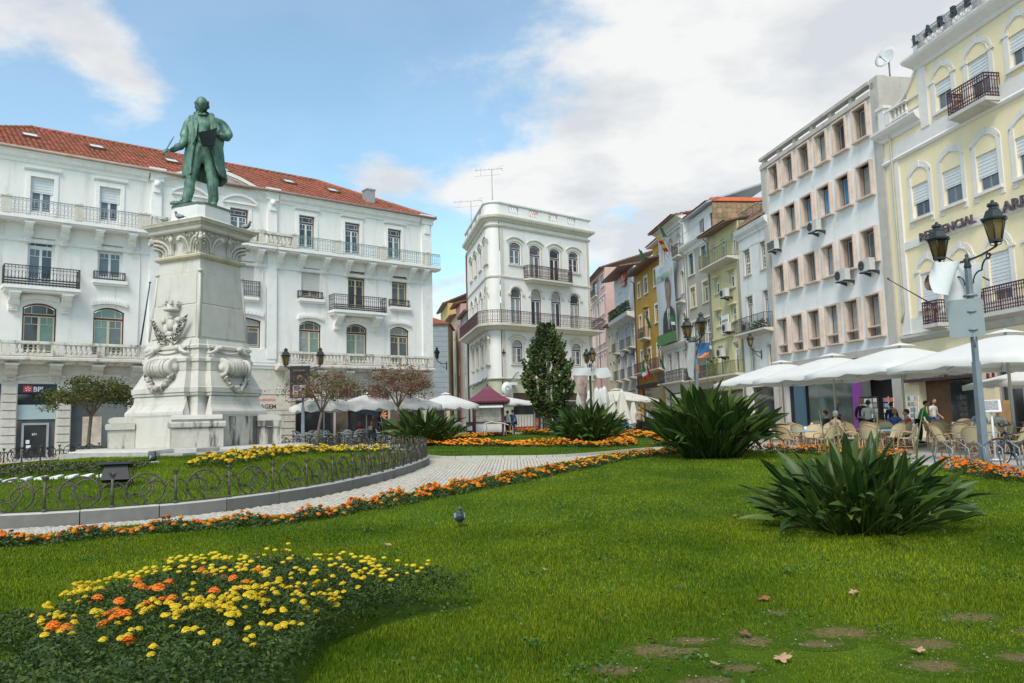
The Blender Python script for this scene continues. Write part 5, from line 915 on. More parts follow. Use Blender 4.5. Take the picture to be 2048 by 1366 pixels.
STRIP_NEAR = [(-7.2, 9.8), (-6.45, 9.93), (-5.58, 10.15), (-4.9, 10.63), (-4.1, 11.1), (-3.2, 11.6), (-2.5, 12.8), (-1.5, 14.4), (-.2, 16.4), (1.5, 19.6), (3.2, 23.02), (5.16, 25.6), (5.9, 26.0)]
LAWN = smooth_open(STRIP_FAR, 4) + [Vector(p) for p in ((7.4, 30.5), (8.6, 28.0), (9.9, 26.2), (10.2, 22), (10.0, 17.5), (10.6, 12), (11.5, 5), (11.5, .05), (-11, .05), (-10.5, 6))]
sheet('lawn', LAWN, .05, TURF, 'near lawn sloping up from the camera')
BACK = smooth_closed([(-5.0, 36.5), (-3.2, 29.2), (-1.0, 27.95), (1.3, 27.4), (3.2, 28.6), (5.4, 30.9), (7.6, 31.0), (8.2, 35), (8.3, 42), (7.0, 49), (4.4, 53.4), (1.8, 55.6), (-.9, 54.6), (-3.0, 50.4), (-4.6, 44.5)], 4)
sheet('lawn', BACK, .07, TURF, 'oval lawn beyond the cobbled path')
# low hump of the back lawn under the conifer
vs = []; fs = []; nr, na = 6, 28
for i in range(nr + 1):
    for j in range(na): t = i / nr; a = 2 * pi * j / na; x, y = 2.3 + 3.6 * t * cos(a), 51.2 + 3.4 * t * sin(a); vs.append((x, y, g(y) + .06 + .34 * (cos(pi * t) + 1) / 2))
fs = [(i * na + j, (i + 1) * na + j, (i + 1) * na + (j + 1) % na, i * na + (j + 1) % na) for i in range(nr) for j in range(na)]
b = MB(); b.add(vs, fs, 0, True); tag(b.build('lawn', TURF, fix=True), 'low grass hump under the conifer', kind='structure')
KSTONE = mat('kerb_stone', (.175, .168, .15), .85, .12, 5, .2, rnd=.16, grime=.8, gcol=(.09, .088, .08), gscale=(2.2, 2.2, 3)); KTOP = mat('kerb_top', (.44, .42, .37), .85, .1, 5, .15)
# the raised garden round the monument
BED = smooth_closed([(-10.3, 12.7), (-8.07, 12.3), (-6.3, 12.85), (-5.05, 13.95), (-4.0, 15.9), (-3.3, 18.9), (-2.85, 23.0), (-2.95, 27.0), (-4.2, 31.5), (-7.6, 35.6), (-12.5, 37), (-17, 34.4), (-18.6, 29), (-17.6, 23), (-15.2, 17.2), (-12.8, 14.2)], 9)
AX = Vector((-12.05, 29.87)); KH = .235
def bed_normals(P): return [((P[(i + 1) % len(P)] - P[i - 1]).normalized()) for i in range(len(P))]
TN = bed_normals(BED); OUT = [Vector((t.y, -t.x)) for t in TN]
cum = [0.]
for i in range(len(BED)): cum.append(cum[-1] + (BED[(i + 1) % len(BED)] - BED[i]).length)
def bed_at(s, off=0.):
    s %= cum[-1]
    i = max(k for k in range(len(BED)) if cum[k] <= s + 1e-9); t = (s - cum[i]) / max(cum[i + 1] - cum[i], 1e-6); j = (i + 1) % len(BED)
    p = BED[i].lerp(BED[j], t); n = OUT[i].lerp(OUT[j], t).normalized(); return p + n * off, n
if (BED[0] - AX).dot(OUT[0]) < 0: OUT = [-o for o in OUT]
kerb = T('kerb', 'ring of grey kerb stones round the raised garden', 'kerb'); kerb['kind'] = 'structure'; del kerb['category']
ns = int(cum[-1] / 1.15)
for k in range(ns):
    s0, s1 = cum[-1] * k / ns + .008, cum[-1] * (k + 1) / ns - .008; b = MB(); m = 5; dz = random.uniform(-.006, .006); vs = []
    for i in range(m + 1):
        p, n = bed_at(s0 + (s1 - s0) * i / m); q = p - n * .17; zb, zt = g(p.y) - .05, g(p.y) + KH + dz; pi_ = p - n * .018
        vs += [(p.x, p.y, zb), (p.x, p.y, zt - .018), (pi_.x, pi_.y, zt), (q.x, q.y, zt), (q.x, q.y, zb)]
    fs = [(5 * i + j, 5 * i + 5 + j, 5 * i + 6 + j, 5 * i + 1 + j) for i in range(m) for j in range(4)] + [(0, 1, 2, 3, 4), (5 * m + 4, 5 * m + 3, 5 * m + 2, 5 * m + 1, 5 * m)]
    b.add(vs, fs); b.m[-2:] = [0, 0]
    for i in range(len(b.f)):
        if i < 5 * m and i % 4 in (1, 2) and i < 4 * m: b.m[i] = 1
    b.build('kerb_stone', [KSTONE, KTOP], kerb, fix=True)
def bed_h(x, y):
    """height of the raised turf"""
    p = Vector((x, y)); d = min((p - q).length for q in BED[::3]); edge = g(y) + KH - .04; t = min(1, d / 6.5); t = t * t * (3 - 2 * t); return edge + (.80 - edge) * t
SOIL = mat('soil', (.035, .026, .018), .95, .4, 8, .4)
vs = []; nr = 12; nb = len(BED)
for i in range(nr + 1):
    t = i / nr
    for j in range(nb):
        p = BED[j] - OUT[j] * .16; q = p.lerp(AX, t); e0 = g(p.y) + KH - .04; tt = min(1, t * (p - AX).length / 6.5); tt = tt * tt * (3 - 2 * tt); vs.append((q.x, q.y, e0 + (.80 - e0) * tt))
fs = [(i * nb + j, i * nb + (j + 1) % nb, (i + 1) * nb + (j + 1) % nb, (i + 1) * nb + j) for i in range(nr) for j in range(nb)]
b = MB(); b.add(vs, fs, 0, True); tag(b.build('garden_mound', TURF, fix=True), 'raised turf round the monument', kind='structure')
def mound_z(x, y):
    d = (Vector((x, y)) - AX); best = None
    # nearest boundary direction from the axis
    j = min(range(nb), key=lambda k: abs(((BED[k] - AX).angle_signed(d) if d.length > 1e-6 else 0))); p = BED[j] - OUT[j] * .16; e0 = g(p.y) + KH - .04; L = (p - AX).length; tt = min(1, max(0, (L - d.length)) / 6.5); tt = tt * tt * (3 - 2 * tt); return e0 + (.80 - e0) * tt
b = MB(); vs = []
for j in range(nb):
    for (o, dz) in ((.165, -.02), (.42, .012)):
        p = BED[j] - OUT[j] * o; vs.append((p.x, p.y, g(p.y) + KH - .03 + dz + .012))
b.add(vs, [(2 * j, 2 * ((j + 1) % nb), 2 * ((j + 1) % nb) + 1, 2 * j + 1) for j in range(nb)]); tag(b.build('soil_strip', SOIL, fix=True), kind='structure')
# thin kerb of the oval lawn
edge = T('lawn_edging', 'thin pale stone edging of the oval lawn', 'kerb'); edge['kind'] = 'structure'; del edge['category']
pts = BACK[2:24]
for i in range(0, len(pts) - 1):
    a, c = pts[i], pts[i + 1]; L = (c - a).length
    if L < .05: continue
    d = (c - a) / L; n = Vector((d.y, -d.x)); k = max(1, round(L / 1.0))
    for j in range(k):
        p, q = a + d * (L * j / k + .01), a + d * (L * (j + 1) / k - .01); b = MB(); z0, z1 = g(p.y), g(q.y)
        b.add([(*p, z0 - .02), (*q, z1 - .02), (*q, z1 + .11), (*p, z0 + .11), (*(p - n * .12), z0 - .02), (*(q - n * .12), z1 - .02), (*(q - n * .12), z1 + .11), (*(p - n * .12), z0 + .11)], [(0, 1, 2, 3), (7, 6, 5, 4), (3, 2, 6, 7), (1, 5, 6, 2), (4, 0, 3, 7)]); b.build('edging_stone', KTOP, edge, fix=True)
# cobbled path: scalloped courses of small limestone setts
PATH = [Vector(p) for p in ((-12.9, 9.5), (-7.4, 10.0), (-2.6, 13.0), (0, 19), (3, 26), (5.6, 30.5), (3.2, 29.5), (1.3, 28.0), (-1, 28.6), (-3.2, 29.8), (-6, 37.5), (-1.5, 37), (-12, 38))]
COB = mat('limestone_setts', (.46, .425, .355), .8, .08, 2.5, .1, isl=.13, grime=.3, gcol=(.25, .22, .17), gscale=(.7, .7, .7)); MORT = mat('path_mortar', (.15, .135, .115), .95, .25, 3)
PATHP = [(-12.9, 9.0), (-7.4, 9.6), (-4.0, 11.4), (-2.2, 13.2), (1.2, 19.2), (4.8, 25.4), (6.4, 31.0), (3.2, 29.4), (1.3, 27.9), (-1, 28.5), (-3.2, 29.7), (-5.2, 37.0), (-8.6, 37.5), (-6, 33), (-3.6, 30), (-3.2, 24), (-3.8, 18), (-5.2, 14.6), (-8, 12.9), (-12.9, 14.5)]
sheet('cobbled_path', PATHP, .004, MORT, 'pale cobbled path curving round the raised garden')
def setts():
    X = []; w, l = .105, .105; rows = np.arange(9, 31, l)
    V = []; Fc = []
    for r_ in rows:
        xs = np.arange(-13, 7, w); n = len(xs); X.append(np.stack([xs + RNG.uniform(-.008, .008, n), np.full(n, r_) + .19 * np.abs(np.sin(xs * pi / 1.15)) * 1.5 + RNG.uniform(-.006, .006, n)], 1))
    X = np.concatenate(X); ok = in_poly(X[:, 0], X[:, 1], PATHP) & ~in_poly(X[:, 0], X[:, 1], BED) & ~in_poly(X[:, 0], X[:, 1], LAWN)
    ok &= np.abs(X[:, 0] / np.maximum(X[:, 1], 1) + .1) < .62; X = X[ok]; n = len(X); h = .012 + RNG.uniform(0, .008, n); a = .044; c = .034
    z = G_(X[:, 1]); sl = np.cos(X[:, 0] * pi / 1.15) * np.sign(np.sin(X[:, 0] * pi / 1.15)) * .78
    def P(dx, dy, dz): return np.stack([X[:, 0] + dx, X[:, 1] + dy + dx * sl, z + .002 + dz], 1)
    V = np.stack([P(-a, -a, 0 * h), P(a, -a, 0 * h), P(a, a, 0 * h), P(-a, a, 0 * h), P(-c, -c, h), P(c, -c, h), P(c, c, h), P(-c, c, h)], 1).reshape(-1, 3)
    base = (np.arange(n) * 8)[:, None]; Fq = np.concatenate([base + np.array(q) for q in ((4, 5, 6, 7), (0, 1, 5, 4), (1, 2, 6, 5), (2, 3, 7, 6), (3, 0, 4, 7))]); return V, Fq
V_, F_q = setts(); tag(obj('path_setts', np_mesh('path_setts', V_, F_q, COB)), 'small pale limestone setts laid in scalloped rows', kind='stuff')

# ------------------------------------------------------------------ iron fence of the raised garden
FI = mat('fence_iron', (.045, .04, .03), .6, .3, 8, metal=.2, col2=(.13, .115, .085))
fence = T('garden_fence', 'low ornamental iron fence of scrolled hoops on the kerb of the raised garden', 'fence', gp(*BED[0], KH))
fo = Vector(gp(*BED[0], KH))
FP = .98; nf = int(cum[-1] / FP)
def post_mesh():
    b = MB(); b.tube([(0, 0, -.06), (0, 0, .56)], [.028, .022], 6); b.tube([(0, 0, .0), (0, 0, .05)], .04, 6)
    for k in range(6):
        a = k * pi / 3; b.add([(0, 0, .5), (.04 * cos(a - .5), .04 * sin(a - .5), .6), (.085 * cos(a), .085 * sin(a), .66), (.04 * cos(a + .5), .04 * sin(a + .5), .6)], [(0, 1, 2, 3), (3, 2, 1, 0)])
    b.blob((0, 0, .58), (.035, .035, .06), nu=6, nv=5)
    for s in (-1, 1):
        for z in (.3, .42): b.add([(0, 0, z - .05), (s * .06, .012, z), (s * .12, 0, z + .06), (s * .05, -.012, z + .02)], [(0, 1, 2, 3), (3, 2, 1, 0)])
    b.v = [(x, y, z * .88) for x, y, z in b.v]; return b.mesh('post', FI)
def scroll_mesh(L, kind):
    b = MB(); R = L * .30; c = (L / 2, R + .02)
    ring = lambda cx, cz, r, a0, a1, n=18, sp=1.0: [(cx + r * (1 + (sp - 1) * k / n) * cos(radians(a0 + (a1 - a0) * k / n)), .0, cz + r * (1 + (sp - 1) * k / n) * sin(radians(a0 + (a1 - a0) * k / n))) for k in range(n + 1)]
    s = -1 if kind else 1; mx = lambda pts: [(L / 2 + s * (p[0] - L / 2), p[1] + .012 * (i % 2), p[2]) for i, p in enumerate(pts)]
    b.tube(mx(ring(c[0], c[1], R, -60, 250, 22)), .017, 6); b.tube(mx(ring(c[0] - R * .35, c[1] + R * .2, R * .62, 200, -130, 18)), .014, 6)
    b.tube(mx(ring(c[0] + R * .5, c[1] - R * .15, R * .75, 240, 20, 14, .8)), .014, 6); b.tube(mx([(c[0] - R * .1, 0, .02), (c[0] + R * .1, 0, R * .5), (c[0] + R * .45, 0, R * .95), (c[0] + R * .3, 0, R * 1.5)]), .014, 6)
    b.tube(mx(ring(.0, R * .9, L * .21, 75, -10, 8)), .015, 6); b.tube(mx(ring(L, R * .9, L * .21, 105, 190, 8)), .015, 6); b.tube(mx(ring(.0, R * .25, L * .2, 60, 0, 6)), .013, 6); b.tube(mx(ring(L, R * .25, L * .2, 120, 180, 6)), .013, 6)
    for (x, z, dx, dz) in ((c[0] + R * .3, c[1] + R * .5, .09, .1), (c[0] + R * .9, c[1], .08, .09), (c[0] - R * .3, c[1] - R * .4, -.1, .05), (c[0] - R * .9, c[1] - R * .5, .02, .12)):
        b.add(mx([(x, 0, z), (x + dx * .5 - dz * .3, .02, z + dz * .5 + dx * .3), (x + dx, 0, z + dz), (x + dx * .5 + dz * .3, -.02, z + dz * .5 - dx * .3)]), [(0, 1, 2, 3), (3, 2, 1, 0)])
    b.v = [(x, y, z * .86) for x, y, z in b.v]; return b.mesh('scroll_panel', FI)
PM = post_mesh(); SM = [scroll_mesh(FP, 0), scroll_mesh(FP, 1)]
for k in range(nf):
    p, n = bed_at(k * FP, -.09); q, _ = bed_at((k + 1) * FP, -.09); a = atan2(q.y - p.y, q.x - p.x)
    obj('post', PM, fence, Vector(gp(p.x, p.y, KH)) - fo, (0, 0, a)); obj('scroll_panel', SM[k % 2], fence, Vector(gp(p.x, p.y, KH)) - fo, (random.uniform(-.03, .03), 0, a))
# ------------------------------------------------------------------ the monument
def build_monument():
    t = T('monument_pedestal', 'tall carved white stone pedestal with crown and garlands under the bronze statue', 'monument', (AX.x, AX.y, .7), radians(66.5))
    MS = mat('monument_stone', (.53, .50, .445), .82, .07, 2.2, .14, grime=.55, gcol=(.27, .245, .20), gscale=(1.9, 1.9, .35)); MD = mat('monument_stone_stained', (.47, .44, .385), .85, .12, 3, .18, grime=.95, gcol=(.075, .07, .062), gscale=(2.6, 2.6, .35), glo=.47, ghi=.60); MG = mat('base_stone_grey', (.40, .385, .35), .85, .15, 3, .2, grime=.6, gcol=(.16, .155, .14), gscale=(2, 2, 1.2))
    Z0 = .7
    def cross(hb, wb, hc): return [(-hb, -wb), (-hb, wb), (-hc, wb), (-hc, hc), (-wb, hc), (-wb, hb), (wb, hb), (wb, hc), (hc, hc), (hc, wb), (hb, wb), (hb, -wb), (hc, -wb), (hc, -hc), (wb, -hc), (wb, -hb), (-wb, -hb), (-wb, -hc), (-hc, -hc), (-hc, -wb)]
    def loft(name, levels, mt, fn=cross):
        b = MB(); n = len(fn(*levels[0][1:])); vs = []
        for lv in levels: vs += [(x, y, lv[0] - Z0) for (x, y) in fn(*lv[1:])]
        b.add(vs, [(i * n + j, i * n + (j + 1) % n, (i + 1) * n + (j + 1) % n, (i + 1) * n + j) for i in range(len(levels) - 1) for j in range(n)] + [tuple(range(n)), tuple((len(levels) - 1) * n + j for j in range(n))][::1])
        return b.build(name, mt, t, fix=True)
    sq = lambda h: [(-h, -h), (-h, h), (h, h), (h, -h)]
    def chf(h, c): return [(-h, -h + c), (-h, h - c), (-h + c, h), (h - c, h), (h, h - c), (h, -h + c), (h - c, -h), (-h + c, -h)]
    # stepped base of big slabs
    b = MB(); b.box(-2.9, 2.9, -2.9, 2.9, -.4, .31); b.build('base_slab', [MG], t)
    for k in range(4):
        b = MB(); b.M = Matrix.Rotation(k * pi / 2, 4, 'Z'); w = 1.9; b.frustum((-4.0, -2.91, -w, w), (-3.96, -2.91, -w, w), -.4, .26, 0); b.build('base_slab', [MG], t)
        for s in (-1, 1): b = MB(); b.M = Matrix.Rotation(k * pi / 2, 4, 'Z'); b.box(-3.5, -2.905, s * 2.42 - .5, s * 2.42 + .5, -.4, .2); b.build('base_slab', MG, t)
        b = MB(); b.M = Matrix.Rotation(k * pi / 2, 4, 'Z'); b.prism([(-3.96, .262), (-2.92, .262), (-2.92, .34), (-3.9, .30)], -w + .02, w - .02); b.build('slab_top', MS, t)
    b = MB(); b.box(-2.88, 2.88, -2.88, 2.88, .312, .345); b.build('slab_top', MS, t)
    # lower dado: four projecting blocks, core, corner plinths
    for k in range(4):
        R4 = Matrix.Rotation(k * pi / 2, 4, 'Z')
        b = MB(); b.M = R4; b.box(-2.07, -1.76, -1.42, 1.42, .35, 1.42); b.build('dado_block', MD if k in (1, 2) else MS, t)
        b = MB(); b.M = R4; pr = [(1.42, 2.07), (1.5, 2.1), (1.6, 2.1), (1.66, 2.06), (1.74, 1.97), (1.84, 1.9), (1.98, 1.86), (2.15, 1.84)]
        b.prism([(-1.76, 1.421)] + [(-h, z) for (z, h) in pr] + [(-1.76, 2.15)], -1.42, 1.42); vs = b.v
        b.v = [tuple(R4 @ Vector((p.x, p.y * (1 if p.z < 1.6 else 1 - .14 * min(1, (p.z - 1.6) / .4)), p.z))) for p in [R4.inverted() @ Vector(q) for q in vs]]; b.build('flared_block', MS, t)
        # diagonal corner plinth with pillow cap
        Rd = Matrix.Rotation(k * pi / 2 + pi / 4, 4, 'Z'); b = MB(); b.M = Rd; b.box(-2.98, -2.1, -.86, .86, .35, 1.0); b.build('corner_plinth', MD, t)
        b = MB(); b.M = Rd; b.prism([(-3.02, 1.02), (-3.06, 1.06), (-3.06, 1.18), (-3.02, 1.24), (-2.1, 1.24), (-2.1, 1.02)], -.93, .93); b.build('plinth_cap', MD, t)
        b = MB(); b.M = Rd; b.prism([(-2.92, 1.245), (-2.99, 1.32), (-2.95, 1.42), (-2.8, 1.47), (-2.0, 1.47), (-2.0, 1.245)], -.82, .82); b.build('plinth_pillow', MS, t)
    loft('core_block', [(1.04, 1.76), (2.1, 1.76), (2.3, 1.66), (2.6, 1.56), (2.88, 1.53)], MS, sq)
    loft('neck_moulding', [(2.86, 1.8, 1.2, 1.56), (2.9, 1.86, 1.22, 1.6), (2.97, 1.87, 1.22, 1.62), (3.0, 1.84, 1.2, 1.6)], MS)
    loft('sloped_block', [(3.0, 1.9, 1.25, 1.64), (3.17, 1.9, 1.25, 1.64), (3.2, 1.87, 1.24, 1.6), (3.77, 1.6, 1.02, 1.36), (3.8, 1.6, 1.02, 1.36)], MS)
    loft('upper_block', [(3.81, 1.58, 1.0, 1.35), (4.12, 1.58, 1.0, 1.35), (4.14, 1.63, 1.05, 1.4), (4.24, 1.63, 1.05, 1.4), (4.28, 1.55, 1.0, 1.36), (4.42, 1.46, .95, 1.32), (4.6, 1.4, .9, 1.3), (4.62, 1.46, .95, 1.36), (4.72, 1.46, .95, 1.36), (4.78, 1.38, .92, 1.3), (4.95, 1.3, .9, 1.27)], MS)
    loft('shaft_block', [(4.95, 1.25), (5.0, 1.24), (6.27, 1.155), (6.29, 1.14)], MS, sq); loft('shaft_block', [(6.29, 1.125), (7.5, 1.065), (7.52, 1.05)], MS, sq); loft('shaft_block', [(7.52, 1.06), (8.0, 1.03)], MS, sq)
    for k in range(4):   # raised face panels between corner beads
        R4 = Matrix.Rotation(k * pi / 2, 4, 'Z')
        for (z0, z1, h0, h1) in ((5.05, 6.24, 1.24, 1.16), (6.32, 7.46, 1.125, 1.07)):
            b = MB(); b.M = R4; b.add([(-h0 - .025, -h0 + .14, z0 - Z0), (-h0 - .025, h0 - .14, z0 - Z0), (-h1 - .025, h1 - .14, z1 - Z0), (-h1 - .025, -h1 + .14, z1 - Z0), (-h0 + .05, -h0 + .14, z0 - Z0), (-h0 + .05, h0 - .14, z0 - Z0), (-h1 + .05, h1 - .14, z1 - Z0), (-h1 + .05, -h1 + .14, z1 - Z0)], [(0, 3, 2, 1), (0, 1, 5, 4), (1, 2, 6, 5), (2, 3, 7, 6), (3, 0, 4, 7)]); b.build('face_panel', MS, t, fix=True)
        b = MB(); b.M = R4; b.tube([(-1.235, -1.235, 5 - Z0), (-1.06, -1.06, 7.5 - Z0)], .05, 6); b.blob((-1.07, -1.07, 7.54 - Z0), (.1, .1, .08), nu=8, nv=5); b.build('corner_bead', MS, t)
    loft('ring_moulding', [(8.0, 1.05), (8.03, 1.1), (8.08, 1.17), (8.15, 1.19), (8.19, 1.16), (8.22, 1.08)], mat('stone_ochre', (.50, .44, .32), .85, .12, 3, grime=.5, gcol=(.2, .17, .11)), sq)
    loft('capital_core', [(8.22, 1.0), (8.7, .99), (8.95, 1.06), (9.05, 1.1)], MS, sq)
    # curling leaves and volutes of the capital: nested arcs sweeping to the corners and to the middle of each face
    for k in range(4):
        R4 = Matrix.Rotation(k * pi / 2, 4, 'Z')
        for s in (-1, 1):
            b = MB(); b.M = R4
            for (u0, u1, w, zt) in ((.52, 1.14, .055, 8.13), (.66, 1.1, .04, 7.98), (.80, 1.1, .03, 7.84), (.44, .20, .055, 8.16), (.34, .16, .035, 8.02)):
                b.tube([(-1.01 - .26 * (q / 9) ** 2, s * (u0 + (u1 - u0) * (q / 9) ** 2.4), 7.52 + (zt - 7.52) * sin(q / 9 * pi / 2)) for q in range(10)], [w] * 7 + [w * 1.1, w * 1.15, w], 6)
            for (u, z) in ((.6, 8.2), (.75, 8.27), (.48, 8.22), (.36, 8.28)): b.blob((-1.14, s * u, z), (.05, .035, .07), nu=6, nv=5)
            b.build('capital_leaf', MS, t)
            b = MB(); b.M = R4; b.tube([(-1.3, s * (.2 + .085 * cos(a / 12 * 3.2 * pi) * (1 - a / 15)), 8.08 + .085 * sin(a / 12 * 3.2 * pi) * (1 - a / 15)) for a in range(13)], .036, 6); b.build('volute', MS, t)
        b = MB(); b.M = R4
        for s in (-1, 1): b.tube([(-1.22 + s * .09 - .06 * cos(a / 12 * 3.2 * pi) * (1 - a / 15), -1.22 - s * .09 - .06 * cos(a / 12 * 3.2 * pi) * (1 - a / 15), 8.1 + .1 * sin(a / 12 * 3.2 * pi) * (1 - a / 15)) for a in range(13)], .04, 6)
        b.tube([(-1.0, -1.0, 7.55), (-1.06, -1.06, 7.85), (-1.2, -1.2, 8.1), (-1.28, -1.28, 8.2)], [.06, .06, .07, .05], 6); b.blob((-1.27, -1.27, 8.03), (.085, .085, .09), nu=10, nv=7); b.build('volute', MS, t)
    loft('abacus', [(9.05, 1.25), (9.1, 1.3), (9.2, 1.32), (9.22, 1.34)], MS, sq)
    loft('cornice', [(9.22, 1.36), (9.27, 1.38), (9.31, 1.45), (9.38, 1.47), (9.43, 1.49), (9.45, 1.46), (9.56, 1.1)], mat('cornice_stone', (.45, .42, .34), .85, .15, 4, grime=.8, gcol=(.12, .115, .08), gscale=(2, 2, 2)), sq)
    loft('statue_plinth', [(9.5, .98, .2), (9.66, .94, .2), (9.7, .86, .2), (10.12, .84, .2), (10.2, .82, .2)], mat('plinth_white', (.62, .61, .58), .8, .05, 3), chf); loft('bronze_plate', [(10.2, .86, .2), (10.27, .86, .2)], mat('bronze_base', (.10, .13, .11), .6, .25), chf)
    # carved arms on the left face: crown, shield with figures, palm and laurel
    x = -1.28
    q = MB(); q.M = Matrix.Translation((x - .08, 0, 5.35)); q.lathe([(.24, 0), (.29, .02), (.29, .09), (.25, .1), (.3, .24), (.26, .24), (.2, .1)], n=16)
    for k in range(8): a = k * pi / 4; q.cbox((.285 * cos(a), .285 * sin(a), .29), (.11, .11, .12))
    q.build('carved_crown', MS, t)
    q = MB(); q.prism([(-.45, 5.1), (.45, 5.1), (.48, 4.7), (.3, 4.35), (0, 4.2), (-.3, 4.35), (-.48, 4.7)], x - .06, x + .3, ax='x')
    for (yy, zz, r) in ((0, 4.85, (.12, .16, .22)), (0, 5.1, (.1, .1, .12)), (-.25, 4.7, (.1, .14, .18)), (.25, 4.68, (.1, .15, .2)), (.1, 4.5, (.1, .22, .1)), (-.35, 5.0, (.08, .12, .1)), (.38, 5.02, (.08, .1, .12)), (0, 4.35, (.1, .2, .08))):
        q.blob((x - .1, yy, zz), r, nu=8, nv=6, fn=lambda p: p + Vector((noise.noise(p * 9) * .04, noise.noise(p * 8 + Vector((3, 1, 2))) * .05, noise.noise(p * 8) * .05)))
    q.build('carved_shield', MS, t)
    def leaf(b, base, d, L, w, out=.1):
        d = Vector(d).normalized(); nrm = Vector((-1, 0, 0)); sd = d.cross(nrm); pts = []
        base = Vector(base)
        for i in range(5): s = i / 4; c = base + d * L * s + nrm * (out * sin(s * pi)) + Vector((0, 0, -.12 * L * s * s)); ww = w * sin(pi * (.12 + .86 * s)); pts += [c - sd * ww + nrm * .02, c + nrm * .06, c + sd * ww + nrm * .02]
        b.add(pts, [(3 * i + j, 3 * i + 3 + j, 3 * i + 4 + j, 3 * i + 1 + j) for i in range(4) for j in range(2)] + [(3 * i + 1 + j, 3 * i + 4 + j, 3 * i + 3 + j, 3 * i + j) for i in range(4) for j in range(2)], 0, True)
    for s, nm in ((-1, 'carved_palm'), (1, 'carved_laurel')):
        q = MB(); q.tube([(x - .1, s * .1, 4.1), (x - .12, s * .45, 4.35), (x - .12, s * .72, 4.75), (x - .1, s * .8, 5.0)], [.05, .045, .04, .02], 6)
        for i in range(8): a = i / 7; leaf(q, (x - .08, s * (.15 + .6 * a), 4.12 + .8 * a), (-.35, s * (1.1 - .2 * a), .35 + 1.0 * a), .42 - .1 * a, .075, .1); leaf(q, (x - .08, s * (.15 + .6 * a), 4.12 + .8 * a), (-.3, s * (.1 + .2 * a), 1), .34 - .1 * a, .06, .1)
        q.build(nm, MS, t)
    # scrolled cartouches with hanging garlands on every side
    for k in range(4):
        R4 = Matrix.Rotation(k * pi / 2, 4, 'Z'); q = MB(); q.M = R4
        q.M = R4 @ Matrix.Translation((-1.72, 0, 3.22)) @ Matrix.Rotation(pi / 2, 4, 'X'); q.lathe([(.2, -.5), (.27, -.46), (.3, -.3), (.33, 0), (.3, .3), (.27, .46), (.2, .5)], n=16)
        for s in (-1, 1): q.lathe([(0, s * .5), (.3, s * .5), (.34, s * .54), (.34, s * .6), (.28, s * .62), (.16, s * .58), (.14, s * .66), (0, s * .68)][:: 1 if s > 0 else -1], n=16)
        for j in range(5): q.tube([(.335 * cos(a / 10 * 2 * pi), .335 * sin(a / 10 * 2 * pi), -.32 + .16 * j) for a in range(11)], .018, 4)
        q.build('cartouche', MS, t)
        q = MB(); q.M = R4
        for i in range(17):
            a = i / 16; yy = -.62 + 1.24 * a; zz = 2.92 - .52 * sin(pi * a); r = .09 + .055 * sin(pi * a)
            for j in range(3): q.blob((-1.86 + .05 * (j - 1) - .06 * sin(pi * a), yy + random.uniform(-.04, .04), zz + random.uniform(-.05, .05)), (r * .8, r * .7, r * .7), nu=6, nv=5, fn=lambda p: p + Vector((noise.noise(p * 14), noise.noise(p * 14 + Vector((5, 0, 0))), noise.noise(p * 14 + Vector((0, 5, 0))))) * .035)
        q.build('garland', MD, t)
        q = MB(); q.M = R4
        for s in (-1, 1): q.tube([(-1.48, s * .55, 4.0), (-1.55, s * .7, 3.85), (-1.6, s * .95, 3.75), (-1.5, s * 1.1, 3.72)], [.09, .08, .06, .04], 6); q.blob((-1.55, s * .5, 3.95), (.12, .14, .1), nu=8, nv=5)
        q.tube([(-1.5, -.9 + .1 * i, 3.98 - .22 * sin(pi * i / 18)) for i in range(19)], .035, 6)
        q.build('carved_swag', MS, t)
build_monument()

# ------------------------------------------------------------------ figures: skin-grown bodies
def skin_obj(name, nodes, edges, mt, parent=None, loc=(0, 0, 0), rot=(0, 0, 0), sub=1, root=0, scale=None):
    """nodes: (x,y,z,rx[,ry])"""
    me = bpy.data.meshes.new(name); me.from_pydata([n[:3] for n in nodes], edges, []); me.materials.append(mt); o = obj(name, me, parent, loc, rot, scale)
    o.modifiers.new('skin', 'SKIN'); sv = me.skin_vertices[0].data
    for i, n in enumerate(nodes): sv[i].radius = (n[3], n[4] if len(n) > 4 else n[3]); sv[i].use_root = (i == root)
    o.modifiers['skin'].use_smooth_shade = True
    m = o.modifiers.new('sub', 'SUBSURF'); m.levels = sub; m.render_levels = sub; return o
def bake(o):
    """turn the grown surface into a plain mesh and drop its modifiers"""
    dg = bpy.context.evaluated_depsgraph_get(); me = bpy.data.meshes.new_from_object(o.evaluated_get(dg)); o.modifiers.clear(); o.data = me; me.name = o.name; return o
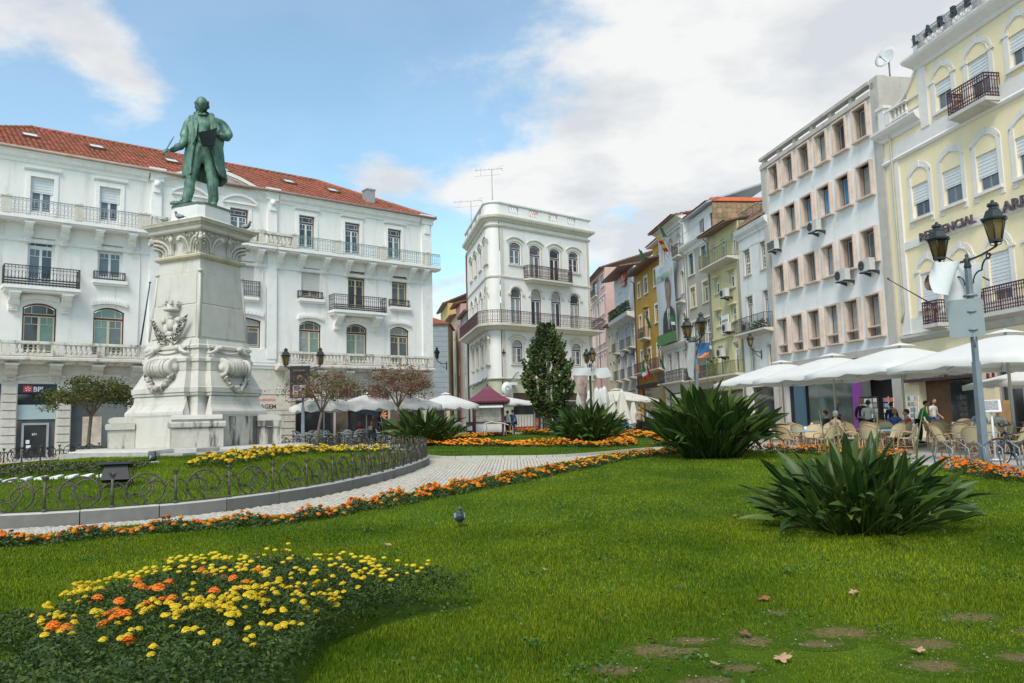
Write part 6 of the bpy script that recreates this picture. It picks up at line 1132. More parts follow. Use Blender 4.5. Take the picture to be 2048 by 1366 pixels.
def head_verts(b, c, s, m=0, yaw=0., pitch=0., fine=True):
    """a head about s tall looking along -y: skull, brow, sockets, nose, lips, chin, ears"""
    R = Matrix.Rotation(yaw, 3, 'Z') @ Matrix.Rotation(pitch, 3, 'X'); c = Vector(c)
    def f(p):
        x, y, z = p                                            # unit-ish: x +-.36, y +-.45, z +-.5
        k = 1 - .22 * max(0, -z - .05) - .25 * max(0, -z - .3); x *= k
        if y < 0: y *= 1 - .12 * max(0, z - .2)
        if z < -.1 and y > 0: y *= 1 - .9 * min(.6, (-z - .1))
        fr = max(0, -y / .45)
        if fr > .5:
            y += .05 * exp(-((z - .02) / .07) ** 2) * (exp(-((abs(x) - .13) / .08) ** 2))         # sockets
            y -= .035 * exp(-((z - .12) / .05) ** 2) * exp(-(x / .22) ** 2)                         # brow
            y -= .10 * exp(-((z + .1) / .07) ** 2) * exp(-(x / .06) ** 2) + .05 * exp(-((z - .0) / .07) ** 2) * exp(-(x / .05) ** 2)  # nose
            y -= .03 * exp(-((z + .24) / .03) ** 2) * exp(-(x / .1) ** 2); y -= .045 * exp(-((z + .42) / .07) ** 2) * exp(-(x / .12) ** 2)   # lips, chin
        return tuple(c + R @ (Vector((x, y, z)) * s))
    n = (22, 16) if fine else (12, 9); b.blob((0, 0, 0), (.36, .45, .5), m, n[0], n[1], fn=f)
    for sx in (-1, 1): b.blob((0, 0, 0), (.03, .07, .11), m, 6, 5, fn=lambda p: tuple(c + R @ ((Vector((sx * .355, .04, -.02)) + p) * s)))
    return R
def hand(b, w, d, up, s, side=1, curl=.8):
    d = Vector(d).normalized(); up = Vector(up).normalized(); sd = d.cross(up).normalized() * side; w = Vector(w)
    b.tube([w - d * .1 * s, w + d * .15 * s, w + d * .42 * s], [.13 * s, .2 * s, .17 * s], 8, flat=.55)
    for i, (o, L) in enumerate(((-.14, .34), (-.05, .40), (.05, .37), (.13, .28))):
        p0 = w + d * .38 * s + sd * o * s; c = curl; p1 = p0 + (d * cos(c * .6) - up * sin(c * .6)) * L * .45 * s; p2 = p1 + (d * cos(c * 1.6) - up * sin(c * 1.6)) * L * .35 * s; p3 = p2 + (d * cos(c * 2.4) - up * sin(c * 2.4)) * L * .25 * s; b.tube([p0, p1, p2, p3], [.05 * s, .047 * s, .042 * s, .03 * s], 6)
    p0 = w + d * .12 * s - sd * .15 * s; b.tube([p0, p0 + (d * .6 - sd * .6 - up * .35) * .2 * s, p0 + (d * 1.2 - sd * .7 - up * .8) * .24 * s], [.06 * s, .055 * s, .04 * s], 6)
BZ = mat('bronze_verdigris', (.065, .15, .115), .6, .5, 2.2, .2, col2=(.18, .33, .25), grime=.9, gcol=(.02, .04, .034), gscale=(4.5, 4.5, .9), glo=.48, ghi=.68, metal=.25)
def statue():
    t = T('bronze_statue', 'green bronze statue of a standing man in a frock coat holding paper and quill', 'statue', (AX.x, AX.y, 10.27), radians(21.9)); t.scale = (1.06,) * 3
    N = [(0.0, .05, 2.12, .34, .26), (0.02, .03, 2.55, .36, .27), (.06, .03, 3.0, .42, .30), (.1, .05, 3.32, .40, .26), (.05, .03, 3.52, .19), (.02, -.03, 3.72, .17),
         (-.24, .02, 2.0, .27), (-.38, -.05, 1.12, .205), (-.5, .0, .32, .2), (-.52, -.05, .12, .15), (-.82, -.2, .08, .11), (-1.08, -.3, .05, .06),
         (.26, .06, 2.0, .28), (.38, -.02, 1.1, .215), (.4, .06, .32, .2), (.4, .02, .12, .15), (.4, -.3, .09, .12), (.4, -.5, .06, .07),
         (-.4, .05, 3.38, .2), (-.6, .02, 2.9, .19), (-.62, -.06, 2.42, .165), (-.92, -.25, 2.1, .135), (-1.08, -.34, 2.0, .11),
         (.66, .05, 3.36, .21), (.86, .0, 3.0, .2), (.93, -.12, 2.78, .18), (.72, -.34, 2.72, .15), (.56, -.45, 2.76, .11)]
    E = [(0, 1), (1, 2), (2, 3), (3, 4), (4, 5), (0, 6), (6, 7), (7, 8), (8, 9), (9, 10), (10, 11), (0, 12), (12, 13), (13, 14), (14, 15), (15, 16), (16, 17), (3, 18), (18, 19), (19, 20), (20, 21), (21, 22), (3, 23), (23, 24), (24, 25), (25, 26), (26, 27)]
    o = skin_obj('body', N, E, BZ, t, sub=2); bake(o)
    me = o.data
    for v in me.vertices:   # folds in the trousers and sleeves
        k = .018 * sin(v.co.z * 16 + v.co.x * 9 + 2 * sin(v.co.z * 5)) * (1 if v.co.z < 1.9 or abs(v.co.x) > .5 else .3); n = v.normal; v.co += n * k
    b = MB(); R = head_verts(b, (-.04, -.14, 3.93), .62, yaw=radians(-14), pitch=radians(24)); b.build('head', BZ, t)
    b = MB(); c = Vector((-.04, -.14, 3.93))
    for i in range(46):   # hair round the bald crown, side whiskers
        a = radians(-20 + 220 * (i % 23) / 22); zz = (.12 if i < 23 else -.08); p = Vector((.34 * cos(a), .41 * sin(a) + .02, zz + random.uniform(-.05, .05))); q = c + R @ (p * .64); b.blob(q, (.045, .045, .06), nu=6, nv=5)
    for s in (-1, 1):
        for k in range(4): b.blob(c + R @ (Vector((s * (.315 - .012 * k), -.12 - .03 * k, -.05 - .085 * k)) * .62), (.03, .04, .05), nu=6, nv=5)
    for s in (-1, 1): b.blob(c + R @ (Vector((s * .13, -.36, .12)) * .64), (.06, .025, .018), nu=6, nv=4)
    b.build('hair', mat('bronze_dark', (.022, .05, .04), .6, .3, 3), t)
    # open frock coat: shell with thickness, slit down the front
    rings = [(3.62, .04, .06, .24, .20, 62, 62), (3.5, .08, .06, .42, .28, 40, 42), (3.36, .12, .06, .66, .34, 26, 24), (3.1, .12, .05, .72, .38, 25, 20), (2.75, .1, .05, .68, .40, 26, 20), (2.4, .08, .06, .66, .40, 28, 18), (2.05, .08, .08, .70, .44, 30, 20), (1.65, .08, .12, .73, .48, 32, 26), (1.25, .09, .16, .78, .52, 33, 34), (1.16, .09, .16, .78, .52, 33, 35)]
    n = 40; vo = []; vi = []
    for (z, cx, cy, rx, ry, la, ra) in rings:
        for k in range(n + 1):
            a = radians(-90 + ra) + radians(360 - la - ra) * k / n; w = 1 + .045 * sin(a * 7 + z * 2) * max(0, (2.6 - z)) / 1.4; edge = min(k, n - k)
            flare = 1 + (.1 if edge < 2 else .04 if edge < 4 else 0); zz = z - (.10 * sin(a * 2.2) if z < 1.3 else 0) + (.08 if z < 1.3 and cos(a) < -.5 else 0)
            vo.append((cx + rx * w * cos(a) * flare, cy + ry * w * sin(a) * flare, zz)); vi.append((cx + (rx - .06) * w * cos(a) * flare, cy + (ry - .06) * w * sin(a) * flare, zz))
    b = MB(); q = n + 1; L = len(rings)
    b.add(vo + vi, [(i * q + j, (i + 1) * q + j, (i + 1) * q + j + 1, i * q + j + 1) for i in range(L - 1) for j in range(n)] + [(L * q + i * q + j + 1, L * q + (i + 1) * q + j + 1, L * q + (i + 1) * q + j, L * q + i * q + j) for i in range(L - 1) for j in range(n)]
          + [(L * q + i * q, L * q + (i + 1) * q, (i + 1) * q, i * q) for i in range(L - 1)] + [(i * q + n, (i + 1) * q + n, L * q + (i + 1) * q + n, L * q + i * q + n) for i in range(L - 1)] + [((L - 1) * q + j, (2 * L - 1) * q + j, (2 * L - 1) * q + j + 1, (L - 1) * q + j + 1) for j in range(n)], 0, True)
    b.build('coat', BZ, t, fix=True)
    b = MB()   # lapels and collar
    for s, pts in ((-1, [(-.16, -.14, 3.66), (-.34, -.2, 3.45), (-.52, -.24, 3.1), (-.42, -.34, 2.62), (-.34, -.36, 2.3), (-.22, -.34, 2.6), (-.18, -.28, 3.1)]), (1, [(.2, -.14, 3.66), (.42, -.2, 3.5), (.6, -.3, 3.02), (.44, -.36, 2.75), (.34, -.36, 2.4), (.26, -.34, 2.7), (.26, -.28, 3.2)])):
        k = len(pts); b.add([Vector(p) + Vector((0, -.05, 0)) for p in pts] + [Vector(p) + Vector((0, .06, 0)) for p in pts], [tuple(range(k)), tuple(range(2 * k - 1, k - 1, -1))] + [(i, i + k, (i + 1) % k + k, (i + 1) % k) for i in range(k)])
    b.tube([(.3 * cos(radians(a)) + .04, .24 * sin(radians(a)) + .04, 3.64 + .05 * sin(radians(a))) for a in range(-40, 221, 20)], .075, 8); b.build('lapel', BZ, t, fix=True)
    b = MB(); b.blob((-.08, -.25, 3.53), (.09, .07, .06), nu=8, nv=6); b.blob((.07, -.26, 3.54), (.1, .07, .06), nu=8, nv=6); b.blob((0, -.27, 3.53), .05, nu=8, nv=6); b.build('bow_tie', BZ, t)
    b = MB()
    for k in range(6): b.blob((-.02, -.31 + .01 * k, 3.2 - .16 * k), .028, nu=6, nv=5)
    for s in (-1, 1): b.tube([(s * .24 + .03, -.26, 2.52), (s * .12, -.34, 2.48), (0, -.36, 2.45)], .02, 5)
    b.build('waistcoat_buttons', MATS['bronze_dark'], t)
    b = MB(); hand(b, (-1.08, -.34, 2.0), (-.75, -.35, -.25), (-.1, -.4, .9), .52, 1, .9); b.build('hand', BZ, t)
    b = MB(); hand(b, (.56, -.45, 2.76), (-.95, -.3, -.02), (.1, -.6, .8), .52, -1, .75); b.build('hand', BZ, t)
    b = MB(); b.tube([(-1.32, -.44, 1.8), (-1.2, -.46, 2.0), (-1.05, -.5, 2.28), (-.95, -.5, 2.5)], [.012, .022, .02, .006], 5); b.add([(-1.17, -.47, 2.05), (-1.12, -.45, 2.25), (-.95, -.5, 2.52), (-1.06, -.52, 2.2)], [(0, 1, 2, 3), (3, 2, 1, 0)]); b.build('quill', BZ, t)
    b = MB(); P4 = [(-.16, -.62, 2.68), (.5, -.56, 2.96), (.42, -.72, 2.22), (.0, -.78, 2.12)]; M = 6; vs = []
    for j in range(M + 1):
        for i in range(M + 1):
            u, v = i / M, j / M; p = (Vector(P4[0]).lerp(Vector(P4[1]), u)).lerp(Vector(P4[3]).lerp(Vector(P4[2]), u), v); vs.append(p + Vector((0, .06 * sin(u * 3) - .04, 0)))
    K = M + 1; b.add(vs + [v + Vector((.0, .05, .0)) for v in vs], [(j * K + i, j * K + i + 1, (j + 1) * K + i + 1, (j + 1) * K + i) for j in range(M) for i in range(M)] + [(K * K + (j + 1) * K + i, K * K + (j + 1) * K + i + 1, K * K + j * K + i + 1, K * K + j * K + i) for j in range(M) for i in range(M)] + [(i, K * K + i, K * K + i + 1, i + 1) for i in range(M)]); b.build('paper', mat('bronze_paper', (.012, .016, .017), .85, .3, 2, spec=.1), t)
statue()
# ------------------------------------------------------------------ planting
GRASS = mat('grass_blades', (.078, .168, .006), .6, .3, .42, isl=.45, col2=(.23, .295, .014), trans=.28, spec=.12); GRASSB = mat('grass_blades_far', (.075, .155, .016), .7, .3, .4, isl=.2, col2=(.12, .205, .02), trans=.25, spec=.1)
RAD = np.array([((BED[j] - OUT[j] * .16) - AX).length for j in range(nb)]); ANG = np.array([atan2((BED[j] - AX).y, (BED[j] - AX).x) for j in range(nb)]); E0 = np.array([g((BED[j] - OUT[j] * .16).y) + KH - .04 for j in range(nb)]); _o = np.argsort(ANG)
def mound_Z(X, Y):
    dx, dy = X - AX.x, Y - AX.y; a = np.arctan2(dy, dx); L = np.interp(a, ANG[_o], RAD[_o], period=2 * pi); e0 = np.interp(a, ANG[_o], E0[_o], period=2 * pi); t = np.clip((L - np.hypot(dx, dy)) / 6.5, 0, 1); t = t * t * (3 - 2 * t); return e0 + (.80 - e0) * t
BAREP = [(.92, 5.22, .36, .22), (1.55, 5.36, .2, .17), (2.2, 5.5, .36, .21), (2.62, 5.2, .26, .19), (3.25, 5.8, .3, .17), (.55, 4.85, .22, .13), (2.45, 4.78, .26, .17), (3.5, 5.38, .26, .18), (1.3, 4.82, .18, .12), (1.95, 6.05, .13, .09), (1.05, 4.62, .24, .11), (3.0, 4.88, .2, .14), (1.15, 5.4, .2, .12), (1.95, 5.25, .2, .13)]
BEDF = smooth_closed([(-.36, 6.45), (-.75, 6.6), (-1.2, 6.85), (-1.75, 7.05), (-2.35, 7.15), (-2.8, 7.05), (-3.15, 6.6), (-3.45, 6.0), (-4.0, 5.75), (-4.1, 5.5), (-3.6, 5.42), (-3.2, 5.3), (-2.95, 4.95), (-2.85, 4.2), (-2.7, 3.5), (-1.6, 3.4), (-1.32, 4.0), (-1.28, 4.8), (-1.3, 5.3), (-1.05, 5.85), (-.7, 6.2)], 5)
def bare_amt(X, Y):
    """1 in the middle of a bare patch, falling to 0 past its ragged edge"""
    k = np.zeros(len(X)); wob = .28 * np.sin(X * 17) * np.cos(Y * 23) + .22 * np.sin(X * 41 + Y * 37)
    for (x, y, a, c) in BAREP: k = np.maximum(k, np.clip(1.05 - ((X - x) / a) ** 2 - ((Y - y) / c) ** 2 + wob, 0, 1))
    return k
def blades(X, Y, Z, h, w, seg, lean=.5):
    n = len(X); a = RNG.uniform(0, 2 * pi, n); dx, dy = np.cos(a), np.sin(a); la = RNG.uniform(0, 2 * pi, n); L = h * lean * RNG.uniform(.2, 1.3, n); lx, ly = np.cos(la) * L, np.sin(la) * L
    B1 = np.stack([X - dx * w / 2, Y - dy * w / 2, Z], 1); B2 = np.stack([X + dx * w / 2, Y + dy * w / 2, Z], 1); T_ = np.stack([X + lx, Y + ly, Z + h], 1)
    if seg == 1: return np.stack([B1, B2, T_], 1).reshape(-1, 3), np.arange(3 * n).reshape(-1, 3)
    M1 = np.stack([X - dx * w * .4 + lx * .3, Y - dy * w * .4 + ly * .3, Z + h * .6], 1); M2 = np.stack([X + dx * w * .4 + lx * .3, Y + dy * w * .4 + ly * .3, Z + h * .6], 1)
    V = np.stack([B1, B2, M2, M1, T_], 1).reshape(-1, 3); b_ = (np.arange(n) * 5)[:, None]; return V, np.concatenate([b_ + np.array(q) for q in ((0, 1, 2), (0, 2, 3), (3, 2, 4))])
def scatter(y0, y1, dens, x0=None, x1=None):
    A = .69 * (y1 ** 2 - y0 ** 2) + .6 * (y1 - y0); n = int(A * dens); Y = np.sqrt(RNG.uniform(y0 ** 2, y1 ** 2, n)); X = RNG.uniform(-1, 1, n) * (.69 * Y + .3); return X, Y
def nz(X, Y, s): return .5 + .25 * (np.sin(X * s + 1.3 * np.sin(Y * s * .7)) + np.sin(Y * s * 1.13 + 1.7 * np.sin(X * s * .6 + 2)))
def grass(name, parts, mt, label):
    Vs = []; Fs = []; o = 0
    for (V, F) in parts: Vs.append(V); Fs.append(F + o); o += len(V)
    tag(obj(name, np_mesh(name, np.concatenate(Vs), np.concatenate(Fs), mt)), label, kind='stuff')
P_ = []
for (y0, y1, d, h, w, seg) in ((4.2, 6.8, 6000, .045, .0052, 2), (6.8, 11, 2800, .042, .008, 2), (11, 17, 750, .045, .014, 1), (17, 31, 300, .045, .022, 1)):
    X, Y = scatter(y0, y1, d); ok = in_poly(X, Y, LAWN) & ~in_poly(X, Y, BEDF); ok &= RNG.uniform(size=len(X)) > bare_amt(X, Y) * .9; X, Y = X[ok], Y[ok]; n = len(X)
    tuft = nz(X, Y, 5.5) * nz(X, Y, 2.1); near = np.clip((6.6 - Y) / 2, 0, 1) * (X > .2); hh = h * RNG.uniform(.5, 1.2, n) * (.6 + .7 * tuft + near * (.7 * tuft ** 1.5 - .25))
    if y0 < 6:
        for (bx, by, ba, bc) in BAREP: hh *= 1 - .38 * np.exp(-np.clip(((X - bx) / (ba + .15)) ** 2 + ((Y - by + .13) / (bc + .16)) ** 2 - .5, 0, 9) * 1.6)
    P_.append(blades(X, Y, G_(Y) + .05, hh, w * RNG.uniform(.7, 1.2, n), seg, .55))
grass('grass', P_, GRASS, 'mown grass blades of the near lawn')
X, Y = scatter(12, 37, 420); ok = in_poly(X, Y, [tuple(p - q * .3) for p, q in zip(BED, OUT)]) & (np.abs((X - AX.x) * .398 + (Y - AX.y) * .917) + np.abs((X - AX.x) * -.917 + (Y - AX.y) * .398) > 4.3); X, Y = X[ok], Y[ok]; n = len(X)
P_ = [blades(X, Y, mound_Z(X, Y) - .005, .055 * RNG.uniform(.6, 1.4, n), .016 * RNG.uniform(.7, 1.2, n), 1)]; grass('grass', P_, GRASS, 'grass blades on the raised garden')
X, Y = scatter(27, 56, 90); ok = in_poly(X, Y, BACK); X, Y = X[ok], Y[ok]; n = len(X); grass('grass', [blades(X, Y, G_(Y) + .06, .05 * RNG.uniform(.6, 1.3, n), .05, 1)], GRASSB, 'grass blades on the oval lawn')
# bare patches, pebbles
BARE = mat('bare_earth', (.10, .09, .03), .95, .3, 11, .6, col2=(.27, .20, .095), bscale=60, spec=.05)
t_ = BARE.node_tree; N = t_.nodes.new; L = t_.links.new; bs = t_.nodes['Principled BSDF']; old = bs.inputs['Base Color'].links[0].from_socket   # earth thins out into thatch at a ragged rim
ln = N('ShaderNodeVectorMath'); ln.operation = 'LENGTH'; L(N('ShaderNodeTexCoord').outputs['Object'], ln.inputs[0]); nzn = N('ShaderNodeTexNoise'); nzn.inputs['Scale'].default_value = 16; nzn.inputs['Detail'].default_value = 5; L(N('ShaderNodeNewGeometry').outputs['Position'], nzn.inputs['Vector'])
ad = N('ShaderNodeMath'); ad.operation = 'MULTIPLY_ADD'; L(nzn.outputs[0], ad.inputs[0]); ad.inputs[1].default_value = 1.7; L(ln.outputs['Value'], ad.inputs[2]); rg = N('ShaderNodeMapRange'); rg.interpolation_type = 'SMOOTHSTEP'; L(ad.outputs[0], rg.inputs[0]); rg.inputs[1].default_value = 1.15; rg.inputs[2].default_value = 1.7
mm = N('ShaderNodeMix'); mm.data_type = 'RGBA'; L(rg.outputs[0], mm.inputs[0]); L(old, mm.inputs[6]); mm.inputs[7].default_value = (.055, .10, .008, 1); L(mm.outputs[2], bs.inputs['Base Color'])
for (x, y, a, c) in BAREP:
    b = MB(); b.add([(1.2 * cos(2 * pi * k / 40), 1.2 * sin(2 * pi * k / 40), .013 * 1.2 * c * sin(2 * pi * k / 40)) for k in range(40)], [tuple(range(40))]); o = b.build('bare_patch', BARE, None, (x, y, .013 * y + .0505 + .0002 * BAREP.index((x, y, a, c)))); o.scale = (a, c, 1); tag(o, 'patch of bare sandy earth in the lawn', kind='structure')
b = MB()
for k in range(170):
    (x, y, a, c) = random.choice(BAREP); t = random.uniform(0, 6.3); r = sqrt(random.random()); px, py = x + a * r * cos(t), y + c * r * sin(t); s = random.uniform(.003, .009); b.blob((px, py, g(py) + .058), (s, s * .8, s * .6), nu=5, nv=4)
tag(b.build('pebbles', mat('pebble', (.27, .23, .15), .8, .2, 20, isl=.3)), 'small pale pebbles in the bare patches', kind='stuff')
C = []
for k in range(150):   # clover and plantain rosettes in the sward
    y = random.uniform(4.6, 13); x = random.uniform(-.6, .66) * y; m = random.randint(14, 46); s = random.uniform(.04, .16)
    if in_poly(np.array([x]), np.array([y]), LAWN)[0] and not in_poly(np.array([x]), np.array([y]), BEDF)[0]: C += [(x + random.gauss(0, s), y + random.gauss(0, s), .013 * y + .05 + random.uniform(.015, .06)) for j in range(m)]
V, F = leaf_cloud(np.array(C), .026, aspect=.8, up=1.5); tag(obj('lawn_weeds', np_mesh('lawn_weeds', V, F, mat('clover_leaf', (.05, .125, .008), .6, .3, 2, isl=.4, trans=.2))), 'small broad-leaved weeds scattered in the near lawn', kind='stuff')
# fallen plane leaves, each its own thing
FLM = [mat('dry_leaf_rust', (.27, .095, .035), .75, .3, 20), mat('dry_leaf_tan', (.42, .25, .14), .75, .25, 20), mat('dry_leaf_brown', (.17, .075, .035), .75, .3, 20)]
def leaf_mesh(i):
    b = MB(); n = 20; pts = []
    for k in range(n): a = 2 * pi * k / n; r = (.5 + .5 * abs(cos(a * 2.5)) ** 1.5) * (.75 if 4 < k < 16 else .6); pts.append((r * cos(a), r * sin(a), .16 * sin(a * 2 + i) * r + .22 * r * r * cos(a + i)))
    b.add([(0, 0, .0)] + pts, [(0, 1 + k, 1 + (k + 1) % n) for k in range(n)]); b.tube([(0, 0, 0), (-.5, .1, .05), (-.9, .05, .2)], [.03, .025, .02], 4); return b
for i, (x, y, s, m, lab) in enumerate(((1.95, 6.38, .085, 0, 'curled rust brown leaf standing in the grass between the shrub and the bare patches'), (2.72, 6.52, .065, 1, 'narrow tan leaf lying on the lawn in front of the big shrub'), (1.58, 4.9, .09, 1, 'large pale plane leaf at the very bottom of the lawn'), (1.52, 5.42, .07, 2, 'dark curled leaf beside the first bare patch'), (1.18, 4.82, .07, 1, 'small tan leaf left of the large pale plane leaf'), (-1.55, 9.5, .08, 1, 'pale leaf on the open lawn behind the yellow flower bed'), (.34, 9.95, .09, 0, 'orange brown leaf on the open lawn right of the pigeon'), (.27, 7.75, .06, 1, 'small tan leaf in the middle of the lawn'), (.88, 5.35, .06, 2, 'brown leaf at the edge of the leftmost bare patch'), (3.1, 11.2, .09, 0, 'rust leaf on the lawn left of the big shrub'), (2.45, 4.98, .07, 1, 'tan leaf on the broad bare patch'), (-3.9, 8.8, .07, 0, 'rust leaf on the grass left behind the flower bed'), (6.3, 9.0, .08, 0, 'orange leaf in the grass at the foot of the big shrub'))):
    o = leaf_mesh(i).build('fallen_leaf', FLM[m], None, gp(x, y, .085), (random.uniform(-.2, .2), random.uniform(-.2, .2), i * 1.7)); o.scale = (s,) * 3; tag(o, lab, 'leaf', 'fallen leaves on the lawn')
# bird of paradise shrubs
SL = [mat('strelitzia_leaf', (.040, .080, .016), .42, .35, 1.4, rnd=.45, col2=(.08, .135, .024), trans=.16, spec=.28), mat('strelitzia_midrib', (.085, .13, .035), .5, .15)]
SLY = [mat('strelitzia_leaf_yellowing', (.11, .14, .025), .5, .3, 2, rnd=.3, trans=.2), SL[1]]
def paddle(Lp, Lb, w, bend, fold, mats):
    b = MB(); ns = 5; pet = []; ang = .0
    x = z = 0.
    for i in range(ns): t = i / (ns - 1); pet.append((x, 0, z)); ang = bend * .35 * t; x += sin(ang) * Lp / ns; z += cos(ang) * Lp / ns
    b.tube(pet, [.016, .013, .011, .009, .008], 4, 1 if False else 0); P = []; k = 8; x, _, z = pet[-1]
    for i in range(k + 1):
        t = i / k; a2 = ang + bend * t * .9; ww = w * (sin(pi * min(1, t * 1.0) ** .72) ** .8) * (1 - .12 * t) if 0 < t < 1 else .004; nx, nz_ = cos(a2), -sin(a2)
        P += [(x - nx * ww * fold, -ww, z - nz_ * ww * fold), (x, 0, z), (x - nx * ww * fold, ww, z - nz_ * ww * fold)]; x += sin(a2) * Lb / k; z += cos(a2) * Lb / k
    b.add(P, [(3 * i + j, 3 * i + 1 + j, 3 * i + 4 + j, 3 * i + 3 + j) for i in range(k) for j in range(2)], 0, True)
    # pale midrib
    R = [P[3 * i + 1] for i in range(k + 1)]; b.tube([(p[0] + .004, p[1], p[2]) for p in R], [.0045] * k + [.002], 3, 1, cap=False)
    return b.mesh('leaf', mats)
def strelitzia(label, x, y, R, H, n, seed, tall=0, tm=64):
    rs = random.Random(seed); t = T('strelitzia_shrub', label, 'shrub', gp(x, y, .05), rs.uniform(0, 6), 'bird of paradise shrubs in the lawns')
    ms = [paddle(.62 * q, .40 * q2, .062 * w, bd, fo_, SL) for (q, q2, w, bd, fo_) in ((1, 1, 1, .3, .35), (1.1, 1.15, 1.1, .6, .3), (.9, 1.1, 1.15, .15, .5), (1.0, .9, .9, .9, .4), (1.15, 1.0, 1.0, .45, .6), (.8, 1.2, 1.2, 1.2, .3))]; my = [paddle(.6, .4, .062, .9, .4, SLY)]
    for i in range(n):
        f = (i + .5) / n; rim = sqrt(f); a = i * 2.39996 + rs.uniform(-.3, .3); r = R * .40 * rim * rs.uniform(.7, 1.1); tilt = radians(3 + tm * rim ** 1.9) + rs.uniform(-.18, .18); s = H * rs.uniform(.80, 1.08) * (1.0 - .10 * rim)
        if rs.random() < .26: s *= rs.uniform(.5, .75); tilt *= rs.uniform(.6, 1.3)
        me = rs.choice(my if rs.random() < .03 else ms); o = obj('leaf', me, t, (r * cos(a), r * sin(a), 0)); o.rotation_mode = 'QUATERNION'
        q = Euler((0, min(tilt, 1.62), a + rs.uniform(-.25, .25)), 'XYZ').to_quaternion(); o.rotation_quaternion = Euler((0, 0, a + rs.uniform(-.3, .3))).to_quaternion() @ Euler((0, min(tilt, 1.55), 0)).to_quaternion() @ Euler((0, 0, rs.uniform(-1.3, 1.3))).to_quaternion(); o.scale = (s, s * rs.uniform(.62, .95), s)
    src = [(np.array([v.co[:] for v in m.vertices]), [tuple(p.vertices) for p in m.polygons], [p.material_index for p in m.polygons]) for m in ms[:3]]; b = MB()
    for k in range(220):   # shorter crowded inner leaves and stalks, too many to pick apart
        V, Fp, Mi = src[k % 3]; a = rs.uniform(0, 6.3); f = rs.random(); r = R * .42 * sqrt(f); sc_ = H * rs.uniform(.38, .72); M4 = Matrix.Translation((r * cos(a), r * sin(a), 0)) @ (Euler((0, 0, a + rs.uniform(-.5, .5))).to_matrix() @ Euler((0, radians(rs.uniform(2, 30 + tm * .7 * f)), 0)).to_matrix() @ Euler((0, 0, rs.uniform(-1.5, 1.5))).to_matrix()).to_4x4()
        W4 = np.array(M4); P4 = (V * np.array([sc_, sc_ * .8, sc_])) @ W4[:3, :3].T + W4[:3, 3]; o_ = len(b.v); b.v += [tuple(p) for p in P4]; b.f += [tuple(i + o_ for i in q) for q in Fp]; b.m += Mi; b.s += [False] * len(Fp)
    tag(b.build('inner_leaves', SL, t), kind='stuff')
    for k in range(tall):
        a = rs.uniform(0, 6.3); r = R * rs.uniform(.1, .4); b = MB(); b.tube([(r * cos(a), r * sin(a), .2), (r * 1.15 * cos(a), r * 1.15 * sin(a), H * .9), (r * 1.3 * cos(a), r * 1.3 * sin(a), H * 1.22)], [.014, .011, .004], 5); b.build('flower_stalk', SL[1], t)
    return t
strelitzia('big broad strelitzia shrub nearest the camera in front of the rattan chairs', 4.25, 9.9, 1.6, 1.22, 300, 3, 4); strelitzia('tallest strelitzia shrub in front of the white parasols and old houses', 6.15, 24.6, 2.0, 2.6, 300, 5, 2, 46); strelitzia('strelitzia shrub standing on the oval lawn right of the conifer', 3.75, 40.5, 2.2, 2.3, 260, 8, 0, 56); strelitzia('strelitzia shrub between the iron fence and the maroon kiosk', -4.55, 39.8, 2.35, 2.2, 260, 11, 0, 58)
b = MB()
for k in range(5): a = -.6 + .5 * k; b.add([(0, 0, 0), (.25 * cos(a), .03, .25 * sin(a) + .06), (.34 * cos(a), 0, .34 * sin(a)), (.22 * cos(a), -.03, .22 * sin(a) - .04)], [(0, 1, 2, 3), (3, 2, 1, 0)])
tag(b.build('strelitzia_flower', mat('strelitzia_orange', (.6, .17, .05), .6, .2), None, (-6.7, 39.4, 2.15)), 'orange crane-like flower sticking out left of the shrub by the iron fence', 'flower'); b = MB(); b.tube([(0, 0, -1.6), (.1, 0, -.8), (0, 0, 0)], .02, 4); o = b.build('stalk', SL[1], bpy.data.objects['strelitzia_flower'])
# marigolds
MY = mat('marigold_yellow', (.70, .50, .012), .7, .12, 30, rnd=.14, trans=.15); MO = mat('marigold_orange', (.74, .20, .008), .7, .15, 30, rnd=.16, trans=.15); MA = mat('marigold_amber', (.72, .31, .010), .7, .15, 30, rnd=.2, trans=.15); MBR = mat('marigold_spent', (.20, .06, .015), .8, .3, 30)
def bloom_mesh(mt, seed):
    rs = random.Random(seed); b = MB()
    for (n, r, z, tl, w) in ((11, 1.0, .12, .05, .36), (10, .82, .26, .2, .34), (8, .58, .38, .25, .3), (6, .32, .46, .2, .24)):
        for k in range(n):
            a = 2 * pi * k / n + rs.uniform(-.2, .2); rr = r * rs.uniform(.9, 1.08); c, s = cos(a), sin(a); zz = z + rs.uniform(-.05, .05)
            b.add([(.1 * c, .1 * s, zz - tl), (rr * .7 * c - w * s, rr * .7 * s + w * c, zz + .03), (rr * c - w * .4 * s, rr * s + w * .4 * c, zz - .08), (rr * c + w * .4 * s, rr * s - w * .4 * c, zz - .02), (rr * .7 * c + w * s, rr * .7 * s - w * c, zz + .06)], [(0, 4, 3, 2, 1)])
    b.lathe([(.1, -.35), (.22, -.2), (.26, 0)], n=5); b.v = [(x, y, z * 1.55) for x, y, z in b.v]; return b.mesh('bloom', mt)
BLM = {k: [bloom_mesh(m, i) for i in range(3)] for k, m in (('y', MY), ('o', MO), ('a', MA), ('b', MBR))}
HERB = mat('marigold_leaf', (.035, .08, .009), .7, .35, 3, isl=.5, col2=(.075, .125, .016), trans=.2); HERBL = mat('marigold_leaf_light', (.045, .09, .02), .7, .35, 3, isl=.45, col2=(.085, .14, .03), trans=.2)
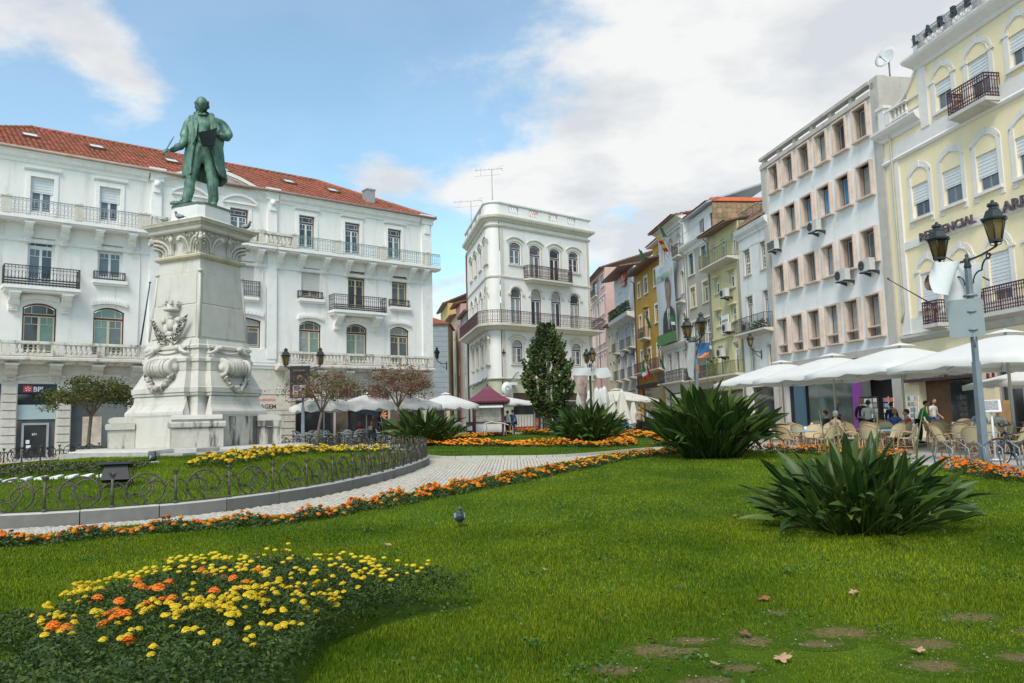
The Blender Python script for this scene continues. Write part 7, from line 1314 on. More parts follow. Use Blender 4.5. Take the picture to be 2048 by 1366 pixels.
def bed(label, pts, blooms, fol, size, mt, zfun, cols, up=.0, limit=300, spent=.05, extra=()):
    """pts: foliage centres (n,3) ; blooms: list of (x,y,z,colour key, radius)"""
    c = np.mean(pts, 0); t = T('flower_bed', label, 'flower bed', (float(c[0]), float(c[1]), float(zfun(c[0], c[1]))), 0, 'marigold beds'); o3 = np.array(t.location)
    V, F = leaf_cloud(pts - o3, size, aspect=.42, up=.5); tag(obj('foliage', np_mesh('foliage', V, F, mt), t), kind='stuff')
    blooms = sorted(blooms, key=lambda q: q[1]); rest = blooms[limit:]
    for (x, y, z, k, r) in blooms[:limit]: o = obj('bloom', random.choice(BLM[k]), t, (x - o3[0], y - o3[1], z - o3[2]), (random.uniform(-.35, .35), random.uniform(-.35, .35), random.uniform(0, 6))); o.scale = (r, r, r * random.uniform(.8, 1.1))
    if rest:
        b = MB(); ks = {'y': 0, 'o': 1, 'a': 2, 'b': 3}
        for (x, y, z, k, r) in rest: b.blob((x - o3[0], y - o3[1], z - o3[2] + r * .2), (r, r, r * .5), ks[k], 6, 4)
        tag(b.build('far_blooms', [MY, MO, MA, MBR], t), kind='stuff')
    return t
def strip_bed(label, path, width, h, dens, bl, br, zfun, cols, size=.07, mt=HERBL, wob=.25, limit=300):
    path = smooth_open([Vector(p) for p in path], 6); C = []; B_ = []
    for i in range(len(path) - 1):
        p, q = path[i], path[i + 1]; L = (q - p).length; d = (q - p).normalized(); nn = Vector((-d.y, d.x)); n = max(1, int(L * dens))
        for k in range(n):
            t = random.random(); o = random.uniform(-1, 1); c = p + d * L * t + nn * o * width / 2 * (.85 + wob * sin((i + t) * 2.7)); hh = h * (1 - .5 * o * o) * (.75 + .35 * sin(c.x * 5 + c.y * 4)); C.append((c.x, c.y, zfun(c.x, c.y) + hh * random.random() ** .7))
        m = L * bl; m = int(m) + (random.random() < m % 1)
        for k in range(m):
            t = random.random(); o = random.uniform(-1, 1); c = p + d * L * t + nn * o * width / 2 * .9; hh = h * (1 - .4 * o * o) * (.85 + .3 * sin(c.x * 5 + c.y * 4)); B_.append((c.x, c.y, zfun(c.x, c.y) + hh * random.uniform(.75, 1.15), random.choice(cols), br * random.uniform(.75, 1.2)))
    return bed(label, np.array(C), B_, None, size, mt, zfun, cols, limit=limit)
gz = lambda x, y: g(y) + .05
mz = lambda x, y: float(mound_Z(np.array([x]), np.array([y]))[0])
mid = [(a[0] * .3 + c[0] * .7, a[1] * .3 + c[1] * .7) for a, c in zip(STRIP_FAR, STRIP_NEAR)]
strip_bed('long border of orange marigolds along the near edge of the cobbled path, left half', mid[:7], .52, .17, 1150, 34, .038, gz, 'oooaaoab', .055); strip_bed('long border of orange marigolds sweeping right to the tallest shrub', mid[6:], .75, .22, 800, 40, .044, gz, 'oaoaao', .07)
strip_bed('front row of amber marigolds across the oval lawn', [(-5.2, 39.8), (-3.2, 38.4), (-1.0, 36.6), (.8, 35.2), (2.6, 33.6), (4.0, 32.9), (4.9, 34.2), (5.0, 36.5)], .9, .30, 330, 46, .075, gz, 'aaoa', .1)
strip_bed('back row of amber marigolds in front of the kiosk', [(-4.3, 44), (-3.3, 49), (-1.6, 52), (-.2, 52.6)], 1.0, .3, 240, 46, .08, gz, 'aaoa', .12, limit=200); strip_bed('short row of amber marigolds under the conifer', [(.4, 50.4), (1.6, 49.4), (3.2, 48.6)], .9, .3, 240, 46, .08, lambda x, y: g(y) + .25, 'aaoa', .12, limit=150)
strip_bed('amber marigold border right of the oval lawn before the black chairs', [(4.9, 46.5), (6.2, 46.0), (7.2, 43), (7.5, 38), (6.9, 34.5), (6.0, 32.3)], 1.1, .32, 330, 48, .075, gz, 'aaoa', .1)
strip_bed('orange marigold border behind the big near shrub', [(7.2, 27.3), (8.2, 26.3), (9.4, 25.4), (9.9, 23), (10.0, 20.5)], .8, .28, 420, 40, .055, gz, 'oaao', .08); strip_bed('orange marigolds by the bicycle rack at the right edge', [(9.9, 18.0), (9.6, 16.4), (9.55, 15.0), (9.9, 13.6)], .55, .26, 520, 36, .052, gz, 'oao', .06)
strip_bed('arc of yellow marigolds on the raised garden right of the monument', [(-7.3, 18.4), (-7.2, 21), (-7.2, 24), (-6.9, 27), (-6.0, 29.3), (-4.9, 31.0)], 1.0, .26, 260, 34, .06, mz, 'yyyyya', .09); strip_bed('yellow marigolds at the far left rim of the raised garden', [(-16.6, 25.2), (-16.0, 23.6), (-15.2, 21.8), (-14.4, 20.4)], .6, .22, 300, 34, .055, mz, 'y', .08)
# foreground bed
OPOS = [(-2.59, 4.47), (-2.42, 4.18), (-2.61, 4.97), (-2.24, 4.34), (-2.05, 4.22), (-2.4, 4.69), (-2.47, 4.93), (-2.39, 4.81), (-2.32, 4.6), (-2.27, 4.63), (-2.5, 5.02), (-2.28, 4.91), (-2.61, 5.49), (-2.54, 5.56), (-2.47, 5.5), (-2.46, 5.63), (-2.46, 5.22), (-2.56, 5.37), (-2.28, 5.13), (-2.2, 5.09), (-2.3, 5.81), (-2.03, 5.35), (-1.95, 5.48), (-1.89, 5.56), (-1.87, 5.72), (-2.53, 4.49)]
YPOS = [(-3.26, 5.1), (-3.2, 5.22), (-3.16, 5.35), (-3.13, 5.42), (-3.19, 5.57), (-3.17, 5.72), (-3.03, 5.51), (-3.07, 5.74), (-3.24, 6.1), (-2.96, 5.94), (-3.02, 6.18), (-2.99, 6.41), (-2.94, 6.57), (-2.9, 6.71), (-2.8, 6.76), (-2.69, 6.86), (-2.72, 7.0), (-2.43, 7.0), (-2.2, 6.98), (-2.1, 7.02), (-1.92, 6.94), (-1.69, 6.8), (-1.34, 6.4), (-1.1, 6.17), (-.88, 6.1), (-.73, 6.2), (-2.87, 5.77), (-2.65, 6.17), (-2.47, 6.15), (-2.65, 6.27), (-2.32, 6.13), (-2.3, 6.32), (-2.12, 6.11), (-2.01, 6.0), (-1.9, 5.9), (-1.78, 5.97), (-1.61, 5.78), (-1.47, 5.94), (-1.35, 5.59), (-1.3, 6.0), (-1.13, 6.1), (-.99, 6.3), (-2.1, 5.21), (-2.0, 5.01), (-1.92, 4.9), (-1.89, 4.92), (-2.01, 4.76), (-2.04, 4.67), (-1.98, 4.6), (-1.95, 5.16), (-1.81, 4.89), (-1.77, 5.01), (-1.67, 4.85), (-1.69, 5.1), (-1.61, 5.18), (-1.55, 5.05), (-1.42, 4.74), (-1.63, 4.87), (-1.34, 5.03), (-1.75, 5.64), (-1.69, 5.79), (-1.55, 5.69), (-1.34, 5.22), (-1.86, 5.35), (-1.83, 4.69), (-1.45, 4.38), (-2.07, 4.44), (-1.84, 4.28), (-2.57, 4.65), (-3.06, 5.08), (-2.2, 4.81), (-1.33, 5.5), (-1.24, 5.7), (-2.22, 5.85), (-2.35, 6.64), (-1.5, 6.6), (-1.2, 6.5)]
def front_bed():
    n = 150000; X = RNG.uniform(-4.4, -.3, n); Y = RNG.uniform(3.3, 7.4, n); ok = in_poly(X, Y, BEDF); X, Y = X[ok], Y[ok]; P = np.array([(p.x, p.y) for p in BEDF[::2]]); D = np.sqrt(((X[:, None] - P[None, :, 0]) ** 2 + (Y[:, None] - P[None, :, 1]) ** 2).min(1))
    hgt = lambda x, y, d: (.25 + .15 * np.clip(d / .38, 0, 1) ** .7) * (1 - .30 * np.clip((-x - 2.75) / .8, 0, 1)) + .035 * np.sin(x * 7) * np.cos(y * 6) + .02 * np.sin(x * 19 + y * 13)
    C = np.stack([X, Y, G_(Y) + .04 + hgt(X, Y, D) * RNG.uniform(0, 1, len(X)) ** .45], 1); B_ = []
    def put(x, y, k, r, up=.03):
        d = float(np.sqrt(((P - np.array([x, y])) ** 2).sum(1).min()))
        if in_poly(np.array([x]), np.array([y]), BEDF)[0]: B_.append((x, y, g(y) + .04 + float(hgt(x, y, d)) + up + random.uniform(-.02, .04), k, r))
    for (x, y) in OPOS: put(x, y, 'o', random.uniform(.033, .043), .05)
    for (x, y) in YPOS:
        for k in range(random.choice((5, 6, 7, 8))): put(x + random.gauss(0, .10), y + random.gauss(0, .11), 'y', random.uniform(.017, .029))
    for k in range(34): put(random.uniform(-3.2, -.9), random.uniform(4.4, 6.9), 'b', random.uniform(.014, .022))
    random.shuffle(B_); bed('leafy foreground bed of yellow marigolds with big orange heads on its left', C, B_, None, .030, HERB, gz, 'y', limit=300)
front_bed()
# pattern of white chippings and clipped hedge on the mound
t = T('ornamental_parterre', 'white toothed gravel ornament round a low clipped hedge on the raised garden', 'parterre', (-10, 18.5, mz(-10, 18.5))); o3 = t.location.copy(); WHT = mat('white_chippings', (.78, .78, .76), .9, .05, 20, .3)
def tooth(p, d, w, l):
    d = Vector(d).normalized(); s = Vector((-d.y, d.x)); b = MB(); P = [p - s * w, p + s * w, p + s * w * .5 + d * l, p - s * w * .5 + d * l]; b.add([(q.x - o3.x, q.y - o3.y, mz(q.x, q.y) - o3.z + .045) for q in P] + [(q.x - o3.x, q.y - o3.y, mz(q.x, q.y) - o3.z - .02) for q in P], [(0, 1, 2, 3), (0, 4, 5, 1), (1, 5, 6, 2), (2, 6, 7, 3), (3, 7, 4, 0)]); b.build('white_tooth', WHT, t, fix=True)
nr_, fr_ = [Vector((-11.2, 16.6)), Vector((-8.3, 16.7))], [Vector((-13.6, 20.6)), Vector((-9.2, 20.6))]
for k in range(9): f = (k + .5) / 9; p = nr_[0].lerp(nr_[1], f); tooth(p, (0, 1), .09, .3); q = fr_[0].lerp(fr_[1], f); tooth(q, (.1, -1), .15, .5)
hz = MB(); C = []
for k in range(4200): f = random.random(); p = nr_[0].lerp(nr_[1], f); q = fr_[0].lerp(fr_[1], f); c = p.lerp(q, random.uniform(.2, .75)); C.append((c.x - o3.x, c.y - o3.y, mz(c.x, c.y) - o3.z + random.uniform(0, .13)))
V, F = leaf_cloud(np.array(C), .07); tag(obj('clipped_hedge', np_mesh('clipped_hedge', V, F, mat('hedge_olive', (.055, .07, .018), .8, .3, 2, isl=.4)), t), kind='stuff')
# trees
BARK = mat('bark_grey', (.17, .135, .095), .85, .3, 6, .3, grime=.4)
def branch_tree(label, name, base, H, fork, spread, flat, mats, nclump, nleaf, lsize, seed, lean=(0, 0), group=None):
    rs = random.Random(seed); t = T(name, label, 'tree', base, 0, group); b = MB(); top = Vector((lean[0], lean[1], fork)); b.tube([(0, 0, -.15), (lean[0] * .3, lean[1] * .3, fork * .5), top], [.10, .08, .075], 7); tips = []
    for k in range(7):
        a = 2 * pi * k / 7 + rs.uniform(-.3, .3); r = spread * rs.uniform(.45, .8); m = top + Vector((r * .4 * cos(a), r * .4 * sin(a), (H - fork) * .35)); e = top + Vector((r * cos(a), r * sin(a), (H - fork) * rs.uniform(.45, .8))); b.tube([top, m, e], [.05, .035, .015], 5)
        for j in range(3): a2 = a + rs.uniform(-.7, .7); e2 = m + Vector((r * .7 * cos(a2), r * .7 * sin(a2), (H - fork) * rs.uniform(.2, .5))); b.tube([m, (m + e2) / 2 + Vector((0, 0, .08)), e2], [.025, .015, .008], 4)
    b.build('trunk', BARK, t); cs = []; pc = len(mats)
    for mi, mt in enumerate(mats):
        C = []
        for k in range(nclump):
            if k % pc != mi: continue
            a = rs.uniform(0, 2 * pi); r = spread * sqrt(rs.random()) * 1.0; zt = fork + (H - fork) * (1 - flat * (r / spread) ** 2 * .75) * (1 - .65 * rs.random() ** 1.3); c = Vector((r * cos(a) + lean[0], r * sin(a) + lean[1], max(zt, fork + .1))); s = rs.uniform(.18, .42) * spread * .42
            for j in range(nleaf): C.append((c.x + rs.gauss(0, s), c.y + rs.gauss(0, s), c.z + rs.gauss(0, s * .42)))
        V, F = leaf_cloud(np.array(C), lsize); cs.append((V, F, mi))
    Vs = np.concatenate([c[0] for c in cs]); off = 0; Fs = []; mi_ = []
    for (V, F, m) in cs: Fs.append(F + off); off += len(V); mi_ += [m] * len(F)
    obj('crown', np_mesh('crown', Vs, np.concatenate(Fs), mats, mi_), t); return t
LO = mat('leaf_olive', (.10, .105, .018), .7, .3, 2, isl=.4, trans=.25); LG_ = mat('leaf_olive_green', (.055, .085, .016), .7, .3, 2, isl=.4, trans=.25); LR = mat('leaf_rust', (.17, .06, .025), .7, .3, 2, isl=.4, trans=.25); LPK = mat('leaf_pink', (.22, .105, .075), .7, .3, 2, isl=.35, trans=.25); LBR = mat('leaf_brown_olive', (.15, .095, .025), .7, .3, 2, isl=.4, trans=.25)
branch_tree('small olive-leaved tree in front of the bank entrance', 'crape_myrtle', gp(-19.55, 36), 3.75, 1.95, 1.85, .6, [LO, LG_, LO], 76, 110, .11, 4, (.1, 0), 'small trees before the white building'); branch_tree('thin reddish tree beside the lamp with the black banner', 'crape_myrtle', gp(-11.05, 44), 4.3, 1.9, 2.1, .5, [LBR, LO, LPK, LO, LR], 60, 56, .12, 9, (.25, 0), 'small trees before the white building'); branch_tree('reddish pink tree over the white parasols by the corner', 'crape_myrtle', gp(-6.6, 46), 4.5, 2.1, 2.05, .5, [LBR, LPK, LO, LPK], 70, 72, .12, 14, (-.2, 0), 'small trees before the white building')
def conifer():
    rs = random.Random(5); x, y = 2.25, 50.3; t = T('conifer_tree', 'dark bushy conifer standing in front of the white corner house', 'tree', gp(x, y, .35)); b = MB(); b.tube([(0, 0, -.3), (0, 0, 1.2), (.05, 0, 5)], [.22, .17, .05], 8); b.build('trunk', BARK, t)
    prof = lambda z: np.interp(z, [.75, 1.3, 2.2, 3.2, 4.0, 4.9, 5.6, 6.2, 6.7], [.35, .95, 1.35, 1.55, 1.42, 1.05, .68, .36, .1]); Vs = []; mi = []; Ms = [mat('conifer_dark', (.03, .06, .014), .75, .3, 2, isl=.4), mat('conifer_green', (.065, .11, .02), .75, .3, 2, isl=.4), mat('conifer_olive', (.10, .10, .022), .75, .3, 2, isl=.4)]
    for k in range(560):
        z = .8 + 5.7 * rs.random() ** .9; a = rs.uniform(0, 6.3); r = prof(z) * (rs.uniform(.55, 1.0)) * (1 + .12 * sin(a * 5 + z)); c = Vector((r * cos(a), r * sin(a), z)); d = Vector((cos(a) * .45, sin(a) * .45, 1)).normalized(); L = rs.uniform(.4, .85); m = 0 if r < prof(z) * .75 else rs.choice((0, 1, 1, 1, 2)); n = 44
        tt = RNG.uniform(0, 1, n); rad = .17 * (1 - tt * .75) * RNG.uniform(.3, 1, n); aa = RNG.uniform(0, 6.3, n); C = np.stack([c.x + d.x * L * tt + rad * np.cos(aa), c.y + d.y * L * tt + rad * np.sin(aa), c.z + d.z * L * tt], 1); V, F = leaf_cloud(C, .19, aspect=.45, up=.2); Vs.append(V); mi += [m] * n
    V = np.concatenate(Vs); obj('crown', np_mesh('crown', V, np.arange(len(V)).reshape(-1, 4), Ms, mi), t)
conifer()
# ------------------------------------------------------------------ lamps
LI = mat('lamp_iron', (.022, .03, .03), .45, .3, 4); LGL = mat('lamp_amber_glass', (.36, .25, .085), .3, .15, 3, trans=.35); GALV = mat('galvanised_post', (.20, .23, .26), .5, .2, 2, metal=.3, grime=.4, gcol=(.12, .08, .06), gscale=(3, 3, .6))
def lantern_meshes():
    b = MB(); rb, rt, h = .15, .27, .52
    for k in range(6):
        a = k * pi / 3; b.tube([(rb * cos(a), rb * sin(a), 0), (rt * cos(a), rt * sin(a), h)], .018, 4)
    b.lathe([(rb + .02, -.04), (rb + .03, .02), (rb - .03, .025), (rb - .03, -.04)], n=6, sm=False); b.lathe([(rt + .05, h), (rt + .07, h + .04), (rt - .02, h + .08), (rt - .08, h + .24), (.11, h + .30), (.10, h + .36), (.15, h + .38), (.13, h + .44), (.05, h + .47), (.04, h + .52), (0, h + .54)], n=6, sm=False); b.tube([(0, 0, -.14), (0, 0, -.03)], .04, 6)
    for k in range(3): a = k * 2 * pi / 3; b.tube([(.02 * cos(a), .02 * sin(a), -.14), (.13 * cos(a), .13 * sin(a), -.12), (.14 * cos(a), .14 * sin(a), -.02)], .014, 4)
    p = MB(); c = .86; p.add([(rb * c * cos(a), rb * c * sin(a), .02) for a in (0, pi / 3)] + [(rt * c * cos(a), rt * c * sin(a), h - .01) for a in (pi / 3, 0)], [(0, 1, 2, 3), (3, 2, 1, 0)]); return b.mesh('lantern', LI), p.mesh('glass_pane', LGL)
LM = lantern_meshes()
def lantern(parent, loc, s=1.0):
    o = obj('lantern', LM[0], parent, loc, (0, 0, .3), s)
    for k in range(6): obj('glass_pane', LM[1], o, (0, 0, 0), (0, 0, k * pi / 3))
    return o
def lamp_post(label, x, y, ztop, ang, half, s=1.0, square=.09, mt=None, group='twin lantern street lamps'):
    t = T('street_lamp', label, 'street lamp', gp(x, y), ang, group); zt = ztop - g(y); b = MB(); q = square; b.frustum((-q * 1.25, q * 1.25, -q * 1.25, q * 1.25), (-q, q, -q, q), 0, zt * .5); b.box(-q * .8, q * .8, -q * .8, q * .8, zt * .5, zt - .25); b.build('post', mt or GALV, t)
    b = MB(); b.lathe([(.07, zt - .25), (.09, zt - .2), (.06, zt - .1), (.09, zt - .02), (.03, zt + .03), (.05, zt + .08), (0, zt + .13)], n=8); b.tube([(-half, 0, zt + .08), (-half * .5, 0, zt - .02), (0, 0, zt - .06), (half * .5, 0, zt - .02), (half, 0, zt + .08)], .026, 5)
    for sx in (-1, 1): b.tube([(sx * (.1 + half * .62 * (1 - k / 12) + .05 * cos(k)), 0, zt - .62 + .5 * (1 - k / 12) + .05 * sin(k)) for k in range(13)], .02, 4); b.tube([(sx * (half * .72 + .09 * cos(a / 8 * 2 * pi) * (1 - a / 20)), 0, zt - .1 + .09 * sin(a / 8 * 2 * pi) * (1 - a / 20)) for a in range(11)], .018, 4)
    b.build('arm', LI, t)
    for sx in (-1, 1): lantern(t, (sx * half, 0, zt + .22), s)
    return t
L1 = lamp_post('tall twin lantern lamp with a grey sign plate at the right edge by the bicycle', 11.28, 18.97, 5.35, radians(-83), 1.0, .92, .068); b = MB(); b.prism([(-.38 + .05, -.47), (.38 - .05, -.47), (.38, -.42), (.38, .42), (.33, .47), (-.33, .47), (-.38, .42), (-.38, -.42)], -.015, .015); b.build('sign_plate', mat('sign_back', (.24, .28, .29), .5, .06, 2), L1, (0, -.16, 3.62), (0, 0, radians(83 - 32))); b = MB()
for z in (3.3, 3.75, 4.15): b.lathe([(.16, z), (.16, z + .05)], n=8)
b.tube([(.15, -.1, 2.9), (.28, -.2, 2.95), (.28, -.2, 3.2), (.15, -.1, 3.25)], .025, 5); b.build('clamp', GALV, L1)
lamp_post('twin lantern lamp with flags in front of the old houses', 8.0, 34.0, 5.0, radians(-78), .72, .88, .08); lamp_post('black twin lantern lamp with white panels right of the conifer', 4.95, 50.0, 5.2, radians(-75), .5, .85, .07, LI); L4 = lamp_post('twin lantern lamp carrying a black vertical banner beside the monument', -11.85, 44.0, 5.0, radians(8), .95, .9, .08)
b = MB(); b.add([(x, .06 * sin(z * 1.7), z) for z in (0, .45, .9, 1.35, 1.8) for x in (-.55, 0, .55)], [(3 * j + i, 3 * j + i + 1, 3 * j + i + 4, 3 * j + i + 3) for j in range(4) for i in range(2)]); vt = list(b.v); b.add([(p[0], p[1] + .02, p[2]) for p in vt], [f[::-1] for f in list(b.f)]); t = tag(b.build('banner', mat('banner_black', (.022, .022, .024), .6, .2), None, (-11.95, 43.72, 3.3), (0, 0, radians(8))), 'black vertical banner with a gold ring and a photo print hanging from the lamp', 'banner'); b = MB(); b.tube([(.14 * cos(k * pi / 8), -.07, 1.12 + .14 * sin(k * pi / 8)) for k in range(17)], .022, 4); b.tube([(.07 * cos(k * pi / 6), -.07, 1.12 + .07 * sin(k * pi / 6)) for k in range(9)], .018, 4); b.build('gold_ring', mat('gold_print', (.35, .2, .05), .5), t); b = MB(); b.box(-.38, .34, -.085, -.075, .05, .72); b.box(-.32, .0, -.09, -.086, .42, .7, 1); b.box(.02, .3, -.09, -.086, .45, .68, 2); b.box(-.1, .12, -.09, -.086, .05, .4, 1); b.build('photo_print', [mat('print_sand', (.42, .30, .2), .6, .4, 4), mat('print_violet', (.12, .09, .14), .6, .4, 4), mat('print_grey', (.4, .42, .45), .6, .3, 4)], t); text('lettering', 'EXPOSICAO', .12, MATS['gold_print'], t, (-.36, -.075, 1.5), ext=.003)
def sheet_flag(name, label, p, rz, w, h, mt, amp=.1, skew=0., cat='flag', tri=False):
    b = MB(); M, N_ = 6, 6; vs = []
    for j in range(N_ + 1):
        for i in range(M + 1): u, v = i / M, j / N_; k = (1 - .75 * v) if tri else 1; vs.append((w * (u - .5) * k + skew * v, amp * sin(u * 5 + v * 3), -h * v * (1 + .1 * sin(u * 4))))
    K = M + 1; fs = [(j * K + i, j * K + i + 1, (j + 1) * K + i + 1, (j + 1) * K + i) for j in range(N_) for i in range(M)]; b.add(vs, fs, 0, True); b.add([(a, c + .012, d) for a, c, d in vs], [f[::-1] for f in fs], 0, True); return tag(b.build(name, mt, None, p, (0, 0, rz)), label, cat)
CLW = mat('cloth_white', (.66, .68, .68), .8, .05, 2, trans=.2); CLB = mat('cloth_brown_dark', (.10, .055, .03), .7, .5, 3)
sheet_flag('cloth_flag', 'white cloth banner hanging behind the lamp at the right edge', (11.35, 19.3, 5.3), .2, 1.0, 1.55, CLW, .12); sheet_flag('cloth_flag', 'small white pennant folded against the left lantern of the right edge lamp', (10.75, 19.0, 5.3), .4, .7, .8, CLW, .15, -.1, tri=False); sheet_flag('cloth_flag', 'dark brown flag rolled beside the white pennant on the right edge lamp', (10.5, 19.1, 5.0), .3, .32, .4, CLB, .12, -.05)
sheet_flag('cloth_flag', 'blue, white and orange flag tied to the lamp in front of the old houses', (8.3, 33.8, 4.85), -.3, .55, .55, FB, .08); sheet_flag('cloth_flag', 'orange strip of the flag on the lamp in front of the old houses', (8.28, 33.75, 4.42), -.3, .5, .2, FO, .06); sheet_flag('cloth_flag', 'long grey cloth hanging down the post of the lamp in front of the old houses', (7.8, 33.9, 4.9), .5, .35, 1.5, mat('cloth_grey', (.28, .29, .29), .8), .14)
sheet_flag('panel', 'white tilted panel on top of the black lamp right of the conifer', (4.4, 49.7, 5.0), .2, 1.3, .5, CLW, .05, .3, 'panel'); sheet_flag('panel', 'picture panel hanging left of the black lamp right of the conifer', (4.3, 49.6, 4.5), .3, 1.0, 1.9, mat('panel_print', (.30, .22, .19), .6, .7, 2), .05, .2, 'panel', True); sheet_flag('panel', 'white panel tilting down right of the black lamp right of the conifer', (5.6, 49.7, 4.95), -.4, 1.0, .6, CLW, .05, .25, 'panel')
def wall_lamp(label, p, rz, s=.8):
    t = T('wall_lamp', label, 'wall lamp', p, rz, 'wall lanterns'); b = MB(); b.tube([(0, 0, -.35), (0, -.4, -.3), (0, -.7, -.12), (0, -.75, .0)], .03, 5); b.tube([(0, 0, -.7), (0, -.25, -.6), (0, -.5, -.3)], .022, 4); b.box(-.06, .06, -.03, .02, -.8, -.2); b.build('bracket', LI, t); lantern(t, (0, -.75, .12), s)
p = W_.world(-2.15, 0, 6.2); wall_lamp('wall lantern on the white house beside the grey block', p, W_.th); p = O_.world(-3.4, 0, 7.2); wall_lamp('wall lantern under the balcony of the ochre house', p, O_.th); wall_lamp('wall lantern at the alley beside the white building', (-4.95, 58.5, 6.5), radians(-100), .8)

# ------------------------------------------------------------------ parasols
PW = mat('parasol_white', (.76, .76, .73), .85, .04, 1.2, trans=.22); PC = mat('parasol_cream', (.68, .65, .58), .85, .05, 1.2, trans=.2); PP = mat('parasol_pole', (.42, .40, .36), .5, .1)
def parasol(label, x, y, za, hw, drop, rz, mt=PW, sag=.12, group='open white parasols over the terraces', valance=.16):
    t = T('parasol', label, 'parasol', gp(x, y), rz, group); z = za - g(y); b = MB(); n = 8; per = []
    for k in range(32):
        a = 2 * pi * k / 32 + pi / 4; m = max(abs(cos(a)), abs(sin(a))); per.append((cos(a) / m, sin(a) / m, k % 8))
    vs = []
    for j in range(6):
        f = .12 + .88 * j / 5
        for (px, py, k) in per: e = min(k, 8 - k) / 4; vs.append((hw * f * px, hw * f * py, z - .05 - drop * f ** 1.12 + (-sag * e * f * f) * 0 + sag * e * f * (1 - .2 * f)))
    vs += [(v[0] * 1.0, v[1] * 1.0, v[2] - valance * (1 + .25 * sin(i * 2.1))) for i, v in enumerate(vs[-32:])]
    fs = [(32 * j + i, 32 * j + (i + 1) % 32, 32 * (j + 1) + (i + 1) % 32, 32 * (j + 1) + i) for j in range(6) for i in range(32)]; b.add(vs, fs, 0, True); b.build('canopy', mt, t, fix=True)
    b = MB(); b.add([(hw * .17 * px, hw * .17 * py, z - drop * .06) for (px, py, k) in per] + [(hw * .04 * px, hw * .04 * py, z + .06) for (px, py, k) in per], [(i, (i + 1) % 32, 32 + (i + 1) % 32, 32 + i) for i in range(32)] + [tuple(range(32, 64))], 0, True); b.build('vent_cap', mt, t)
    b = MB(); b.tube([(0, 0, 0), (0, 0, z + .1)], .045, 8); b.lathe([(.07, z - .75), (.09, z - .7), (.07, z - .6)], n=8); b.build('pole', PP, t); b = MB(); b.box(-.45, .45, -.45, .45, 0, .09); b.build('base', mat('parasol_base', (.16, .16, .16), .8), t)
    b = MB()
    for k in range(8): a = 2 * pi * k / 8 + pi / 4; m = max(abs(cos(a)), abs(sin(a))); b.tube([(0, 0, z - .12), (hw * .97 * cos(a) / m, hw * .97 * sin(a) / m, z - .1 - drop)], .018, 4); b.tube([(0, 0, z - .72), (hw * .5 * cos(a) / m, hw * .5 * sin(a) / m, z - .1 - drop * .47)], .013, 4)
    b.build('ribs', PP, t); return t
rB = radians(-80.8)
for (x, y, za, lab) in ((15.25, 24.0, 4.02, 'white parasol nearest the right edge of the rattan terrace'), (14.3, 28.7, 4.1, 'white parasol second from the right over the rattan chairs'), (13.75, 33.5, 4.16, 'white parasol third from the right over the rattan chairs'), (13.2, 38.3, 4.26, 'farthest white parasol of the rattan terrace, behind the tallest shrub')): parasol(lab, x, y, za, 2.4, .92, rB + .12, PW, .06)
parasol('low white parasol behind the bicycle in front of the hotel door', 18.5, 28.0, 3.1, 1.5, .5, rB)
for i, (x, y) in enumerate(((-11.3, 46.6), (-8.9, 47.3), (-6.6, 48.6), (-4.4, 50.6))): parasol(['leftmost white parasol of the dark cafe terrace, behind the lamp', 'white parasol above the couple with the blue umbrella', 'white parasol behind the reddish pink tree', 'white parasol at the right end of the dark cafe terrace'][i], x, y, 3.62, 1.55, .72, radians(39), PW, .1, valance=.3)
parasol('white parasol behind the maroon kiosk', -1.0, 56.0, 3.6, 2.1, .6, radians(39)); parasol('white parasol open among the folded ones', 7.6, 58.0, 3.9, 2.3, .8, radians(10), PC); parasol('cream parasol behind the open one among the folded ones', 9.6, 66.0, 3.9, 2.2, .7, radians(10), PC)
def closed(label, x, y, z0, z1, r, mt):
    t = T('folded_parasol', label, 'parasol', gp(x, y), x, 'folded parasols right of the conifer'); G0 = g(y); b = MB(); n = 16; vs = []
    for j in range(9):
        f = j / 8; rr = r * (.18 + .82 * sin(pi * (.08 + .80 * f)) ** 1.1) if mt is PW else r * (.12 + .95 * f)
        for k in range(n): a = 2 * pi * k / n; q = rr * (1 + .22 * cos(a * 8 / 2)); vs.append((q * cos(a), q * sin(a), z1 - G0 - (z1 - z0) * f))
    b.add(vs, [(n * j + k, n * j + (k + 1) % n, n * (j + 1) + (k + 1) % n, n * (j + 1) + k) for j in range(8) for k in range(n)] + [tuple(range(n))], 0, True); b.build('cloth', mt, t, fix=True); b = MB(); b.tube([(0, 0, 0), (0, 0, z1 - G0 + .12)], .035, 6); b.box(-.35, .35, -.35, .35, 0, .08); b.build('pole', PP, t)
for (px, y, z0, z1, r, m, lab) in ((1157, 55, 1.9, 3.8, .26, PW, 'folded white parasol just right of the conifer'), (1175, 57, 1.9, 3.8, .22, PW, 'folded white parasol half behind the black lamp post'), (1190, 54, 1.9, 3.85, .27, PW, 'left one of the tight trio of folded white parasols'), (1199, 56, 1.9, 3.9, .25, PW, 'middle one of the tight trio of folded white parasols'), (1206, 54.5, 1.9, 3.95, .27, PW, 'right one of the tight trio of folded white parasols'), (1221, 54, 1.5, 3.6, .45, PC, 'wider folded cream parasol beside the trio'), (1240, 53, 1.2, 3.65, .62, PC, 'widest folded cream parasol next to the seated grey haired man'), (1262, 56, 1.4, 3.2, .4, PC, 'small folded cream parasol under the open one')): closed(lab, (px - 1024) / 1560 * y, y, z0, z1, r, m)

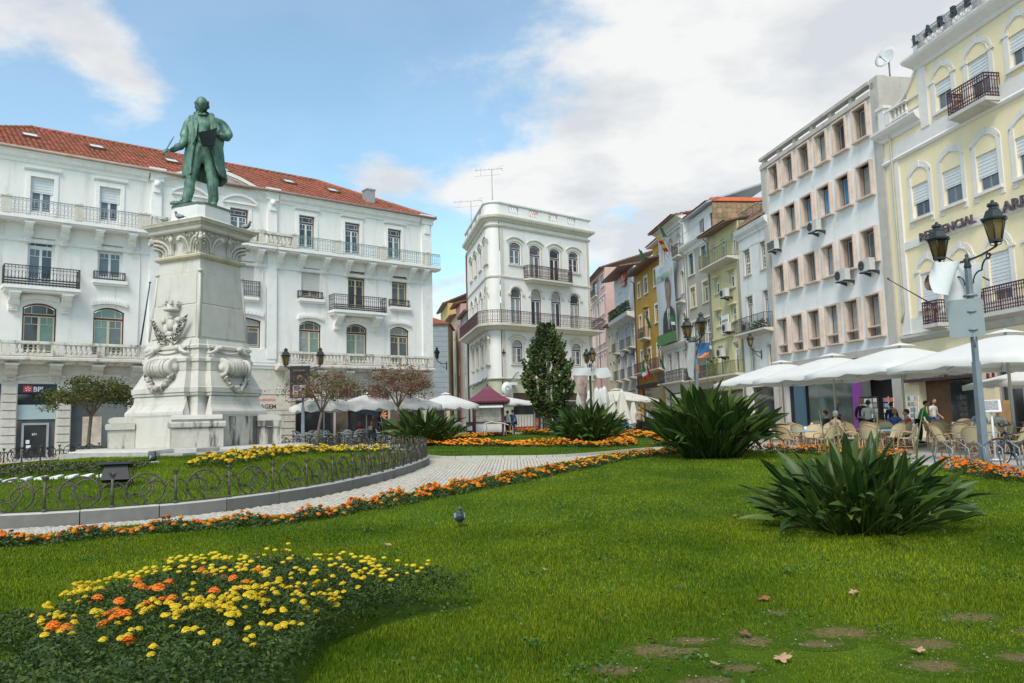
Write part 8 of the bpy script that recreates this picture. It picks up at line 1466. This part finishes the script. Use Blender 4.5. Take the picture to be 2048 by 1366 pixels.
# ------------------------------------------------------------------ terrace furniture
CANE = mat('cane_frame', (.44, .28, .165), .55, .2, 6, rnd=.15); WICK = mat('wicker_weave', (.47, .38, .215), .7, .15, 40, .4, rnd=.12, bscale=70); TBL = mat('table_blue', (.22, .36, .42), .35, .08); TGR = mat('table_green', (.06, .22, .17), .4, .1); BLK = mat('chair_black', (.012, .013, .016), .5, .3); ALU = mat('chair_aluminium', (.42, .44, .45), .35, .1, metal=.6); WCH = mat('chair_white', (.66, .66, .65), .5, .05)
def make_chair(name, cat, fm, sm, style):
    t = T(name, 'template', cat); b = MB(); b.lathe([(.0, .44), (.22, .44), (.245, .455), (.22, .47), (0, .475)], n=14); b.build('seat', sm, t)
    b = MB(); N_ = 12; w = .27; vs = []
    for j in range(6):
        for i in range(N_ + 1): a = radians(20 + 140 * i / N_); f = j / 5; vs.append((w * cos(a) * (1 + .08 * f), .02 + .24 * sin(a) + .08 * f, .47 + (.40 * f) * (.35 + .65 * sin(pi * i / N_) ** .5)))
    K = N_ + 1; fs = [(K * j + i, K * j + i + 1, K * (j + 1) + i + 1, K * (j + 1) + i) for j in range(5) for i in range(N_)]
    if style == 'slat': fs = [f for k, f in enumerate(fs) if (k // N_) % 2 == 0]
    b.add(vs, fs, 0, True); b.add([(x * 1.03, y + .012, z) for x, y, z in vs], [f[::-1] for f in fs], 0, True); b.build('backrest', sm, t)
    b = MB(); top = vs[-K:]; b.tube([(.30, -.2, .45), (.31, -.18, .62), (.31, 0, .66)] + [(x * 1.04, y + .01, z + .01) for x, y, z in top] + [(-.31, 0, .66), (-.31, -.18, .62), (-.30, -.2, .45)], .017, 5); b.tube([(.23 * cos(k * pi / 8), .23 * sin(k * pi / 8), .2) for k in range(17)], .011, 4)
    for s in (-1, 1): b.tube([(s * .2, -.2, .2), (s * .05, -.2, .34), (s * .0, -.2, .43)], .012, 4); b.tube([(s * .2, .2, .2), (s * .05, .2, .34), (0, .2, .43)], .012, 4)
    b.build('frame', fm, t)
    for (x, y) in ((1, -1), (-1, -1), (1, 1), (-1, 1)): b = MB(); b.tube([(x * .20, y * .19, .45), (x * .24, y * .24, 0)], [.018, .015], 5); b.build('leg', fm, t)
    return t
def make_table(name, tm, lm, r=.4, sq=True):
    t = T(name, 'template', 'table'); b = MB(); b.lathe([(0, .70), (r, .70), (r + .01, .72), (r, .74), (0, .74)], n=4 if sq else 20, sm=not sq); b.build('tabletop', tm, t, (0, 0, 0), (0, 0, pi / 4 if sq else 0)); b = MB(); b.tube([(0, 0, .02), (0, 0, .7)], .03, 6)
    for k in range(4): a = k * pi / 2 + pi / 4; b.tube([(0, 0, .12), (.3 * cos(a), .3 * sin(a), .01)], .02, 5)
    b.build('pedestal', lm, t); return t
chairs = {k: make_chair(n, 'chair', a, c, st) for k, n, a, c, st in (('c', 'rattan_chair', CANE, WICK, 'x'), ('b', 'black_chair', BLK, BLK, 'x'), ('a', 'metal_chair', ALU, ALU, 'slat'), ('w', 'white_chair', WCH, WCH, 'slat'))}
tabs = {k: make_table(n, a, c, r, q) for k, n, a, c, r, q in (('blue', 'blue_table', TBL, CANE, .52, True), ('green', 'green_table', TGR, CANE, .55, True), ('black', 'black_table', TGR, BLK, .5, True), ('alu', 'metal_table', ALU, ALU, .38, False))}
USED = set()
def put(tpl, x, y, rz, label, group, s=1.0):
    if tpl.name in USED: o = copy_tree(tpl, gp(x, y), rz, label)
    else: USED.add(tpl.name); o = tpl; o.location = gp(x, y); o.rotation_euler = (0, 0, rz); o['label'] = label
    o['group'] = group; o.scale = (s,) * 3; return o
rs = random.Random(21)
spots = [(9.7, 26.6, 'blue'), (11.9, 25.6, 'blue'), (14.2, 24.4, 'green'), (16.4, 23.0, 'blue'), (11.2, 29.3, 'blue'), (13.2, 28.3, 'green'), (15.5, 26.9, 'blue'), (17.6, 25.9, 'blue'), (12.2, 32.6, 'blue'), (14.4, 31.4, 'blue'), (16.8, 29.8, 'blue'), (12.9, 21.9, 'blue'), (15.0, 20.9, 'blue')]
ROW = ['%s table in the %s' % (o, r) for r, n in (('row beside the flower border', 4), ('second row from the flower border', 4), ('row nearest the shops', 3), ('pair nearest the bicycle rack', 2)) for o in ('first', 'second', 'third', 'fourth')[:n]]; SIDE = ('near right', 'far right', 'far left', 'near left')
for i, (x, y, k) in enumerate(spots):
    put(tabs[k], x, y, rB, '%s topped cafe table, %s' % (k, ROW[i]), 'cafe tables of the rattan terrace')
    for q in range(4):
        a = rB + .6 + q * pi / 2 + rs.uniform(-.25, .25); d = .82 + rs.uniform(-.06, .12); put(chairs['c'], x + d * cos(a), y + d * sin(a), a - pi / 2 + rs.uniform(-.35, .35), 'rattan chair %s of the %s' % (SIDE[q], ROW[i]), 'rattan chairs on the terrace under the parasols', 1.05)
    if i % 2 == 0:
        zt = g(y) + .74; b = MB(); b.lathe([(.045, 0), (.05, .13), (.04, .135)], (0, 0, 0), 8); tag(b.build('napkin_holder', LETW, None, (x + .12, y - .1, zt)), 'white napkin holder on the ' + ROW[i], 'napkin holder', 'napkin holders on the cafe tables')
for i, (x, y) in enumerate(((6.6, 45.6), (8.2, 44.6), (9.5, 47.2), (7.6, 48.6), (10.4, 44.0))):
    w = ('leftmost table before the grey haired man', 'table in front of the straw hat', 'table by the standing white shirt', 'rear table by the fair haired person', 'rightmost table behind the tallest shrub')[i]; put(tabs['black'], x, y, .2, 'dark green ' + w, 'tables among the black chairs')
    for q in range(4): a = .5 + q * pi / 2 + rs.uniform(-.2, .2); put(chairs['b'], x + .8 * cos(a), y + .8 * sin(a), a - pi / 2, 'black chair %s of the %s' % (('far right', 'far left', 'near left', 'near right')[q], w), 'black chairs right of the oval lawn', 1.05)
for i, (x, y) in enumerate(((-11.6, 45.0), (-9.9, 45.6), (-9.6, 47.6), (-7.2, 46.6), (-6.6, 49), (-12.4, 47))):
    w = ('table at the banner lamp', 'table left of the blue umbrella', 'table of the red shirt', 'table right of the blue umbrella', 'table nearest the cafe corner', 'table behind the banner lamp')[i]; put(tabs['alu'], x, y, 0, 'round metal ' + w, 'metal tables of the dark cafe terrace')
    for q in range(3): a = .9 + q * 2.1 + rs.uniform(-.3, .3); put(chairs['a'], x + .7 * cos(a), y + .7 * sin(a), a - pi / 2, 'slatted metal chair %s of the %s' % (('behind', 'left', 'right')[q], w), 'metal chairs of the dark cafe terrace', 1.0)
for i, (x, y, r) in enumerate(((-3.75, 53.4, 2.6), (-3.2, 53.2, .4), (-4.3, 53.9, 1.4), (-3.9, 52.6, 0))): put(chairs['w'], x, y, r, ['white chair carrying the seated man left of the kiosk', 'white chair right against the kiosk side', 'white chair behind the seated man left of the kiosk', 'white chair nearest the lawn left of the kiosk'][i], 'white chairs left of the kiosk')

# ------------------------------------------------------------------ kiosk
def kiosk():
    x, y = -1.75, 53.0; t = T('kiosk', 'small maroon kiosk with pagoda roof and paned window', 'kiosk', gp(x, y), radians(4)); MA_ = mat('kiosk_maroon', (.105, .016, .03), .5, .15, 2); RO = mat('kiosk_roof_maroon', (.15, .03, .055), .6, .12, 2)
    b = MB(); w = .95
    for sx in (-1, 1):
        for sy in (-1, 1): b.box(sx * w - .09, sx * w + .09, sy * w - .09, sy * w + .09, 0, 2.45)
    b.box(-w + .09, w - .09, -w - .05, -w + .05, 0, .35); b.box(-w + .09, w - .09, -w - .08, -w + .06, .95, 1.05); b.box(-w + .09, w - .09, -w - .06, -w + .06, 2.2, 2.45); b.box(-w + .05, w - .05, w - .05, w + .05, 0, 2.45)
    for sx in (-1, 1): b.box(sx * w - .05, sx * w + .05, -w + .09, w - .09, 0, 1.0); b.box(sx * w - .05, sx * w + .05, -w + .09, w - .09, 2.2, 2.45)
    b.box(-w - .55, -w - .1, -w - .3, -w + .2, 0, 1.05); b.build('frame', MA_, t)
    b = MB(); b.box(-w + .09, w - .09, -w - .03, -w + .03, .35, .95); b.build('counter_panel', WCH, t); b = MB(); b.box(-w + .1, w - .1, -w + .04, -w + .06, 1.05, 2.2); b.build('pane', glassm('kiosk_glass', (.28, .27, .24), .15, .6, 3), t)
    b = MB()
    for k in range(1, 5): b.box(-w + .09 + 1.72 * k / 5 - .02, -w + .09 + 1.72 * k / 5 + .02, -w - .03, -w + .03, 1.05, 2.2)
    for z in (1.45, 1.8): b.box(-w + .09, w - .09, -w - .025, -w + .025, z, z + .035)
    b.build('glazing_bars', mat('kiosk_bars', (.5, .45, .36), .5), t)
    b = MB(); pr = [(1.42, 2.42), (1.40, 2.5), (1.0, 2.72), (.62, 3.0), (.30, 3.28), (.24, 3.4), (.10, 3.46)]; b.lathe([(r, z) for r, z in pr], n=4, sq=True); b.build('roof', RO, t, fix=True); b = MB(); b.lathe([(.0, 0), (.04, 0), (.05, .1), (0, .2)], (0, 0, 3.46), 6); b.build('finial', MA_, t)
    b = MB()
    for k in range(4):
        b.M = Matrix.Rotation(k * pi / 2, 4, 'Z')
        for i in range(12): xx = -1.4 + 2.8 * (i + .5) / 12; b.prism([(xx - .115, 2.42), (xx - .1, 2.32), (xx, 2.27), (xx + .1, 2.32), (xx + .115, 2.42)], -1.42, -1.40)
    b.M = None; tag(b.build('scalloped_valance', MA_, t), kind='stuff'); b = MB(); b.add([(-w, -w - .06, 2.2), (w, -w - .06, 2.2), (w, -w - .5, 2.0), (-w, -w - .5, 2.0), (w, -w - .5, 1.96), (-w, -w - .5, 1.96)], [(0, 1, 2, 3), (3, 2, 4, 5)]); b.build('shutter_flap', WCH, t); b = MB(); b.box(-w - .5, -w - .15, -w - .315, -w - .3, .5, .8); b.build('notice', LETW, t)
    t = T('folding_table', 'white folding table leaning open in front of the kiosk', 'table', gp(-1.2, 51.2), 0); b = MB(); b.prism([(-.75, .98), (-.3, 1.08), (.4, 1.0), (.85, .84), (.85, .8), (.4, .95), (-.3, 1.03), (-.75, .93)], -.35, .35); b.build('tabletop', WCH, t)
    for sx in (-.65, .6):
        for sy in (-1, 1): b = MB(); b.tube([(sx, sy * .3, .95), (sx + .1 * sy, sy * .32, 0)], .018, 5); b.build('leg', WCH, t)
kiosk()
# ------------------------------------------------------------------ people
SKIN = mat('skin', (.42, .24, .16), .6, .08, 6); HAIRD = mat('hair_dark', (.02, .014, .01), .7, .3); HAIRG = mat('hair_grey', (.25, .24, .23), .7, .2); HAIRB = mat('hair_fair', (.33, .2, .09), .7, .2); EYE = mat('eye_dark', (.02, .015, .012), .3)
def cl(name, c): return mat('cloth_' + name, c, .85, .12, 6, .1)
def person(label, x, y, face, shirt, legs, hair, pose='stand', h=1.70, sleeves=True, dz=0., bag=None, skirt=False, long_hair=False, hat=None, bend=0.):
    """face: heading in radians, 0 looks to -y (the camera)"""
    t = T('person', label, 'person', gp(x, y, dz), face); k = h / 1.72; sit = pose == 'sit'; w = pose == 'walk'
    zh = .50 if sit else .93; B_ = Vector((0, 0, zh)); up = lambda d, f=0, s=0: (s, -f - bend * d * .8, zh + d * (1 - .35 * bend))
    sp = [up(0), up(.18), up(.36), up(.50), up(.58, .01), up(.66, .02)]
    if sit: hip = [(s * .1, -.02, zh) for s in (-1, 1)]; kn = [(s * .12, -.44, zh + .02) for s in (-1, 1)]; an = [(s * .12, -.42, .09) for s in (-1, 1)]
    else: hip = [(s * .095, 0, zh - .03) for s in (-1, 1)]; kn = [(s * .1, -.03 - (.16 * s if w else 0), .5) for s in (-1, 1)]; an = [(s * .1, .03 - (.30 * s if w else 0), .09 + (.05 if w and s < 0 else 0)) for s in (-1, 1)]
    sh = [up(.49, 0, s * .19) for s in (-1, 1)]; el = [(s * .25, sh[0][1] - (.02 if not bend else .1), sh[0][2] - .28) for s in (-1, 1)]; wr = [(s * .2, el[0][1] - .2, el[0][2] - .12) if (sit or s > 0 or bend) else (s * .25, el[0][1] - .06, el[0][2] - .25) for s in (-1, 1)]
    N = [(*sp[0], .15, .11), (*sp[1], .135, .10), (*sp[2], .15, .105), (*sp[3], .12, .09), (*sp[4], .055), (*sp[5], .05)]; E = [(i, i + 1) for i in range(5)]
    for i in (0, 1):
        o = len(N); N += [(*hip[i], .085), (*kn[i], .058), (*an[i], .042), (an[i][0], an[i][1] - .1, .045, .04), (an[i][0], an[i][1] - .17, .035, .03)]; E += [(0, o), (o, o + 1), (o + 1, o + 2), (o + 2, o + 3), (o + 3, o + 4)]
        o = len(N); N += [(*sh[i], .06), (*el[i], .042), (*wr[i], .03)]; E += [(3, o), (o, o + 1), (o + 1, o + 2)]
    skin_obj('body', N, E, SKIN, t)
    hc = (sp[5][0], sp[5][1] - .03, sp[5][2] + .11); b = MB(); head_verts(b, hc, .235, fine=False)
    for s in (-1, 1): b.blob((hc[0] + s * .032, hc[1] - .093, hc[2] + .006), (.011, .006, .008), 0, 6, 4)
    b.build('head', SKIN, t); b = MB(); b.blob((hc[0], hc[1] + .012, hc[2] + .028), (.094, .112, .105), 0, 12, 8, fn=lambda p: Vector((p.x, max(p.y, hc[1] - .075 + max(0, (hc[2] + .05 - p.z)) * 1.6), p.z)))
    if long_hair: b.blob((hc[0], hc[1] + .07, hc[2] - .1), (.1, .06, .17), 0, 10, 7)
    b.build('hair', hair, t)
    for i in (0, 1): b = MB(); d = Vector(wr[i]) - Vector(el[i]); hand(b, wr[i], d, (0, 0, 1), .19, 1 if i else -1, .5); b.build('hand', SKIN, t)
    S = [(*sp[0], .165, .125), (*sp[1], .15, .115), (*sp[2], .17, .12), (*sp[3], .13, .10), (sp[4][0], sp[4][1], sp[4][2] - .04, .065)]; SE = [(0, 1), (1, 2), (2, 3), (3, 4)]
    for i in (0, 1):
        o = len(S); S += [(*sh[i], .075), (*(el[i] if sleeves else tuple(Vector(sh[i]).lerp(Vector(el[i]), .55))), .06)]; SE += [(3, o), (o, o + 1)]
        if sleeves: S += [tuple(Vector(el[i]).lerp(Vector(wr[i]), .85)) + (.045,)]; SE += [(o + 1, o + 2)]
    skin_obj('shirt', S, SE, shirt, t)
    if skirt: b = MB(); b.lathe([(.15, zh + .05), (.19, zh - .1), (.24, zh - .45), (.22, zh - .45), (.1, zh)], n=14); b.build('skirt', legs, t)
    else:
        L = [(*sp[0], .16, .12)]; LE = []
        for i in (0, 1): o = len(L); L += [(*hip[i], .098), (*kn[i], .075), (an[i][0], an[i][1], an[i][2] + .03, .062)]; LE += [(0, o), (o, o + 1), (o + 1, o + 2)]
        skin_obj('trousers', L, LE, legs, t)
    for i in (0, 1): b = MB(); a_ = an[i]; b.blob((a_[0], a_[1] - .06, a_[2] - .045), (.048, .14, .05), 0, 8, 6); b.build('shoe', cl('shoe', (.03, .025, .022)), t)
    if bag: b = MB(); b.blob((-.26, .05, zh + .02), (.07, .16, .15), 0, 10, 7); b.tube([(-.24, .02, zh + .15), (-.16, .04, zh + .45), (.1, .03, zh + .52)], .012, 4); b.build('bag', bag, t)
    if hat: b = MB(); b.lathe([(.19, 0), (.19, .012), (.105, .02), (.10, .09), (.07, .105), (0, .108)], (hc[0], hc[1], hc[2] + .075), 16); b.build('hat', hat, t); b = MB(); b.lathe([(.108, .022), (.106, .05)], (hc[0], hc[1], hc[2] + .075), 16); b.build('hat_band', HAIRD, t)
    t.scale = (k,) * 3; return t
WHT_ = cl('white', (.62, .62, .62)); NVY = cl('navy', (.018, .022, .05)); GRN = cl('green', (.03, .27, .075)); BLU = cl('blue', (.05, .10, .28)); JEA = cl('jeans', (.05, .09, .17)); BLKC = cl('black', (.018, .018, .02)); GRYC = cl('grey_lilac', (.36, .36, .42)); ORG = cl('rust', (.28, .10, .06)); LBL = cl('light_blue', (.3, .38, .52)); TAN = cl('tan', (.35, .26, .17)); REDC = cl('red', (.35, .03, .05))
person('person in white shirt standing among the rattan chairs, turned away', 14.35, 31.8, 2.5, WHT_, BLKC, HAIRD, long_hair=False, bend=.15, h=1.68); person('person with fair hair behind the one in the white shirt', 14.75, 33.2, 2.9, BLKC, BLKC, HAIRB, h=1.74); person('person in navy jumper between postcard rack and green shirt', 15.7, 32.6, 2.9, NVY, JEA, HAIRD, h=1.55); person('person in bright green shirt leaning over a table', 15.95, 30.9, 1.2, GRN, BLKC, HAIRD, bend=.45, h=1.66); person('person with long dark hair, white shirt and blue shawl before the souvenir shop', 17.75, 33.2, .5, WHT_, BLU, HAIRD, long_hair=True, bag=BLU, h=1.66, sleeves=False); person('person in dark blue jumper inside the glass shop front', 15.0, 36.5, 1.0, BLU, NVY, HAIRG, h=1.76)
person('person in lilac grey top and black trousers standing at the kiosk', -.45, 52.6, 2.4, GRYC, BLKC, HAIRD, h=1.66); person('person in blue shirt with a dark bag beside the kiosk', -.1, 53.2, 2.8, BLU, JEA, HAIRD, h=1.72, bag=BLKC); person('person in white shirt sitting on a white chair left of the kiosk', -3.75, 53.4, 2.6, WHT_, BLKC, HAIRD, 'sit')
person('person in rust top and jeans walking under the blue umbrella', -8.55, 47.4, 1.3, ORG, JEA, HAIRB, 'walk', h=1.64, sleeves=False, bag=cl('bag_straw', (.5, .42, .2)), long_hair=True); person('person in navy suit walking beside the blue umbrella', -8.15, 47.7, 1.3, NVY, NVY, HAIRD, 'walk', h=1.78); person('person in red shirt sitting in the shade of the dark cafe terrace', -9.6, 48.6, .3, REDC, BLKC, HAIRD, 'sit')
person('person in dark jacket and straw hat sitting on a black chair', 7.95, 45.3, -1.1, NVY, BLKC, HAIRG, 'sit', hat=cl('straw', (.62, .52, .33))); person('person in white shirt standing behind the black chairs', 9.75, 47.6, 1.0, WHT_, TAN, HAIRD, h=1.74); person('person in light blue shirt standing behind the straw hat', 8.75, 50.2, .3, LBL, NVY, HAIRD, h=1.72); person('person with fair hair and pale top seated left of the straw hat', 7.7, 48.2, .3, TAN, BLKC, HAIRB, h=1.68); person('person with grey hair sitting at the black chairs, back to the lawn', 6.45, 46.4, 2.9, cl('teal', (.03, .09, .13)), BLKC, HAIRG, 'sit')
for (x, y, f, c, l, h_, lab) in ((11.7, 28.6, 2.0, TAN, JEA, HAIRG, 'person in tan shirt sitting at the second table row beside the tallest shrub'), (13.9, 27.7, -2.2, REDC, BLKC, HAIRD, 'person in dark red shirt sitting under the third parasol'), (14.9, 30.7, 2.6, BLU, BLKC, HAIRB, 'person in blue shirt sitting with back to the lawn before the shops'), (17.3, 29.2, -.6, LBL, NVY, HAIRG, 'person in light blue shirt sitting near the souvenir shop window'), (12.7, 31.9, -2.4, BLKC, JEA, HAIRD, 'person in black sitting at the table under the second parasol'), (16.2, 26.3, 2.2, WHT_, JEA, HAIRD, 'person in white sitting near the lamp at the right edge')): person(lab, x, y, f, c, l, h_, 'sit')
# the couple's umbrella
t = T('umbrella', 'open dark blue umbrella held over the walking couple', 'umbrella', gp(-8.6, 47.3), .3); b = MB(); n = 16; vs = []
for j in range(6):
    r = .58 * sin(j / 5 * pi / 2.1); z = 2.0 - .36 * (1 - cos(j / 5 * pi / 2.1))
    for k in range(n): a = 2 * pi * k / n; q = 1 - .05 * (k % 2) * j / 5; vs.append((r * q * cos(a) - .15 * (2 - z), r * q * sin(a), z - .25 * r * cos(a)))
b.add(vs, [(n * j + k, n * j + (k + 1) % n, n * (j + 1) + (k + 1) % n, n * (j + 1) + k) for j in range(5) for k in range(n)], 0, True); b.build('canopy', mat('umbrella_blue', (.05, .11, .18), .6, .15), t); b = MB(); b.tube([(0, 0, 2.08), (.02, 0, 1.15)], .012, 5); b.tube([(.02, 0, 1.15), (.03, .03, 1.08), (.02, .06, 1.12)], .016, 5); b.build('shaft', BLK, t)
# ------------------------------------------------------------------ pigeons
def pigeon(label, p, rz, s=1.0, grey=(.075, .09, .11)):
    t = T('pigeon', label, 'pigeon', p, rz, 'pigeons'); PG = mat('pigeon_grey', grey, .6, .3, 12); PD = mat('pigeon_dark', (.03, .035, .045), .6, .3); PWI = mat('pigeon_wing', (.26, .29, .32), .6, .25, 9); b = MB()
    def f(q):
        y = q.y; q.z += .05 * max(0, -y / .1) ** 1.5 * .6; k = 1 - .55 * max(0, (y - .02) / .14); return Vector((q.x * k, q.y, .12 + (q.z - .12) * (1 - .35 * max(0, y / .14)) - .02 * max(0, y / .14)))
    b.blob((0, 0, .12), (.068, .135, .075), 0, 14, 10, fn=f); b.tube([(0, -.075, .15), (0, -.10, .20), (0, -.108, .235)], [.052, .036, .03], 9); b.blob((0, -.115, .245), (.03, .036, .031), 0, 10, 8); b.add([(-.05, .10, .125), (.05, .10, .125), (.04, .24, .075), (-.04, .24, .075), (-.04, .10, .105), (.04, .10, .105), (.035, .235, .065), (-.035, .235, .065)], [(0, 1, 2, 3), (7, 6, 5, 4), (0, 4, 5, 1), (2, 6, 7, 3), (1, 5, 6, 2), (3, 7, 4, 0)]); b.build('body', PG, t)
    b = MB(); b.tube([(0, -.147, .243), (0, -.172, .232)], [.009, .003], 5)
    for sx in (-1, 1): b.blob((sx * .026, -.125, .252), .006, 0, 6, 4)
    b.build('beak', PD, t)
    for sx in (-1, 1): b = MB(); b.blob((sx * .062, .035, .128), (.018, .125, .05), 0, 10, 7, fn=lambda q: Vector((q.x - sx * .028 * max(0, (q.y - .05) / .1), q.y, q.z - .02 * max(0, (q.y - .03) / .1)))); b.build('wing', PWI, t); b = MB(); b.tube([(sx * .025, .0, .06), (sx * .027, -.005, .005)], .006, 5); b.tube([(sx * .027, -.03, .004), (sx * .027, .02, .004)], .004, 4); b.tube([(sx * .04, -.025, .004), (sx * .027, -.002, .004)], .004, 4); b.build('leg', mat('pigeon_leg', (.35, .1, .09), .6), t)
    t.scale = (s,) * 3
pigeon('dark pigeon facing the camera in the middle of the near lawn', gp(-.78, 10.9, .075), .1); pigeon('pale grey pigeon on the raised garden behind the white ornament', (-9.0, 19.6, mz(-9.0, 19.6) + .03), .6, 1.15, (.22, .25, .28)); Mp = Matrix.Translation((AX.x, AX.y, 9.5)) @ Matrix.Rotation(radians(66.5), 4, 'Z'); p = Mp @ Vector((-1.33, -.25, 0)); pigeon('dark pigeon sitting on the cornice of the monument, left of the statue', (p.x, p.y, 9.47), -1.9, 1.35, (.03, .035, .05)); p = Mp @ Vector((1.05, -1.3, 0)); pigeon('dark pigeon at the right corner of the monument cornice', (p.x, p.y, 9.48), 1.6, 1.35, (.03, .035, .05)); pigeon('small dark pigeon on the pavement right of the kiosk', gp(.5, 53.5), .8, 1.1)
# floodlight on the mound
fx, fy = -7.85, 15.5; t = T('floodlight', 'black box floodlight lying behind the iron fence on the raised garden', 'floodlight', (fx, fy, mz(fx, fy) + .0), .35); b = MB(); b.frustum((-.26, .26, -.16, .16), (-.2, .2, -.12, .12), .12, .42); b.box(-.29, .29, -.19, .19, .42, .47); b.build('housing', BLK, t, (0, 0, 0), (radians(-14), 0, 0)); b = MB(); b.box(-.25, .25, -.15, .15, .474, .48); b.build('lens', MATS['glass_dark'], t, (0, 0, 0), (radians(-14), 0, 0)); b = MB(); b.tube([(-.3, 0, .3), (-.3, 0, .02), (.3, 0, .02), (.3, 0, .3)], .02, 5); b.box(-.12, .12, -.08, .08, -.05, .03); b.build('stirrup', BLK, t)
# bicycle and rack
def bicycle(x, y, rz):
    t = T('bicycle', 'black bicycle standing in the steel rack at the right edge', 'bicycle', gp(x, y), rz); wm = []
    for wx in (-.52, .52):
        b = MB(); b.tube([(wx + .33 * cos(k * pi / 14), 0, .34 + .33 * sin(k * pi / 14)) for k in range(29)], .022, 6, cap=False); w = b.build('wheel', BLK, t); b = MB(); b.tube([(wx + .305 * cos(k * pi / 14), 0, .34 + .305 * sin(k * pi / 14)) for k in range(29)], .010, 4, cap=False)
        for k in range(14): b.tube([(wx, .02 * (-1) ** k, .34), (wx + .3 * cos(k * pi / 7), 0, .34 + .3 * sin(k * pi / 7))], .002, 3)
        b.tube([(wx, -.05, .34), (wx, .05, .34)], .025, 6); b.build('rim', ALU, w)
    b = MB()
    for p, q in (((-.52, 0, .34), (-.12, 0, .30)), ((-.12, 0, .30), (-.25, 0, .82)), ((-.25, 0, .80), (-.52, 0, .34)), ((-.12, 0, .30), (.36, 0, .78)), ((-.24, 0, .76), (.36, 0, .84)), ((.36, 0, .74), (.52, 0, .34)), ((.36, 0, .74), (.33, 0, 1.0))): b.tube([p, q], .018, 6)
    b.build('frame', BLK, t); b = MB(); b.tube([(-.25, 0, .8), (-.28, 0, .98)], .014, 6); b.build('seat_post', ALU, t); b = MB(); b.tube([(-.43, 0, 1.0), (-.3, 0, 1.0), (-.12, 0, 1.0)], [.07, .05, .015], 8, flat=.5); b.build('saddle', BLK, t); b = MB(); b.tube([(.3, -.3, 1.05), (.36, -.12, 1.02), (.36, .12, 1.02), (.3, .3, 1.05)], .014, 6); b.build('handlebar', BLK, t)
    b = MB(); b.lathe([(.09, -.01), (.09, .01)], n=16); b.build('chainring', BLK, t, (-.12, -.05, .3), (pi / 2, 0, 0)); b = MB(); b.tube([(-.12, -.07, .3), (-.05, -.07, .15)], .012, 5); b.box(-.1, 0, -.15, -.07, .13, .16); b.tube([(-.12, .07, .3), (-.19, .07, .45)], .012, 5); b.build('pedal_crank', ALU, t)
bicycle(12.25, 19.2, radians(6))
t = T('bicycle_rack', 'galvanised bicycle rack of bent bars at the right edge', 'bicycle rack', gp(11.6, 18.0), radians(-8)); b = MB(); b.box(-1.7, 3.2, -.05, .0, .03, .08); b.box(-1.7, 3.2, .45, .5, .03, .08); b.build('base_rail', GALV, t)
for k in range(13): x = -1.5 + .36 * k; b = MB(); b.tube([(x, 0, .05), (x, .05, .5), (x - .12, .3, .68), (x - .25, .55, .5), (x - .2, .5, .05)], .018, 5); b.build('bar', GALV, t)
# souvenir racks before the shops
t = T('postcard_rack', 'flat black rack filled with rows of white postcards', 'rack', BLOCK.world(-.9, -1.2, .45), BLOCK.th); b = MB(); b.box(-.75, .75, 0, .05, .1, 2.0); b.build('board', BLK, t); b = MB(); b.box(-.14, .14, -.02, -.005, 0, .2); cm = b.mesh('postcard', mat('postcard', (.5, .52, .52), .5, .5, 3, rnd=.4))
for i in range(4):
    for j in range(7): obj('postcard', cm, t, (-.54 + .36 * i, 0, .2 + .25 * j))
for k, (u, lab) in enumerate(((2.2, 'revolving rack of small white souvenirs by the souvenir shop door'), (.4, 'revolving rack of colourful souvenirs right of the postcard rack'))):
    t = T('revolving_rack', lab, 'rack', YELLOW.world(u, -1.0, .45), 0); b = MB(); b.tube([(0, 0, 0), (0, 0, 1.95)], .025, 6); b.lathe([(.25, 0), (.25, .04), (0, .05)], n=12); b.build('stand', ALU, t); b = MB()
    for j in range(6):
        for i in range(7): a = i * 2 * pi / 7 + j; b.M = Matrix.Translation((.2 * cos(a), .2 * sin(a), .4 + .26 * j)) @ Matrix.Rotation(a, 4, 'Z'); b.box(-.01, .02, -.075, .075, 0, .19, (i + j) % 3)
    b.M = None; tag(b.build('souvenirs', [LETW, mat('souvenir_blue', (.16, .22, .3), .5), mat('souvenir_red' if k else 'souvenir_grey', (.4, .12, .1) if k else (.4, .4, .38), .5)], t), kind='stuff')
t = T('menu_stand', 'white menu lectern at the edge of the rattan terrace', 'menu stand', gp(12.9, 21.2), -.5); b = MB(); b.tube([(0, 0, 0), (0, 0, 1.35)], .03, 6); b.lathe([(.2, 0), (.2, .03), (0, .04)], n=10); b.build('stand', WCH, t); b = MB(); b.add([(-.24, -.12, 1.3), (.24, -.12, 1.3), (.24, .16, 1.62), (-.24, .16, 1.62), (-.24, -.1, 1.27), (.24, -.1, 1.27), (.24, .18, 1.59), (-.24, .18, 1.59)], [(0, 1, 2, 3), (7, 6, 5, 4), (0, 4, 5, 1), (2, 6, 7, 3)]); b.build('board', WCH, t); b = MB(); b.add([(-.18, -.09, 1.345), (.18, -.09, 1.345), (.18, .13, 1.6), (-.18, .13, 1.6)], [(0, 1, 2, 3)]); b.build('menu_sheet', mat('menu_print', (.28, .27, .26), .5, .5, 20), t)
